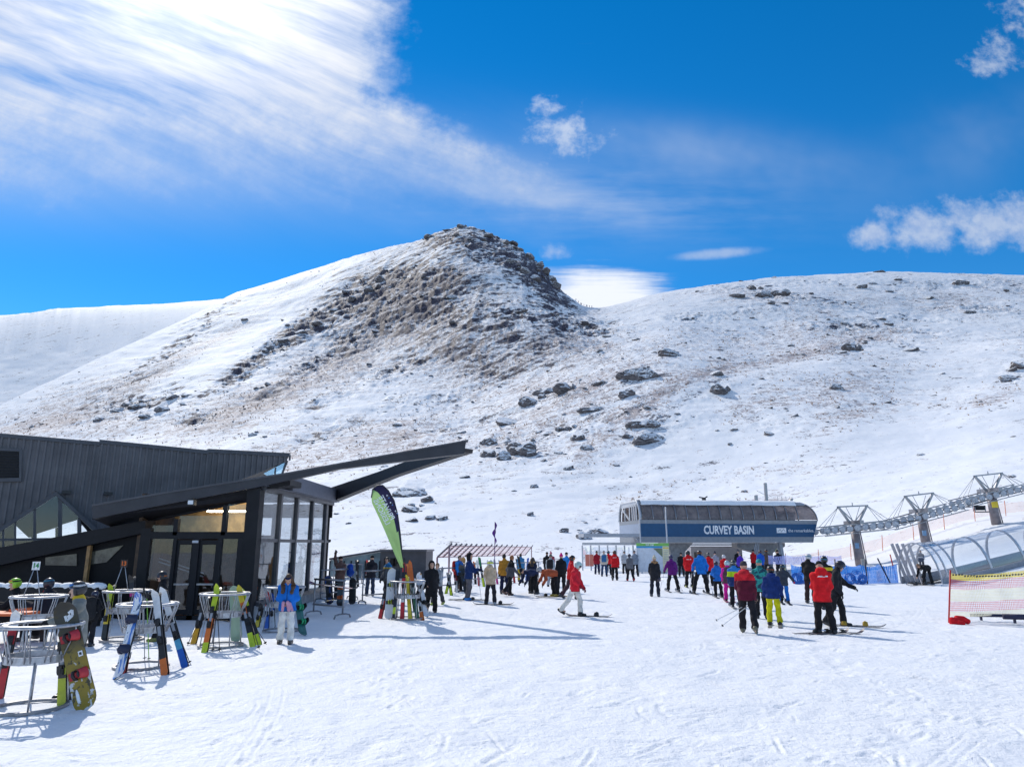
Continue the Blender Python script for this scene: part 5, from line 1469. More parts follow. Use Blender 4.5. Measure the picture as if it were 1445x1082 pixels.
# cloth: between pole edge and free edge; navy strip along the pole
def lerp2(P, t):
    t = t*(len(P)-1); i = min(int(t), len(P)-2); f = t-i; return P[i][0]*(1-f)+P[i+1][0]*f, P[i][1]*(1-f)+P[i+1][1]*f
pole_e = outer[:9][::-1]; free_e = [(526, 692), (524, 702)]+inner
m = MB(); n_ = 26; kk = 7; V = []; Fm = []
for i in range(n_+1):
    a_ = lerp2(pole_e, i/n_); b_ = lerp2(free_e, i/n_)
    for k in range(kk+1):
        t_ = k/kk; V.append(fp(a_[0]*(1-t_)+b_[0]*t_, a_[1]*(1-t_)+b_[1]*t_, .05*math.sin(k*.9+i*.3)*(.3+.7*(1-abs(t_-.5)))))
for i in range(n_):
    for k in range(kk):
        f = (i*(kk+1)+k, i*(kk+1)+k+1, (i+1)*(kk+1)+k+1, (i+1)*(kk+1)+k); m.f.append(f); m.m.append(1 if (k < 3 and i < 15) or (k < 2 and i < 19) or (k < 1) else 0); m.s.append(True)
m.v = [tuple(p) for p in V]; V2 = [V3(p[0], p[1]+.012, p[2]) for p in V]
clo = m.build('cloth', [GF, NVF], fl, local=False)
def flagtext(txt, px_, py_, sz, angd):
    p = at(px_, py_, Yf-.16)
    Mx = Matrix.Translation(p) @ Matrix.Rotation(R(angd), 4, 'Y') @ Rx @ Matrix.Scale(-1, 4, (1, 0, 0))
    text_mesh('lettering', txt, sz, WHITEP, Mx, clo, .002, 1.0, .004, local=False)
flagtext('PRIVATE', 545.5, 716, .215, 60); flagtext('LESSONS', 538.5, 722, .215, 60)
for (x, y, r_) in ((547, 700, 3), (552, 710, 3.5), (559, 722, 2)):
    m = MB(); p = at(x, y, Yf-.15); m.box(p, (.10, .008, .035), 0, Matrix.Rotation(R(50), 3, 'Y')); m.box(p+V3(.02, 0, -.025), (.09, .008, .03), 1, Matrix.Rotation(R(50), 3, 'Y')); m.build('emblem', [WHITEP, paint((.05, .22, .65))], clo, local=False)
Yv = 31; fv = thing('purple_flag', 'narrow purple flag twisted round a thin pole above the racks', 'flag', V3(at(698, 800, Yv).x, Yv, 0))
p = at(698, 736, Yv); m = MB(); m.tube([(0, 0, 0), (0, 0, p.z)], [.022, .012], 6); m.build('pole', M((.10, .04, .14), rough=.5), fv)
m = MB(); V = []; zb0 = at(698, 775, Yv).z
for i in range(19):
    t_ = i/18; z_ = p.z-(p.z-zb0)*t_; w_ = .10*math.sin(math.pi*min(1, t_*1.15+.06))*(1+.5*math.sin(i*1.1)); o_ = .05*math.sin(t_*11)
    V += [(o_-w_*.5, .02*math.sin(i), z_), (o_+w_*.6, -.03*math.sin(i*.8), z_)]
for i in range(len(V)): V[i] = tuple(V[i])
m.add(V, [(2*i, 2*i+1, 2*i+3, 2*i+2) for i in range(18)], 0, True); m.add([(a_, b_+.01, c_) for a_, b_, c_ in V], [(2*i+2, 2*i+3, 2*i+1, 2*i) for i in range(18)], 0, True); m.build('cloth', cloth((.12, .03, .26)), fv)

# ------------------------------------------------------------------ skis, boards, poles, racks
def gz2(px, py): g = gnd(px, py); return V3(g.x, g.y, tz(g.x, g.y))
SKW = lambda t: .052+.018*abs(t-.42)*1.6+.010*(1 if t > .9 else 0)*(1-t)*0
def ski_mb(Ls, cols):
    """one ski, tail at z=0, tip at z=Ls, top face towards -y"""
    m = MB(); n = 26; V = []
    for i in range(n+1):
        t = i/n; w = .046+.022*abs(t-.45)**1.3*1.6
        if t > .93: w *= math.sqrt(max(.02, 1-((t-.93)/.07)**2))
        if t < .03: w *= .75+.25*t/.03
        b = (-.11*((t-.88)/.12)**2 if t > .88 else 0)+(-.02*((.06-t)/.06)**2 if t < .06 else 0)-.012*math.sin(math.pi*t)
        z = t*Ls; th = .006+.007*math.sin(math.pi*min(1, t/.95))
        V += [(-w, b-th, z), (w, b-th, z), (w, b+.003, z), (-w, b+.003, z)]
    m.v = V
    def ci(t):
        for k, (fr, _) in enumerate(cols):
            if t < fr: return k
        return len(cols)-1
    for i in range(n):
        o = i*4; c = ci((i+.5)/n)
        for k in range(4):
            m.f.append((o+k, o+(k+1) % 4, o+4+(k+1) % 4, o+4+k)); m.m.append(c if k != 2 else len(cols)); m.s.append(False)
    m.f += [(3, 2, 1, 0), (n*4, n*4+1, n*4+2, n*4+3)]; m.m += [0, 0]; m.s += [False]*2
    return m, [shell(c) for _, c in cols]+[BLACKP]
def bind_mb(Ls):
    m = MB()
    for z, sgn in ((Ls*.40, 1), (Ls*.40+.31, -1)):
        m.box((0, -.030, z), (.07, .03, .13)); m.box((0, -.058, z-.02*sgn), (.06, .05, .07)); m.box((0, -.085, z+.015*sgn), (.05, .03, .09)); m.bar((-.03, -.06, z-.05*sgn), (.03, -.06, z-.05*sgn), .02, .02)
    m.box((0, -.022, Ls*.40+.155), (.05, .016, .22), 1)
    return m
def ski_pair(M4, label, Ls, cols, group=None, spread=.0, bcol=None, cat='skis'):
    t = thing('ski_pair', label, cat, group=group, mat=M4)
    for k in (0, 1):
        m, mats = ski_mb(Ls, cols)
        R4 = Matrix.Translation((spread*(k-.5)*2, 0, 0)) @ (Matrix.Translation((0, -.012, 0)) if k == 0 else Matrix.Translation((.012, .012, .01)) @ Matrix.Rotation(math.pi, 4, 'Z')) @ Matrix.Rotation(spread*(.5-k)*.5, 4, 'Y')
        s_ = m.build('ski', mats, t, M4=R4)
        bind_mb(Ls).build('binding', [bcol or BLACKP, GREYP], s_, M4=R4)
    return t
_bm = {}
def board_mat(c1, c2, c3, sc=2.2):
    k = (c1, c2, c3, sc)
    if k in _bm: return _bm[k]
    m, nt, b = new_mat('board_graphic'); co = objco(nt)
    mp = nt.nodes.new('ShaderNodeMapping'); mp.inputs['Scale'].default_value = (1, 1, .45); nt.links.new(co.s, mp.inputs[0])
    n1 = noise(N(mp.outputs[0]), sc, 4, .6, .6); n2 = noise(co, sc*2.5, 4, .6)
    c = mixc(smooth(n1, .48, .53), c1, c2); c = mixc(smooth(n2, .58, .62), c, c3)
    nt.links.new(c.s, b.inputs['Base Color']); b.inputs['Roughness'].default_value = .3; b.inputs['Coat Weight'].default_value = .4
    _bm[k] = m; return m
def olive_board():
    m, nt, b = new_mat('olive_board_graphic'); co = objco(nt); s_ = nt.nodes.new('ShaderNodeSeparateXYZ'); nt.links.new(co.s, s_.inputs[0])
    z = N(s_.outputs[2])+(noise(co, 3.5, 4, .6)-.5)*.5; n2 = noise(co, 7, 5, .65)
    c = mixc(smooth(z, .55, 1.05), (.30, .205, .008), (.040, .036, .028)); c = mixc(smooth(n2, .54, .60), c, (.05, .04, .015))
    c = mixc(smooth(noise(co, 5.5, 3, .6)-z*.12, .52, .56), c, (.62, .63, .64)); nt.links.new(c.s, b.inputs['Base Color']); b.inputs['Roughness'].default_value = .35; return m
def snowboard(M4, label, Lb, mat_, bcol=BLACKP, scol=None, W_=.28, group=None, nob=False, hb=.16):
    t = thing('snowboard', label, 'snowboard', group=group, mat=M4)
    m = MB(); n = 30; kk = 6; V = []
    for i in range(n+1):
        z = Lb*i/n; w = W_/2*(1-.10*math.sin(math.pi*z/Lb))
        e = min(z, Lb-z); r = W_*.62
        if e < r: w *= math.sqrt(max(.004, 1-((r-e)/r)**2))
        bnd = -.07*max(0, (r*1.1-e)/(r*1.1))**2
        for k in range(kk+1): V.append((-w+2*w*k/kk, bnd-.006, z))
        for k in range(kk+1): V.append((w-2*w*k/kk, bnd+.006, z))
    q = 2*(kk+1); m.v = V
    for i in range(n):
        for k in range(q):
            m.f.append((i*q+k, i*q+(k+1) % q, (i+1)*q+(k+1) % q, (i+1)*q+k)); m.m.append(0 if k < kk else 1); m.s.append(False)
    m.f += [tuple(range(q))[::-1], tuple(n*q+k for k in range(q))]; m.m += [1, 1]; m.s += [False]*2
    m.build('deck', [mat_, BLACKP], t)
    for z in (() if nob else (Lb*.33, Lb*.67)):
        m = MB(); m.box((0, -.018, z), (.24, .02, .10)); m.box((.085, -.032, z), (.05, .03, .13))
        o = len(m.v)
        V = []
        for j in range(7):
            a = math.pi*(-.1+1.2*j/6)
            for h_ in (0, .5, 1): V.append((.10-.04*h_-.02*math.cos(a)*0+.03*math.sin(a), -.02-hb*h_, z+.075*math.cos(a)*(1-.25*h_)))
        m.add(V, [(j*3+h_, j*3+h_+1, j*3+h_+4, j*3+h_+3) for j in range(6) for h_ in (0, 1)], 0, True)
        b_ = m.build('binding', [scol or bcol], t)
        m = MB()
        for dz, xx in ((-.0, -.02), (.0, .055)):
            m.tube([(xx, -.03, z-.055), (xx-.01, -.085, z-.045), (xx-.015, -.105, z), (xx-.01, -.085, z+.045), (xx, -.03, z+.055)], [.016, .022, .026, .022, .016], 6)
        m.build('strap', bcol, b_)
    return t
def ski_pole(a, b, label, col=(.03, .03, .035), group=None):
    """a = grip end, b = tip end (world)"""
    a, b = Vector(a), Vector(b); Ln = (a-b).length
    t = thing('ski_pole', label, 'ski pole', group=group, mat=frame(b, a-b, (0, -1, 0)))
    m = MB(); m.tube([(0, 0, 0), (0, 0, .05), (0, 0, Ln-.12)], [.004, .008, .010], 6); m.build('shaft', shell(col), t)
    m = MB(); m.tube([(0, 0, Ln-.13), (0, 0, Ln-.05), (0, 0, Ln)], [.015, .014, .020], 7); m.tube([(.01, 0, Ln-.02), (.05, -.02, Ln-.09), (.012, -.01, Ln-.13)], .006, 4); m.build('grip', BLACKP, t)
    m = MB(); m.lathe([(.006, .05), (.032, .055), (.034, .062), (.006, .07)], 10); m.build('basket', BLACKP, t)
    return t
def lean(bx, by, tx, ty, dY, face=(0, -1, .15)):
    b = gz2(bx, by)+V3(0, 0, -.02); tp = at(tx, ty, b.y+dY); return frame(b, tp-b, face), (tp-b).length
RINGM = metal((.42, .43, .46), .45)
def make_rack(loc, label):
    t = thing('ski_rack', label, 'ski rack', loc, 0, 'round basket ski racks by the lodge')
    m = MB(); m.tube([(.50*math.cos(2*math.pi*i/40), .50*math.sin(2*math.pi*i/40), 1.06) for i in range(40)], .022, 7, closed=True); m.ring((0, 0, 1.07), .405, .06, .012, 40); m.build('top_ring', RINGM, t)
    m = MB(); m.ring((0, 0, .64), .36, .008, .10, 36); m.ring((0, 0, .60), .34, .05, .012, 36); m.build('basket_ring', RINGM, t)
    m = MB(); m.ring((0, 0, .03), .43, .05, .035, 36); m.build('base_ring', metal((.30, .30, .32), .5), t)
    for k in range(20):
        a = 2*math.pi*(k+.5)/20+(.06 if k % 2 else -.06); c, s_ = math.cos(a), math.sin(a); a2 = a+(.05 if k % 2 else -.05)
        m = MB(); m.tube([(.36*c, .36*s_, .61), (.47*math.cos(a2), .47*math.sin(a2), .93), (.495*math.cos(a2), .495*math.sin(a2), 1.01), (.48*math.cos(a2), .48*math.sin(a2), 1.055), (.38*math.cos(a2), .38*math.sin(a2), 1.07)], .0095, 5); m.build('rod', RINGM, t)
    for k in range(4):
        a = 2*math.pi*(k+.35)/4; m = MB(); m.tube([(.43*math.cos(a), .43*math.sin(a), .03), (.37*math.cos(a), .37*math.sin(a), .62)], .013, 6); m.build('leg', RINGM, t)
    return t
RK = {}
rack0 = None
for key, px_, py_, lab in (('A', 41, 999, 'round steel ski rack at the lower left corner of the photo, nearest of all'), ('B', 44, 921, 'round steel ski rack carrying the white number 14 sign'), ('C', 199, 941, 'round steel ski rack with the blue and white snowboard leaning on it'),
                           ('D', 172, 904, 'round steel ski rack carrying the orange number 13 sign'), ('E', 311, 913, 'round steel ski rack in front of the glass doors with the pale green snowboard'), ('F', 397, 890, 'round steel ski rack behind the woman in the blue sweater'), ('G', 574, 873, 'round steel ski rack at the foot of the green feather flag')):
    g = gz2(px_, py_)
    if rack0 is None: rack0 = make_rack(g, lab); RK[key] = rack0
    else: RK[key] = dup(rack0, T(g, hash(px_*7) % 13*.3), lab)
    RK[key+'p'] = g
def numsign(rk, txt, px_, py_, col, pcol, label):
    p = RK[rk+'p']; c = at(px_, py_, p.y); t = thing('number_sign', label, 'sign', (p.x, p.y, 0))
    dx_ = c.x-p.x
    m = MB()
    for sg in (-1, 1): m.tube([(dx_+sg*.17, 0, 1.06), (dx_+sg*.03, 0, c.z-.06)], .009, 5)
    m.build('stand', RINGM, t)
    m = MB(); m.box((dx_, 0, c.z), (.155, .012, .165)); pl = m.build('plate', pcol, t)
    text_mesh('lettering', txt, .135, col, Matrix.Translation((dx_, -.012, c.z)) @ Rx, pl, .004, .95, .003)
numsign('B', '14', 51, 798, paint((.03, .25, .07)), WHITEP, 'white number sign 14 on an A-shaped wire stand above the left rack')
numsign('D', '13', 175, 795, paint((.80, .16, .02)), M((.03, .018, .015), rough=.5), 'dark number sign 13 in orange figures above the rack behind')
W_ = (.80, .80, .80); K_ = (.015, .015, .018); LIME = (.55, .68, .03); YE = (.72, .55, .03); RD = (.55, .02, .02); OR = (.70, .16, .02); BL = (.02, .12, .5); TEAL = (.01, .20, .18); GN = (.03, .22, .08); GY = (.22, .23, .25); PK = (.6, .03, .25); LB_ = (.1, .4, .62)
def lp(bx, by, tx, ty, dY, label, cols, face=(0, -1, .15), **k):
    M4, Ls = lean(bx, by, tx, ty, dY, face); return ski_pair(M4, label, Ls, cols, **k)
def lpole(bx, by, tx, ty, dY, label, col=K_):
    b = gz2(bx, by); ski_pole(at(tx, ty, b.y+dY), b, label, col)
def lboard(bx, by, tx, ty, dY, label, mat_, face=(0, -1, .15), **k):
    M4, Lb = lean(bx, by, tx, ty, dY, face); return snowboard(M4, label, Lb, mat_, **k)
# rack A
lp(-3, 985, 24, 862, .25, 'white and red skis leaning on the nearest rack at the left edge', [(.45, RD), (.62, K_), (.80, RD), (2, W_)], face=(.5, -1, 0))
lp(88, 993, 92, 868, .0, 'lime yellow skis standing just left of the olive snowboard', [(.30, (.42, .48, .02)), (.36, K_), (.42, (.42, .48, .02)), (.6, K_), (2, LIME)])
# rack C
lboard(166, 958, 198, 836, .55, 'blue and white snowboard leaning on the left of its rack', board_mat((.78, .79, .82), (.02, .14, .55), (.03, .05, .12), 3.0), face=(-.5, -1, 0), bcol=M((.012, .02, .06), rough=.5), W_=.24)
lp(233, 954, 220, 834, .45, 'black and white skis with orange tails at the right of the middle rack', [(.20, OR), (.58, K_), (2, W_)])
lp(262, 940, 229, 830, .30, 'white skis with blue tails leaning farthest right on the middle rack', [(.22, BL), (.35, LB_), (.55, K_), (2, W_)], face=(.3, -1, 0))
lp(172, 950, 185, 885, .25, 'short red tipped skis half hidden behind the blue and white snowboard', [(.35, RD), (.6, W_), (2, K_)])
lpole(210, 935, 207, 834, .1, 'lime green ski pole standing upright in the middle rack', (.25, .55, .05)); lpole(269, 938, 243, 872, .25, 'black ski pole nearest the white skis with blue tails'); lpole(204, 934, 203, 830, .15, 'grey ski pole beside the lime green pole', GY)
# rack D / behind
lp(146, 905, 158, 824, .2, 'yellow skis standing in the rack of sign 13', [(.3, K_), (.6, YE), (2, LIME)]); lp(190, 900, 186, 812, .3, 'black and pink skis beside the number 13 sign', [(.5, K_), (.75, PK), (2, K_)])
lp(60, 905, 66, 835, .4, 'black skis with red tips in the rack of sign 14', [(.7, K_), (2, RD)])
# rack E
lp(288, 921, 308, 826, .55, 'lime tipped skis with orange middles left on the door side rack', [(.16, LIME), (.5, OR), (.62, K_), (2, LIME)]); lp(272, 910, 292, 838, .5, 'black skis with bright orange yellow tails by the door', [(.30, (.75, .38, .02)), (2, K_)])
lboard(334, 906, 331, 826, .12, 'pale green snowboard standing upright against the door side rack', board_mat((.30, .42, .30), (.33, .46, .33), (.42, .38, .22), 1.5), nob=True, W_=.26)
lp(357, 913, 337, 828, .45, 'orange and black skis leaning right on the door side rack', [(.25, LIME), (.55, K_), (.75, OR), (2, YE)], face=(.4, -1, 0)); lp(366, 911, 341, 832, .42, 'lime tailed black skis at the far right of the door side rack', [(.2, LIME), (.7, K_), (2, LIME)], face=(.4, -1, 0)); lp(362, 885, 369, 855, .6, 'short yellow skis seen between two racks by the glass corner', [(.5, YE), (2, K_)])
for i, (bx, by, tx, ty, lb_, c_) in enumerate(((300, 921, 305, 865, 'black ski pole left of a pair below the door side rack', K_), (310, 920, 307, 866, 'black ski pole right of a pair below the door side rack', K_), (366, 917, 352, 870, 'black ski pole beside the lime tailed black skis', K_), (376, 910, 350, 868, 'black ski pole farthest right of the door side rack', K_), (264, 912, 279, 878, 'black ski pole leaning left by the orange yellow tails', K_))): lpole(bx, by, tx, ty, .4, lb_, c_)
# rack F
lboard(428, 897, 419, 838, .35, 'dark teal snowboard with green bindings right of the woman in blue', board_mat((.01, .11, .10), (.012, .15, .14), (.01, .06, .08)), face=(.9, -.6, 0), bcol=M((.02, .35, .15), rough=.5), scol=BLACKP, W_=.24)
lp(376, 886, 379, 836, .35, 'red and blue skis left on the rack behind the woman', [(.4, BL), (.6, W_), (2, RD)]); lp(385, 885, 384, 838, .4, 'white and blue skis second on the rack behind the woman', [(.5, W_), (2, BL)]); lp(412, 889, 408, 838, .35, 'brown and white skis right on the rack behind the woman', [(.5, (.2, .08, .05)), (2, W_)])
# rack G below the flag
lboard(549, 873, 554, 802, .55, 'white snowboard with lime and black bindings below the green flag', board_mat((.78, .78, .78), (.74, .74, .76), (.45, .42, .42), 1.6), bcol=M((.30, .36, .02), rough=.5), scol=BLACKP, W_=.30)
lp(536, 872, 545, 832, .35, 'red ski pair leaning left of the white snowboard', [(.6, RD), (2, K_)], face=(-.3, -1, 0)); lp(556, 874, 562, 796, .45, 'black skis with lime stripe right of the white snowboard', [(.12, K_), (.22, LIME), (2, K_)]); lp(567, 874, 571, 795, .45, 'red and black skis in the middle of the flag rack', [(.3, RD), (.45, W_), (.72, RD), (.85, K_), (2, RD)])
lp(579, 874, 574, 812, .40, 'yellow skis with black lettering marks on the flag rack', [(.08, YE), (.2, YE), (2, YE)], bcol=M((.6, .45, .02), rough=.5)); lp(589, 873, 578, 792, .5, 'orange tipped dark green skis on the flag rack', [(.62, (.03, .13, .06)), (2, OR)], face=(.2, -1, 0)); lp(586, 862, 575, 796, .4, 'orange skis behind the green ones on the flag rack', [(.5, K_), (2, OR)])
lboard(601, 870, 590, 808, .5, 'white snowboard turned half away at the right of the flag rack', board_mat((.70, .70, .72), (.6, .6, .62), (.5, .25, .05), 2.5), face=(.8, -.6, 0), W_=.27); lp(596, 873, 590, 835, .35, 'short orange and white skis low on the flag rack', [(.3, OR), (.6, W_), (2, K_)]); lboard(597, 850, 590, 812, .3, 'brown and yellow snowboard behind the white one at the flag rack', board_mat((.12, .07, .04), (.5, .3, .02), (.03, .03, .03), 4), W_=.25)
# rail racks with T feet
def rail_rack(p0, p1, hgt, label, low=.32, hang=None):
    a, b = gz2(*p0), gz2(*p1); t = thing('rail_rack', label, 'ski rack', (a+b)/2, 0, 'rail racks with curved feet')
    d = (b-a); dn = V3(d.y, -d.x, 0).normalized()
    for q in (a, b):
        m = MB(); m.tube([q+V3(0, 0, .1), q+V3(0, 0, hgt)], .025, 7)
        m.tube([q+dn*.30+V3(0, 0, 0), q+dn*.26+V3(0, 0, .09), q+dn*.12+V3(0, 0, .12), q-dn*.12+V3(0, 0, .12), q-dn*.26+V3(0, 0, .09), q-dn*.30], .024, 6); m.build('leg', STEEL, t, local=False)
    for z, r_ in ((hgt, .03), (low, .025)):
        m = MB(); m.tube([a+V3(0, 0, z)-d*.03, b+V3(0, 0, z)+d*.03], r_, 7); m.build('rail', STEEL, t, local=False)
    return t
rail_rack((442, 868), (483, 872), 1.06, 'rail rack with a maroon snowboard lying across its top'); rail_rack((511, 852), (546, 850), 1.16, 'empty rail rack between the maroon board and the flag')
rail_rack((452, 850), (497, 846), 1.15, 'rail rack hung with black boards behind the maroon snowboard'); rail_rack((612, 838), (655, 834), 1.05, 'rail rack right of the man in the black hooded coat'); rail_rack((655, 826), (712, 824), 1.1, 'rail rack behind the skier in the navy jacket'); rail_rack((720, 822), (760, 820), 1.1, 'rail rack farthest right below the slanted poles'); rail_rack((470, 828), (510, 826), 1.1, 'rail rack farthest back near the low building')
a_, b_ = at(437, 824, gz2(442, 868).y), at(504, 832, gz2(483, 872).y); snowboard(frame(a_+V3(0, 0, .02), b_-a_, (0, 0, 1)), 'maroon snowboard lying flat across a rail rack', (b_-a_).length, board_mat((.20, .015, .03), (.17, .012, .025), (.26, .02, .04)), nob=True)
lboard(480, 855, 482, 816, .1, 'black snowboard with round orange bindings under the maroon board', board_mat(K_, (.03, .03, .035), K_), bcol=ORANGE, scol=ORANGE); lboard(497, 852, 498, 815, .1, 'plain black snowboard right of the orange bindings', board_mat(K_, (.02, .02, .02), K_), nob=True); lboard(466, 852, 463, 812, .2, 'black snowboard with blue patches beside the glass corner', board_mat(K_, (.02, .06, .25), K_, 4))
a_ = at(462, 823, gz2(452, 850).y); snowboard(frame(a_, (1, .1, -.01), (0, 0, 1)), 'white snowboard lying flat behind the maroon one', 1.35, board_mat((.7, .72, .75), (.5, .6, .7), (.65, .65, .7)))
# far rack skis, one colour set each
far = [(629, 838, 636, 806, 'lime green skis with white tips right of the black hooded coat', [(.5, LIME), (2, W_)]), (637, 840, 632, 808, 'yellow tailed grey skis on the rack right of the black coat', [(.4, LIME), (2, GY)]), (622, 836, 624, 800, 'dark grey skis on the rack right of the black coat', [(2, GY)]), (645, 836, 641, 803, 'white and red skis left of the tan snowboard', [(.5, W_), (2, RD)]),
       (676, 827, 673, 790, 'red and white skis right of the navy jacket', [(.5, RD), (2, W_)]), (683, 828, 676, 786, 'lime and black skis with a green tip behind the beige jacket', [(.3, LIME), (.7, K_), (2, GN)]), (671, 824, 669, 792, 'black and orange skis close to the navy jacket', [(.4, K_), (2, OR)]), (702, 824, 697, 789, 'pink skis partly hidden by the beige jacket', [(.6, PK), (2, W_)]), (708, 822, 705, 790, 'grey skis left of the orange jacket', [(2, GY)]),
       (726, 822, 722, 786, 'teal and yellow skis right of the grey jacketed man', [(.3, RD), (.55, BL), (.8, YE), (2, TEAL)]), (738, 822, 731, 784, 'black skis leaning steeply behind the yellow pair', [(2, K_)]), (733, 820, 729, 788, 'orange skis between two darker pairs at the far rack', [(.5, OR), (2, K_)]), (757, 818, 752, 788, 'white skis farthest right of the far racks', [(.6, W_), (2, RD)]), (742, 818, 745, 787, 'blue skis behind the bending people', [(2, BL)]),
       (517, 830, 519, 790, 'white skis by the empty rail rack', [(.5, W_), (2, RD)]), (505, 828, 503, 790, 'black skis behind the blue backpack', [(2, K_)]), (660, 822, 663, 792, 'green skis behind the navy jacket', [(.6, GN), (2, W_)]), (612, 830, 610, 797, 'white skis just behind the black hooded coat', [(.7, W_), (2, LB_)]), (690, 820, 688, 790, 'violet skis behind the white and yellow helmet', [(.6, (.15, .04, .3)), (2, W_)])]
for bx, by, tx, ty, lb_, c_ in far: lp(bx, by, tx, ty, .3, lb_, c_, face=(random.uniform(-.5, .5), -1, .1), group='skis standing in the far racks')
lboard(650, 826, 654, 786, .3, 'tan snowboard standing upright behind the red backpack', board_mat((.42, .22, .06), (.40, .20, .05), (.35, .18, .05)), nob=True); lboard(648, 832, 645, 812, .2, 'short brown snowboard under the far rail rack', board_mat((.30, .13, .04), (.32, .15, .05), (.2, .1, .04)), nob=True); lboard(660, 838, 650, 797, .3, 'black snowboard with blue tail leaning right of the red backpack', board_mat(K_, (.02, .02, .02), (.02, .12, .4)))
# picnic table at the left edge
g = gz2(8, 912); pt = thing('picnic_table', 'orange topped table at the left edge behind the nearest rack', 'table', g)
m = MB(); m.box((-.1, 0, .66), (1.0, .7, .05)); m.build('tabletop', paint((.75, .15, .04)), pt); m = MB(); m.box((-.3, -.55, .40), (1.0, .25, .04)); m.build('bench', paint((.50, .04, .03)), pt)
for sx_ in (-.4, .25):
    m = MB(); m.tube([(sx_, -.3, 0), (sx_, 0, .63), (sx_, .3, 0)], .025, 6); m.build('leg', STEEL, pt)
m = MB(); m.tube([(.0, -.05, .72), (.45, -.05, .76)], .03, 6); tag(m.build('rolled_flag', ORANGE), 'orange roll lying on the table at the left edge', 'roll').location = g

# ------------------------------------------------------------------ people
def H_of(px_, hy_, fy_, extra=.06):
    g = gnd(px_, fy_); return min(1.95, max(1.12, (at(px_, hy_, g.y).z-tz(g.x, g.y)-extra)*.985))
def P(px_, hy_, fy_, yaw, label, pose='stand', ex=None, **k):
    e = ex if ex is not None else (.07 if k.get('head', 'helmet') == 'helmet' else .04)
    H = k.pop('H', None) or H_of(px_, hy_, fy_, e)
    return person(px_, fy_, H, yaw, label, pose, **k)
def wpt(p, v): return p['M'] @ Vector(v)
def skis_on(p, nm, cols, Ls=1.6, dirn=None):
    for i, l in enumerate(p['LG']):
        a = wpt(p, l[2]); yaw = R(p['yaw'] if dirn is None else dirn); d = V3(math.sin(yaw), -math.cos(yaw), 0); d = (p['M'].to_3x3() @ V3(0, -1, 0)) if dirn is None else d
        b = V3(a.x, a.y, 0)-d*Ls*.46; b.z = tz(a.x, a.y)+.014; m, mats = ski_mb(Ls, cols)
        t = thing('ski', f'ski under the {"left" if i == 0 else "right"} boot of {nm}', 'ski', mat=frame(b, d, (0, 0, 1)), group='skis worn on the snow')
        m.build('blade', mats, t); bind_mb(Ls).build('binding', [BLACKP, GREYP], t)
def poles_of(p, nm, offs=((.15, -.1), (-.15, -.1)), col=(.55, .55, .58)):
    for i, (a, (ox, oy)) in enumerate(zip(p['AM'], offs)):
        h_ = wpt(p, a[2]+a[3]*.07); q = p['M'].to_3x3() @ V3(ox, oy, 0); tip = V3(h_.x+q.x, h_.y+q.y, tz(h_.x, h_.y)+.01); v = (h_-tip).normalized()
        ski_pole(h_+v*.08, tip, f'ski pole in the {"left" if i == 0 else "right"} hand of {nm}', col, 'ski poles held by people')
def board_on(p, nm, mat_, Lb=1.5, yaw=None, foot=0, bc=BLACKP):
    a = wpt(p, p['LG'][foot][2]); y = R(yaw if yaw is not None else p['yaw']); d = V3(math.sin(y), -math.cos(y), 0)
    b = V3(a.x, a.y, tz(a.x, a.y)+.022)-d*Lb*(.33 if foot == 0 else .67); return snowboard(frame(b, d, (0, 0, 1)), f'snowboard strapped to the boot of {nm}', Lb, mat_, bcol=bc, group='snowboards worn on the snow', hb=.09)
def pack(p, label, col):
    sd = SDF(.05); c = p['chest']-p['fwd']*.24*p['s']; up = p['spine']
    for sx_ in (-1, 1): sd.c(c+p['rgt']*.07*sx_+up*.16, c+p['rgt']*.07*sx_-up*.14, .09, .10)
    v_, q_ = sd.mesh(.018); o = mesh_np('backpack', v_, q_, cloth(col), None, True); o.matrix_basis = p['M']; tag(o, label, 'backpack')
    m = MB()
    for sx_ in (-1, 1): m.tube([c+p['rgt']*.09*sx_+up*.2, p['sh']+p['rgt']*.11*sx_+up*.07, p['chest']+p['rgt']*.13*sx_+p['fwd']*.19, c+p['rgt']*.13*sx_-up*.12], .018, 5)
    m.build('strap', BLACKP, o)
    return o
RJ = (.62, .012, .018); BJ = (.012, .15, .55); NV_ = (.012, .018, .055); BK = (.014, .014, .017); GYJ = (.13, .13, .145); BOOTW = (.45, .45, .47)
# near left: the man with the olive snowboard
p = P(95, 811, 984, -58, 'man in grey olive jacket with yellow collar holding an upright olive snowboard', 'hold', hy=-6, jit=0, jac=(.25, .25, .225), collar=(.70, .47, .03), leg=NV_, hcol=(.012, .013, .02), gog=LENSB, gog_up=True, boot=K_, AL=(46, 30, 34, 26), AR=(34, 34, 50, 20))
g = gz2(124, 1000); tp = at(89, 847, g.y+.05); sb = snowboard(frame(g+V3(0, 0, -.02), tp-g, (.10, -1, .05)), 'olive and yellow snowboard held upright with red bindings', (tp-g).length, olive_board(), bcol=M((.03, .02, .025), rough=.5), scol=M((.50, .02, .03), rough=.5), W_=.31)
Lb_ = (tp-g).length
m = MB()       # white arrow mark, yellow lettering and a small white square on the deck
for (x0, z0_, x1, z1_) in ((-.04, .99, .045, 1.03), (.045, 1.03, .055, 1.10), (.055, 1.10, .0, 1.075), (-.04, .99, -.045, 1.06), (-.02, 1.03, .02, 1.05)): m.bar((x0+.04, -.012, (z0_+.16)*Lb_/1.4), (x1+.04, -.012, (z1_+.16)*Lb_/1.4), .032, .006, 0, (0, 1, 0))
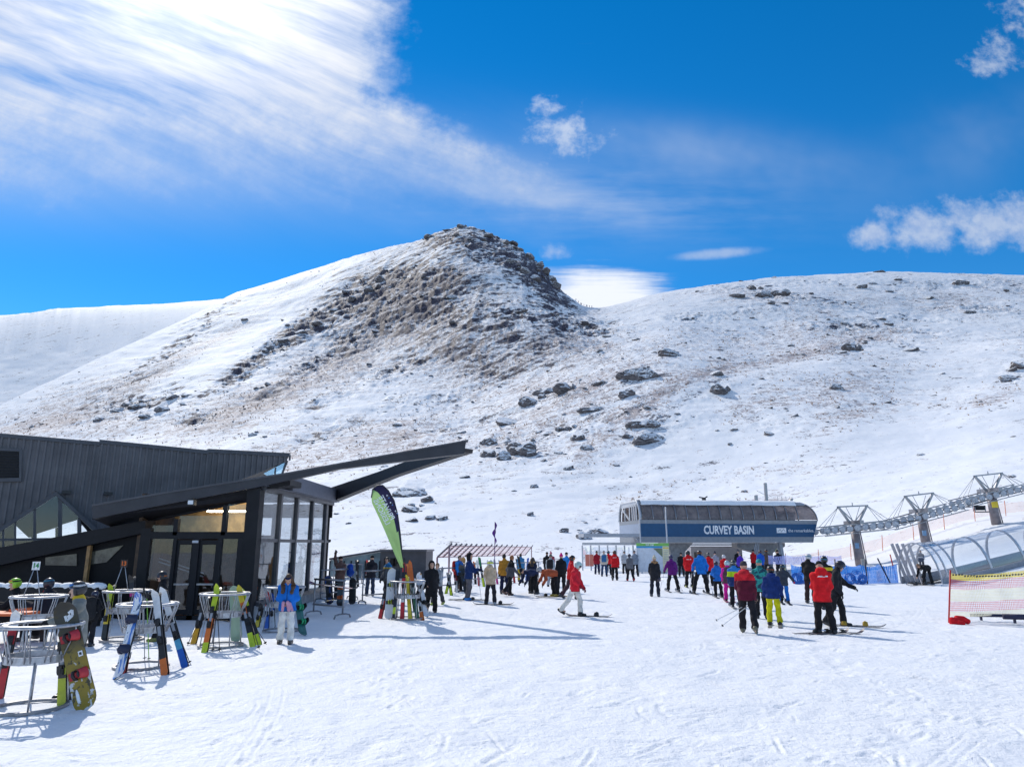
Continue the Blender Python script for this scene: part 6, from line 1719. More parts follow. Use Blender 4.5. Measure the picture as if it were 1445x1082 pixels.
m.build('emblem', WHITEP, sb); m = MB(); m.box((.075, -.010, Lb_*.50), (.055, .006, .07)); m.box((.075, -.0125, Lb_*.50), (.03, .004, .035), 1); m.build('sticker', [WHITEP, BLACKP], sb)
m = MB()
for z_ in (): m.ball((random.uniform(-.1, .06), -.012, Lb_*(z_-.15)), .055, n=7, sc=(.8, .18, 1.2))
m.ball((-.07, -.010, Lb_*.14), .05, n=7, sc=(.45, .12, 2.2)); m.build('snow_patch', SNOWM, sb)
p = P(124, 828, 912, 175, 'person in black with a dark pack behind the olive snowboard man', 'stand', head='helmet', hcol=(.02, .02, .05), jac=BK); pack(p, 'black backpack worn behind the olive snowboard man', (.02, .02, .022))
P(16, 826, 905, -60, 'seated person in black with a lime green helmet at the left edge', 'sit', H=1.7, hcol=(.30, .62, .03), gog=LENSO, jac=BK, gog_up=True)
for px_, nm_ in ((16, 'dark bench under the person with the lime green helmet'), (62, 'dark bench under the person with orange goggles')):
    g = gz2(px_, 904); m = MB(); m.box((.12, .02, .40), (.55, .45, .05)); m.box((.12, -.15, .19), (.05, .05, .38)); m.box((.12, .2, .19), (.05, .05, .38)); tag(m.build('bench', DARK), nm_, 'bench').location = g
P(62, 832, 905, -100, 'person in black with orange goggles partly behind the numbered rack', 'sit', H=1.72, hcol=(.015, .015, .03), gog=LENSO, jac=(.02, .02, .03), gog_up=True)
P(222, 800, 905, -62, 'man in black jacket and black helmet standing by the glass doors', 'hold', jac=BK, leg=BK, bands=[((.015, .06, .32), .12), (BK, 9)], gog=LENS, gog_up=False, head='helmet', hcol=K_, boot=(.2, .2, .05))
p = P(402, 803, 907, 8, 'woman in bright blue sweater and white trousers looking down at pink gloves', 'phone', ex=.03, jit=0, jac=(.012, .16, .58), leg=(.74, .73, .70), head='band', hcol=(.012, .018, .06), hairlong=True, hair=(.085, .04, .018), bare=True, boot=(.06, .045, .04), AL=(-2, 10, 62, 44), AR=(2, 10, 66, 46), curl=.6)
sd = SDF(.03); hd = wpt(p, (p['AM'][0][2]+p['AM'][1][2])/2); 
for k_, (ox, oz, ln) in enumerate(((-.05, .02, .16), (.04, .03, .17), (.09, .0, .13))): sd.c((ox, -.04, oz), (ox*1.5+.02, -.05, oz-ln), .035, .028)
v_, q_ = sd.mesh(.012); o = mesh_np('gloves', v_, q_, cloth((.62, .32, .42)), None, True); o.location = hd+V3(0, -.03, -.02); tag(o, 'pair of pale pink gloves in the hands of the woman in blue', 'gloves')
# crowd by the racks
P(478, 782, 846, -150, 'person in brown jacket with an arm raised behind the maroon board', 'hold', ex=.04, head='beanie', hcol=(.03, .02, .02), jac=(.16, .09, .075), AL=(150, 12, 20, 4))
P(522, 781, 841, -170, 'person in navy jacket and jeans standing left of the green flag', 'hold', ex=.04, head='beanie', hcol=K_, jac=(.018, .018, .026), leg=(.03, .045, .085))
P(546, 783, 850, -40, 'person in grey jacket with blue and yellow collar by the flag', 'stand', head='hair', hair=(.02, .015, .012), jac=(.13, .13, .14), collar=(.05, .22, .42), bands=[((.14, .14, .15), .78), ((.6, .42, .05), .88), ((.03, .18, .42), 9)], leg=(.03, .03, .04))
P(608, 786, 863, 10, 'person in long black hooded coat walking towards the camera', 'walk', ex=.06, head='hood', hcol=BK, jac=BK, long=.24, leg=BK, bare=True, boot=K_)
P(617, 790, 853, -20, 'person in grey walking behind the black hooded coat', 'walk2', head='hair', jac=(.35, .37, .40), leg=(.05, .05, .06), hair=(.2, .1, .04), boot=(.4, .5, .05))
p = P(647, 781, 835, 60, 'person in blue with a red pack standing at the far rail rack', 'stand', ex=.04, head='hair', hair=(.02, .015, .01), jac=(.02, .12, .42), arms=(.02, .20, .6), leg=BK, gaiter=(.5, .28, .2)); pack(p, 'red backpack on the person in blue at the far rack', (.5, .03, .03))
p = P(661, 784, 846, 82, 'skier in navy puffer jacket and grey trousers with bright blue boots', 'ski', ex=.05, head='hood', hcol=(.015, .015, .02), jac=(.012, .035, .13), leg=(.11, .105, .12), boot=(.02, .22, .62), L=(6, 4, 14), Rr=(2, 4, 12), lean=2, H=1.8); poles_of(p, 'the skier with bright blue boots', ((.1, -.25), (-.05, -.15))); skis_on(p, 'the skier with bright blue boots', [(2, K_)])
p = P(692, 786, 853, 172, 'snowboarder in beige jacket with a white and yellow helmet seen from behind', 'hold', jac=(.52, .40, .28), leg=(.02, .02, .028), hcol=(.70, .70, .66), gog=None, hood=True, L=(3, 9, 4), Rr=(-2, 8, 4), boot=(.4, .4, .42)); 
sb = P and None
m = MB(); c_ = p['hc']+p['hu']*.03
hm = SDF(.01); hm.e(c_, (.114, .138, .105), np.stack([NV(p['hr']), NV(p['hf']), NV(p['hu'])], -1)); hm.cut(c_+p['hu']*.015, p['hu']); hm.cut(c_-p['hu']*.035, -p['hu']); hm.cut(c_+p['hf']*.05, p['hf']); v_, q_ = hm.mesh(.011); mesh_np('strap', v_, q_, cloth((.55, .62, .03)), None, True, p['root'])
board_on(p, 'the beige jacketed snowboarder', board_mat((.6, .6, .62), K_, (.3, .3, .3)), 1.5, 86, 0)
P(712, 781, 838, -170, 'person in mustard jacket half hidden by a man in charcoal', 'stand', ex=.04, head='hair', hair=(.02, .015, .01), jac=(.50, .23, .03), leg=NV_, H=1.7)
P(720, 781, 840, 120, 'bare headed man with ginger hair in charcoal and black jacket', 'walk', ex=.03, head='hair', hair=(.28, .10, .03), jac=(.07, .07, .085), bands=[((.075, .075, .09), .62), ((.012, .012, .014), 9)], leg=BK, boot=(.10, .045, .03), L=(10, 6, 8))
P(735, 779, 820, 170, 'far person in blue and yellow below the slanted poles', 'stand', jac=(.05, .2, .4), leg=(.55, .40, .03), head='hair')
P(751, 784, 836, 176, 'woman in navy jacket with a fur trimmed hood behind the bending pair', 'stand', ex=.04, head='hair', hair=(.05, .03, .02), hairlong=True, jac=(.016, .022, .05), leg=BK, fur=(.42, .24, .09))
P(755, 803, 838, -60, 'person in navy bending down to the snow left of the rust jacket', 'bend', H=1.68, jac=(.018, .026, .07), leg=BK, head='beanie', hcol=(.02, .02, .03))
p = P(783, 803, 842, -70, 'snowboarder in rust jacket bending over to fasten bindings', 'bend', H=1.72, jac=(.36, .085, .035), leg=BK, head='helmet', hcol=(.35, .35, .37), boot=(.35, .27, .03), lean=78); board_on(p, 'the bending snowboarder in rust', board_mat((.4, .3, .04), K_, (.2, .2, .2)), 1.5, -84, 0)
p = P(777, 780, 828, 170, 'person in grey with a black pack standing beyond the bending snowboarder', 'stand', ex=.04, head='beanie', hcol=(.13, .13, .13), jac=(.42, .45, .48), leg=(.42, .45, .5)); pack(p, 'black backpack on the person in grey', (.02, .02, .024))
P(772, 777, 818, 180, 'far person in black left of the grey hat and pack', 'stand', jac=BK, head='beanie', hcol=K_, ex=.04); P(778, 776, 816, 180, 'far person in pink hat and dark red jacket', 'stand', jac=(.35, .06, .09), head='pom', hcol=(.6, .2, .25), ex=.09)
P(792, 778, 836, 168, 'person in black jacket with a hot pink hat', 'stand', jac=BK, leg=BK, head='pom', hcol=(.70, .02, .22), ex=.08, boot=(.16, .09, .08))
P(800, 777, 824, 178, 'person in light blue jacket behind the black jacket and pink hat', 'stand', jac=(.03, .22, .58), head='beanie', hcol=(.03, .03, .04), ex=.04)
P(806, 779, 845, 100, 'skier in red jacket and black helmet behind the white trousers', 'walk2', jac=RJ, leg=(.06, .03, .04), hcol=K_, gog=LENSO)
p = P(812, 786, 868, 65, 'snowboarder in red jacket and white trousers pushing along on one foot', 'walk', jac=(.62, .018, .035), leg=(.66, .64, .60), hcol=(.42, .58, .56), gog=LENS, boot=K_, L=(16, 8, 10), Rr=(-24, 6, 10), AL=(4, 10, 14, 4), hp=24, glove=(.14, .02, .04)); board_on(p, 'the snowboarder in white trousers', board_mat(K_, (.03, .03, .03), (.1, .1, .1)), 1.45, 72, 0)
# middle distance
P(843, 775, 809, 176, 'far person in dark red jacket nearest the glazed gate', 'walk', jac=(.32, .012, .025), leg=NV_, head='beanie', hcol=K_, ex=.04)
p = P(853, 775, 813, 172, 'far person in cream jacket with a small blue pack', 'stand', jac=(.55, .48, .40), leg=(.03, .06, .13), head='beanie', hcol=(.3, .3, .32), ex=.04); pack(p, 'small blue backpack on the cream jacket', (.04, .14, .30))
P(859, 775, 810, 180, 'far person in bright red between the cream jacket and the staff red jacket', 'stand', jac=RJ, hcol=K_)
p = P(868, 773, 819, 170, 'person in red staff jacket walking away left of the trail map', 'walk2', jac=RJ, leg=BK, hcol=K_, hood=True)
P(890, 778, 820, -172, 'person in grey jacket and red boots walking towards the trail map', 'walk', jac=(.14, .14, .155), leg=BK, hcol=(.02, .02, .04), boot=(.55, .03, .03)); P(897, 775, 812, 180, 'far person in grey blue left of the trail map board', 'stand', jac=(.22, .25, .30), head='beanie', hcol=(.1, .1, .12), ex=.04); P(882, 776, 808, 180, 'smallest far person in pale grey before the glazed gate', 'stand', jac=(.4, .42, .45), head='beanie', hcol=(.1, .1, .1), ex=.04)
p = P(925, 782, 842, 155, 'woman in black coat with fur trimmed hood and cream woolly hat', 'stand', ex=.05, head='pom', hcol=(.62, .54, .40), hair=(.1, .06, .03), jac=(.02, .02, .026), leg=(.022, .025, .04), long=.10, fur=(.30, .17, .08), boot=(.10, .10, .11))
hm = SDF(.02); hm.e((0, 0, 0), (.11, .13, .12)); hm.cut((0, 0, -.05), (0, 0, -1)); v_, q_ = hm.mesh(.014); o = mesh_np('helmet', v_, q_, shell((.05, .035, .05)), None, True); o.location = wpt(p, p['AM'][0][2])+V3(-.05, -.06, -.08) if False else wpt(p, p['AM'][1][2])+V3(-.06, -.04, -.12); tag(o, 'dark helmet carried in the hand of the woman with the cream hat', 'helmet')
p = P(950, 779, 835, 176, 'skier in purple jacket and black trousers seen from behind', 'wide', jac=(.13, .014, .17), leg=BK, hcol=(.05, .05, .12), boot=(.3, .28, .28), AL=(12, 22, 20, 0), AR=(12, 22, 20, 0)); poles_of(p, 'the skier in purple', ((.25, .1), (-.25, .1))); skis_on(p, 'the skier in purple', [(2, (.3, .3, .32))])
P(962, 778, 812, -10, 'far person in black facing the camera beside the purple jacket', 'stand', jac=BK, head='beanie', hcol=K_, ex=.04)
p = P(974, 774, 829, 172, 'tall person in red staff jacket with yellow green boots', 'stand', jac=RJ, leg=BK, hcol=K_, hood=True, boot=(.5, .52, .12)); skis_on(p, 'the tall red staff jacket', [(2, K_)])
p = P(991, 779, 838, 178, 'skier in blue jacket with legs spread wide in the queue', 'wide', jac=(.012, .17, .58), leg=BK, hcol=K_, L=(4, 22, 8), Rr=(0, 14, 4), boot=K_, hood=True, AL=(10, 26, 20, 0), AR=(10, 26, 20, 0), H=1.86); skis_on(p, 'the blue jacket with spread legs', [(2, K_)]); poles_of(p, 'the blue jacket with spread legs', ((.2, .1), (-.2, .1)))
P(1002, 777, 827, 165, 'person in red jacket partly behind the spread legged skier', 'stand', jac=RJ, hcol=K_, leg=BK, glove=(.6, .45, .03))
P(1011, 776, 814, 178, 'far person in lilac grey jacket with a navy bobble hat', 'stand', jac=(.33, .31, .37), head='pom', hcol=(.02, .03, .06), ex=.08, leg=(.1, .1, .11))
p = P(1014, 788, 843, 172, 'skier in blue hooded jacket and black trousers left of the pink trousers', 'ski', jac=(.014, .14, .50), leg=BK, hcol=(.03, .03, .06), hood=True, boot=(.12, .1, .12), glove=(.6, .6, .62), L=(8, 5, 14), Rr=(4, 5, 12), lean=6); skis_on(p, 'the blue hooded skier by the pink trousers', [(2, GY)])
P(1024, 780, 824, 176, 'person in red jacket and white helmet among the queue', 'stand', jac=RJ, hcol=(.55, .55, .58), leg=BK)
p = P(1029, 787, 849, 168, 'child in magenta trousers and pink sleeves under a light blue helmet', 'stand', jac=(.10, .05, .07), arms=(.60, .02, .30), leg=(.62, .012, .28), hcol=(.35, .55, .6), boot=(.2, .12, .12)); skis_on(p, 'the child in magenta trousers', [(2, (.4, .1, .2))], 1.3)
p = P(1039, 786, 857, 170, 'skier in a blue, lime and navy striped jacket', 'stand', jac=(.03, .20, .55), arms=(.45, .65, .02), leg=BK, hcol=(.02, .03, .03), bands=[((.012, .03, .12), .42), ((.45, .65, .02), .80), ((.03, .20, .55), 9)], collar=(.03, .20, .55), boot=(.40, .38, .40), glove=(.55, .55, .6), AR=(4, 24, 60, 10)); skis_on(p, 'the striped jacket skier', [(2, GY)], 1.45)
P(1046, 779, 812, 178, 'person in bright violet jacket far in the queue', 'stand', jac=(.09, .03, .42), head='beanie', hcol=(.2, .2, .25), ex=.04); P(1043, 774, 806, 0, 'far person in black hat and jacket facing the camera under the terminal', 'stand', jac=BK, head='beanie', hcol=(.1, .1, .13), ex=.04)
P(1064, 772, 805, 120, 'far person in red jacket near the slim struts', 'stand', jac=RJ, head='beanie', hcol=K_, ex=.04); P(1075, 774, 812, 176, 'far person in royal blue jacket below the pylon', 'stand', jac=(.012, .10, .50), hcol=(.015, .02, .04)); P(1084, 773, 810, 170, 'far person in dark brown left of the snowboard carrier', 'stand', jac=(.10, .07, .06), hcol=K_)
p = P(1057, 787, 893, 158, 'man in maroon and red jacket walking with poles under his arm', 'walk', ex=.03, head='beanie', hcol=(.05, .045, .05), hair=(.2, .1, .05), jac=(.10, .008, .025), arms=(.60, .02, .03), collar=(.55, .018, .03), leg=(.018, .016, .02), boot=(.13, .12, .08), bare=True, L=(12, 5, 4), Rr=(-12, 6, 20), AR=(-6, 12, 20, 4), AL=(14, 10, 42, 6), hood=True, bands=[((.10, .008, .025), .70), ((.60, .02, .03), 9)])
for i in (0, 1):
    h_ = wpt(p, p['AM'][1][2]+p['AM'][1][3]*.07); tip = V3(h_.x-.98-.06*i, h_.y-.35+.3*i, .18+.1*i); v = (h_-tip).normalized(); ski_pole(h_+v*.1, tip, ('lower' if i == 0 else 'upper')+' white ski pole trailing from the hand of the man in maroon', (.72, .72, .72))
p = P(1076, 785, 871, 165, 'skier in teal patterned jacket with a striped woolly hat', 'stand', ex=.05, head='beanie', hcol=(.03, .30, .28), jac=(.02, .16, .16), leg=(.018, .018, .022)); 
JT, nt_, b_ = new_mat('teal_pattern'); co = objco(nt_); n_ = noise(co, 9, 4, .6, .8); c_ = mixc(smooth(n_, .45, .52), (.012, .05, .09), (.03, .34, .30)); nt_.links.new(c_.s, b_.inputs['Base Color']); b_.inputs['Roughness'].default_value = .8
[o for o in p['root'].children if o.name.startswith('jacket')][0].data.materials[0] = JT
p = P(1094, 793, 880, 160, 'skier in navy jacket and bright yellow trousers', 'ski', jac=(.012, .035, .16), leg=(.62, .60, .01), hcol=K_, boot=K_, glove=K_, L=(8, 4, 12), Rr=(4, 4, 10), lean=4, AL=(4, 14, 14, 2), AR=(2, 16, 10, -4), hood=True); skis_on(p, 'the skier in yellow trousers', [(2, (.2, .2, .22))])
p = P(1101, 774, 816, 176, 'person in black carrying a pale yellow snowboard in the queue', 'hold', jac=BK, leg=BK, head='beanie', hcol=K_, ex=.04); a_ = wpt(p, p['AM'][1][2]); q = at(1099, 784, a_.y-.25); e_ = at(1107, 806, a_.y-.35); snowboard(frame(e_, q-e_, (0, -1, .2)), 'pale yellow snowboard carried under an arm in the queue', 1.45, board_mat((.62, .60, .32), (.35, .36, .38), (.7, .7, .6), 1.2), nob=True, W_=.30)
p = P(1108, 792, 852, 165, 'skier in slate jacket and blue trousers with one pink glove out', 'ski', jac=(.045, .055, .075), leg=(.015, .17, .60), hcol=(.02, .02, .025), L=(8, 4, 14), Rr=(4, 4, 12), AR=(20, 40, 10, -20), AL=(10, 12, 30, 6), glove=(.60, .05, .15), lean=8); skis_on(p, 'the skier in blue trousers', [(2, K_)])
p = P(1146, 777, 852, 140, 'person in black with a white helmet raised behind the red jacket', 'hold', jac=(.02, .018, .018), arms=(.015, .015, .018), leg=(.05, .03, .03), hcol=(.55, .56, .58), gog=LENS, hp=20)
P(1170, 782, 860, 150, 'person in black and yellow mostly hidden by the red jacket', 'stand', jac=BK, bands=[(BK, .7), ((.62, .48, .03), .92), (BK, 9)], hcol=K_, H=1.72)
p = P(1165, 784, 893, 172, 'skier in bright red staff jacket with a white emblem, near the right', 'phone', ex=.05, head='beanie', hcol=K_, jac=(.68, .012, .018), leg=(.016, .014, .016), hood=True, boot=K_, L=(4, 8, 8), Rr=(-2, 8, 4), long=.05); skis_on(p, 'the bright red staff jacket', [(2, (.05, .03, .035))], 1.5, 100)
def emblem(p, sz=1.0):
    c = p['chest']+p['spine']*.13-p['fwd']*.172*p['s']; m = MB(); m.box(c+V3(-.09, 0, .012), (.05*sz, .05, .03*sz)); m.box(c+V3(.03, 0, 0), (.17*sz, .05, .012)); m.box(c+V3(.05, 0, .018), (.08*sz, .05, .010)); m.build('emblem', WHITEP, p['root'])
for o in PEOPLE:
    if 'staff jacket' in o['label']: emblem(o, 1.0)
p = P(1184, 783, 882, 62, 'snowboarder in black with a black helmet right of the red jacket', 'walk', jac=(.018, .019, .024), leg=(.017, .017, .02), hcol=(.02, .02, .03), gog=LENSB, hp=34, lean=8, AL=(26, 14, 22, 4), AR=(-8, 10, 20, 6), boot=(.02, .02, .02), L=(14, 6, 8), Rr=(-12, 6, 12)); board_on(p, 'the snowboarder in black', board_mat(K_, (.04, .03, .02), (.08, .08, .08)), 1.5, 66, 0, M((.45, .28, .02), rough=.5))
p = P(1311, 798, 825, -64, 'person in black bending over at the tunnel entrance', 'bend', H=1.7, jac=BK, leg=BK, head='hair', hair=(.2, .11, .06), bare=True)
P(1303, 776, 812, 170, 'child in dark blue and white standing inside the clear tunnel', 'stand', H=1.4, jac=(.05, .07, .12), bands=[((.05, .07, .12), .3), ((.5, .5, .55), .45), ((.05, .07, .12), 9)], leg=(.05, .05, .07), head='hair', hair=(.15, .05, .03))
b_ = gz2(1306, 826); snowboard(frame(b_+V3(-1.0, 0, .03), (1, .05, 0), (0, 0, 1)), 'black snowboard lying at the bending person by the tunnel', 1.5, board_mat(K_, K_, (.1, .04, .02)))
# blue pack hung on the rack
sd = SDF(.05); sd.c((0, 0, .1), (.0, 0, -.15), .12, .13).c((.12, -.05, -.12), (.02, -.08, -.1), .07); v_, q_ = sd.mesh(.018); o = mesh_np('backpack', v_, q_, cloth((.012, .06, .33)), None, True); o.location = at(494, 803, gz2(497, 846).y-.15); tag(o, 'blue backpack hung on the rail rack behind the maroon board', 'backpack')
# tiny sightseers on the saddle of the ridge
for k in range(9):
    px_ = 813+k*2.6+(k % 3)*.7; u0, _ = uv(px_, 434)
    ys = np.linspace(470, 600, 200); q_ = (terrain(u0*ys, ys)-CAMZ)/ys; y_ = float(ys[q_.argmax()])
    x_ = u0*y_; z_ = tz(x_, y_); c_ = [(.03, .03, .04), (.4, .03, .04), (.05, .1, .3)][k % 3]
    person(0, 0, 1.8, random.choice([0, 180, 90]), f'tiny far sightseer in {["black", "red", "blue"][k % 3]} on the ridge saddle, number {k+1} from the left'.replace(', number', ' below the peak,'), 'stand', jac=c_, leg=(.03, .03, .04), head='beanie', hcol=(.05, .05, .05), loc=(x_, y_, z_), group='sightseers on the ridge saddle')

# ------------------------------------------------------------------ boulders, scree and tussock on the mountain
def boulder_mat():
    m, nt, b = new_mat('schist'); co = objco(nt)
    geo = nt.nodes.new('ShaderNodeNewGeometry'); s3 = nt.nodes.new('ShaderNodeSeparateXYZ'); nt.links.new(geo.outputs['Normal'], s3.inputs[0]); nz_ = N(s3.outputs[2])
    tcw = geo.outputs['Position']; pw = N(tcw)
    mp = nt.nodes.new('ShaderNodeMapping'); mp.inputs['Scale'].default_value = (.5, .5, 2.6); mp.inputs['Rotation'].default_value = (.2, .25, 0); nt.links.new(pw.s, mp.inputs[0])
    st = noise(N(mp.outputs[0]), 1.3, 6, .7); n2 = noise(pw, 1.6, 6, .75)
    c = mixc(smooth(st, .36, .64), (.045, .038, .040), (.24, .215, .22)); c = mixc(smooth(n2, .55, .7), c, (.16, .13, .11))
    dust = smooth(nz_*.80+(n2-.5)*1.9+(st-.5)*1.2, .34, .52); c = mixc(dust*.95, c, (.86, .88, .92))
    nt.links.new(c.s, b.inputs['Base Color']); b.inputs['Roughness'].default_value = .85
    bumpn(nt, b, st*1.0+n2*.5, .8, .25); return m
BM_ = boulder_mat()
def rock_mesh(seed, sub=4, flat=.62):
    rs = np.random.RandomState(seed)
    import bmesh
    bm = bmesh.new(); bmesh.ops.create_icosphere(bm, subdivisions=sub, radius=1); V = np.array([v.co[:] for v in bm.verts]); Fs = [[v.index for v in f.verts] for f in bm.faces]; bm.free()
    for _ in range(11):                                      # cleave by random planes
        n = rs.normal(size=3); n[2] *= 1.2; n /= np.linalg.norm(n); d = rs.uniform(.45, .85); e = V@n-d; V = V-np.outer(np.maximum(e, 0)*.92, n)
    q = V*2.2+seed; nz = fbm(q[:, 0]+q[:, 2]*.7, q[:, 1]-q[:, 2]*.4, 4, seed)
    ledge = np.sin(V[:, 2]*13+nz*5)*.035
    L2_ = np.linalg.norm(V[:, :2], axis=1)+1e-6
    V[:, :2] *= (1+ledge/L2_.clip(.3))[:, None]; V *= (1+.13*nz)[:, None]; V[:, 2] *= flat
    return V, Fs
_rm = []
for sd_ in range(8):
    V, Fs = rock_mesh(sd_+3, 4, .5+.05*(sd_ % 4)); o = mesh_np('boulder', V, Fs, BM_, None, False); _rm.append(o.data); bpy.data.objects.remove(o)
def hit(px, py):
    """where the sight line of a photograph pixel meets the terrain (world point)"""
    u, _ = uv(px, py); d = ray(px, py); ys = np.concatenate([np.arange(46, 160, .5), np.arange(160, 760, 1.5)])
    z = terrain(u*ys, ys); s_ = CAMZ+d.z/d.y*ys; k = np.argmax(z > s_)
    if not (z > s_).any(): k = int(np.argmin(np.abs(z-s_)))
    return V3(u*ys[k], ys[k], float(z[k]))
BIG = [(950, 498, 30, 15, 'large smooth dark boulder alone below the right hill'), (905, 528, 52, 30, 'broad cracked rock outcrop right of centre, largest of the slope'), (884, 556, 20, 20, 'upright rock just below the broad outcrop'), (918, 618, 44, 26, 'dark layered outcrop with its face to the camera low on the slope'), (910, 598, 34, 16, 'ledge of rock above the dark layered outcrop'), (1017, 548, 28, 24, 'jagged rock rib right of the broad outcrop'), (1012, 526, 18, 12, 'small rock above the jagged rib'),
       (837, 578, 30, 12, 'low broken rock left of the dark layered outcrop'), (745, 568, 26, 20, 'blocky rock at the left end of the outcrop row'), (798, 547, 30, 20, 'dark rock in the middle of the outcrop row'), (770, 553, 26, 12, 'snowy rock in the middle of the outcrop row'), (846, 540, 20, 12, 'rock right end of the outcrop row'), (717, 594, 32, 14, 'flat slabby rock below the outcrop row'), (740, 634, 40, 28, 'big rock with a snow cap above the canopy tip at right'), (690, 624, 22, 16, 'round rock close to the canopy tip'), (688, 640, 24, 14, 'snowy rock directly under the round one by the canopy tip'), (712, 644, 18, 16, 'rock between the snowy one and the big capped one'),
       (815, 618, 22, 14, 'dark wedge rock up from the purple flag'), (830, 631, 16, 10, 'small leaning rock below the dark wedge'), (578, 694, 44, 16, 'large flat slab right of the green flag top'), (603, 704, 14, 12, 'small rock beside the large flat slab'), (581, 719, 30, 10, 'low rocks under the large flat slab'), (606, 730, 16, 10, 'pale tilted rock right of the flag'), (582, 733, 14, 10, 'dark cube of rock right of the flag'), (802, 660, 14, 10, 'rock alone mid slope above the racks'), (656, 672, 12, 7, 'small rock right of the beam tips'), (748, 725, 9, 9, 'lone rock above the slanted poles'), (755, 686, 10, 7, 'small dark rock up the slope from the slanted poles'), (797, 749, 10, 8, 'rock above the people in black'), (765, 560, 12, 8, 'small stone beside the snowy middle rock'),
       (1085, 415, 26, 14, 'pair of joined boulders near the top of the right hill'), (1104, 413, 20, 15, 'taller boulder of the joined pair on the right hill'), (1042, 418, 18, 8, 'flat boulder left of the joined pair'), (1061, 406, 13, 8, 'small boulder just above the joined pair'), (1090, 428, 9, 6, 'small boulder below the joined pair'), (1108, 427, 11, 6, 'dark small boulder right below the joined pair'), (1241, 383, 16, 5, 'flat dark boulder on the skyline of the right hill'), (1268, 394, 14, 6, 'boulder just below the right skyline'), (1218, 405, 13, 7, 'round boulder under the right skyline'), (1233, 400, 11, 5, 'small boulder beside the round one under the skyline'), (1359, 399, 17, 8, 'round boulder far right under the skyline'), (1311, 420, 14, 6, 'dark boulder right on the hill'), (1243, 449, 13, 8, 'dark boulder halfway up the right hill'), (1255, 457, 10, 9, 'boulder touching the dark one halfway up'), (1371, 441, 12, 5, 'flat stone near the right edge of the hill'), (1194, 456, 10, 5, 'stone left of the halfway boulders'), (1205, 490, 22, 16, 'crumbled outcrop on the bench line of the right hill'), (1285, 494, 26, 8, 'low outcrop right on the bench line'), (1440, 516, 18, 14, 'rock at the right edge on the bench'), (1425, 533, 18, 9, 'low rock left of the right edge rock'), (1184, 546, 16, 14, 'rock cluster on the right slope'), (1122, 588, 10, 5, 'small rock on the lower right slope'), (1086, 613, 12, 8, 'small rocks left on the lower right slope'), (1430, 672, 10, 5, 'stone beyond the last lift tower'),
       (138, 592, 14, 9, 'rounded boulder left of the grey scree above the lodge'), (165, 578, 18, 10, 'block at the left end of the grey scree'), (195, 572, 24, 13, 'block in the middle of the grey scree'), (226, 578, 20, 12, 'block in the lower right of the grey scree'), (240, 562, 18, 9, 'block at the right end of the grey scree'), (262, 558, 16, 8, 'last block right of the grey scree'), (205, 588, 22, 9, 'low block under the grey scree'), (345, 451, 8, 5, 'dark stone high on the left shoulder'), (790, 640, 12, 6, 'small rock left of the dark wedge'), (760, 610, 10, 6, 'stone above the big capped rock'), (650, 610, 14, 6, 'low rocks left of the round canopy rock'), (560, 600, 12, 6, 'low stones above the canopy beam'), (870, 655, 8, 6, 'stone right of the purple flag slope'), (840, 750, 26, 14, 'snow dusted rocks left of the glazed gate'), (826, 756, 18, 12, 'lowest rocks left of the glazed gate'), (732, 442, 20, 7, 'dark ledge under the right crag of the peak'), (700, 440, 12, 5, 'ledge rock left of the dark ledge')]
rsb = random.Random(11)
def cluster(seed):
    rs = np.random.RandomState(seed); VV, FF, off = [], [], 0
    for q in range(6):
        V, Fs = rock_mesh(70+seed*7+q, 3, .8); s_ = .62 if q == 0 else rs.uniform(.28, .5); a = rs.uniform(0, 6.28); r_ = 0 if q == 0 else rs.uniform(.35, .62)
        VV.append(V*np.array([s_*1.25, s_, s_])+np.array([math.cos(a)*r_*1.1, math.sin(a)*r_*.7, -.02+rs.uniform(-.1, .12)])); FF.append(np.array(Fs)+off); off += len(V)
    o = mesh_np('outcrop', np.concatenate(VV), np.concatenate(FF), BM_, None, False); me = o.data; bpy.data.objects.remove(o); return me
_cm = [cluster(k) for k in range(5)]
def put_rock(px, py, w, h, label, group=None, name='boulder', k=None):
    p = hit(px, py); sx_ = w*p.y/1000*.74; sz = h*p.y/1000*1.3
    oc = w >= 20 and 'flat' not in label and 'smooth' not in label
    o = bpy.data.objects.new('outcrop' if oc else name, _cm[rsb.randrange(5)] if oc else _rm[rsb.randrange(8) if k is None else k]); COL.objects.link(o)
    if oc: sx_ *= 1.0; sz *= 1.0
    o.location = p+V3(0, sx_*.3, sz*.12); o.scale = (sx_, sx_*.85, max(sz, sx_*.55)); o.rotation_euler = (rsb.uniform(-.15, .15), rsb.uniform(-.2, .2), rsb.uniform(-.7, .7)); tag(o, label, 'rock', group); return o
for px_, py_, w, h, lb_ in BIG: put_rock(px_, py_+h*.3, w, h, lb_, 'boulders on the mountainside')
for px_, py_, w, h in ((606, 336, 12, 7), (632, 326, 12, 6), (652, 320, 12, 6), (690, 334, 11, 8), (712, 344, 12, 9), (731, 353, 13, 10), (748, 365, 14, 12), (760, 376, 14, 13), (770, 386, 14, 14), (778, 396, 13, 14), (785, 407, 12, 12), (742, 385, 14, 12), (756, 395, 13, 12), (722, 372, 14, 9), (536, 398, 16, 12), (520, 410, 14, 10), (498, 425, 14, 10), (470, 440, 15, 10), (448, 458, 14, 9), (425, 470, 14, 9), (400, 484, 14, 9), (380, 492, 12, 8)): put_rock(px_, py_, w, h, 'dark crag block jutting from the flank of the peak', 'crag blocks on the peak', 'crag')
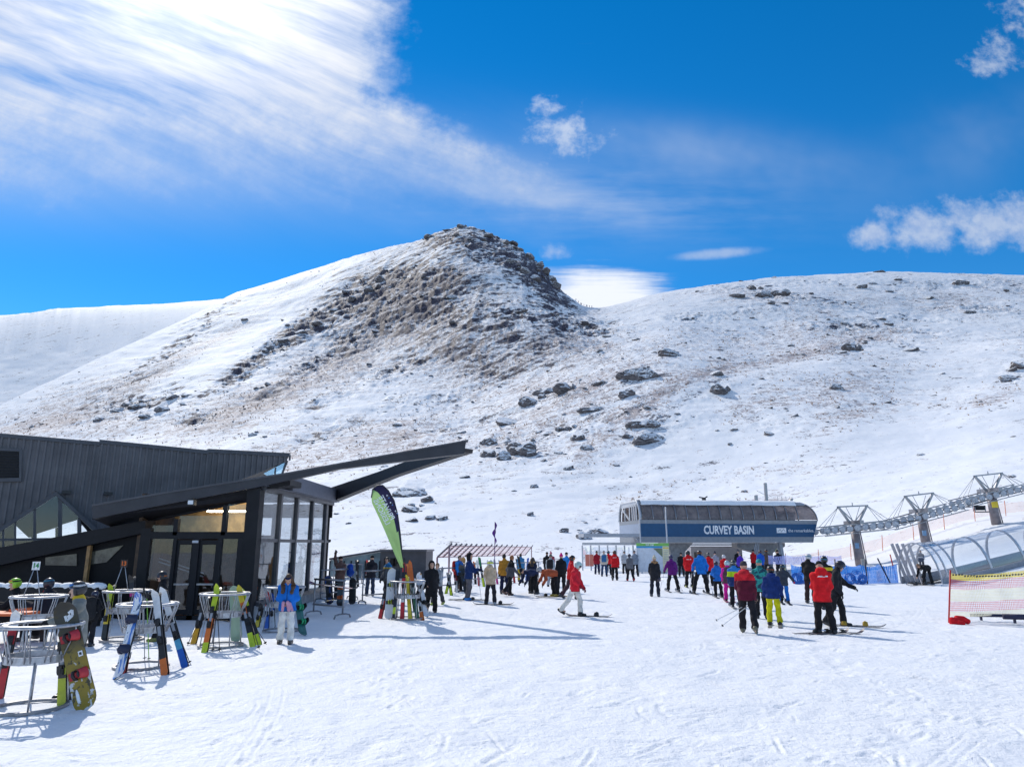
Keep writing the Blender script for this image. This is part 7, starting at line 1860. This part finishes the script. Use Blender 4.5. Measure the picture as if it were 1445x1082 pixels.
# more stones: 150 things, the rest as scree
rn = np.random.RandomState(4)
n_try = 60000
Ys = np.exp(rn.uniform(math.log(75), math.log(690), n_try)); Us = rn.uniform(-.8, .85, n_try); Xs = Us*Ys
zz_, rk_, gr_, pxx, pyy = terrain(Xs, Ys, True)
Y4s = base_height(Us, Ys)[2]
clump = fbm(Xs/9, Ys/9, 3, 123)
prob = (rk_**1.5*.9+gr_*.16+.02)*sstep(clump, -.25, .35)*(Ys < Y4s-2)*sstep(Ys, 75, 130)
keep = rn.rand(n_try) < prob*.5
Xs, Ys, zz_, rk_ = Xs[keep], Ys[keep], zz_[keep], rk_[keep]
size = np.exp(rn.normal(-.75, .55, len(Xs)))*(1+.8*rk_)*(.55+Ys/500)
order = np.argsort(-size/Ys)
for i in order[:150]:
    o = bpy.data.objects.new('rock', _rm[rsb.randrange(8)]); COL.objects.link(o); s_ = float(size[i])
    o.location = (Xs[i], Ys[i], zz_[i]-.05*s_); o.scale = (s_, s_*rsb.uniform(.6, 1), s_*rsb.uniform(.6, 1.0)); o.rotation_euler = (rsb.uniform(-.3, .3), rsb.uniform(-.3, .3), rsb.uniform(0, 6)); tag(o, 'snow dusted grey stone strewn over the mountainside', 'rock', 'stones strewn over the mountainside')
lo = [rock_mesh(40+k, 2, .62) for k in range(6)]
def merge(idx, name):
    VV, FF, off = [], [], 0
    for i in idx:
        V, Fs = lo[i % 6]; a = rn.uniform(0, 6.28); c, s_ = math.cos(a), math.sin(a); S = size[i]*np.array([1, rn.uniform(.6, 1), rn.uniform(.6, 1.1)]); W = V*S; W = np.stack([W[:, 0]*c-W[:, 1]*s_, W[:, 0]*s_+W[:, 1]*c, W[:, 2]], -1)+np.array([Xs[i], Ys[i], zz_[i]-.05*size[i]])
        VV.append(W); FF.append(np.array(Fs)+off); off += len(V)
    o = mesh_np(name, np.concatenate(VV), np.concatenate(FF), BM_, None, False); o['kind'] = 'stuff'; return o
scree = merge(order[150:7000], 'scree'); tag(scree, 'scattered snow dusted scree on the mountainside', 'scree')
# tussock: small tufts of dry blades
n_try = 90000
Yt = np.exp(rn.uniform(math.log(78), math.log(430), n_try)); Ut = rn.uniform(-.8, .85, n_try); Xt = Ut*Yt
zt2, rkt, grt, _, _ = terrain(Xt, Yt, True)
cl_ = fbm(Xt/7, Yt/7, 3, 77)
kp = rn.rand(n_try) < (np.clip(grt-.12, 0, 1)*.55)*sstep(cl_, -.2, .3)
Xt, Yt, zt2 = Xt[kp][:9000], Yt[kp][:9000], zt2[kp][:9000]
nb = 7; n_ = len(Xt)
a = rn.uniform(0, 6.28, (n_, nb)); ln = rn.uniform(.28, .62, (n_, nb))*(.7+Yt/330)[:, None]; sp_ = rn.uniform(.25, .9, (n_, nb))*ln; wd = (.045+Yt/5200)[:, None]*np.ones((n_, nb))
bx = np.stack([Xt[:, None]+wd*np.sin(a), Yt[:, None]-wd*np.cos(a), zt2[:, None]-.05+0*a], -1); by = np.stack([Xt[:, None]-wd*np.sin(a), Yt[:, None]+wd*np.cos(a), zt2[:, None]-.05+0*a], -1)
tp = np.stack([Xt[:, None]+sp_*np.cos(a), Yt[:, None]+sp_*np.sin(a), zt2[:, None]+ln*.75], -1)
V = np.stack([bx, by, tp], 2).reshape(-1, 3); Fs = np.arange(len(V)).reshape(-1, 3)
tus = mesh_np('tussock_grass', V, Fs, M((.36, .21, .11), rough=.9, var=.35, vs=.4, name='dry_tussock'), None, False); tus['kind'] = 'stuff'; tag(tus, 'dry tan tussock grass tufts poking through the snow', 'grass')
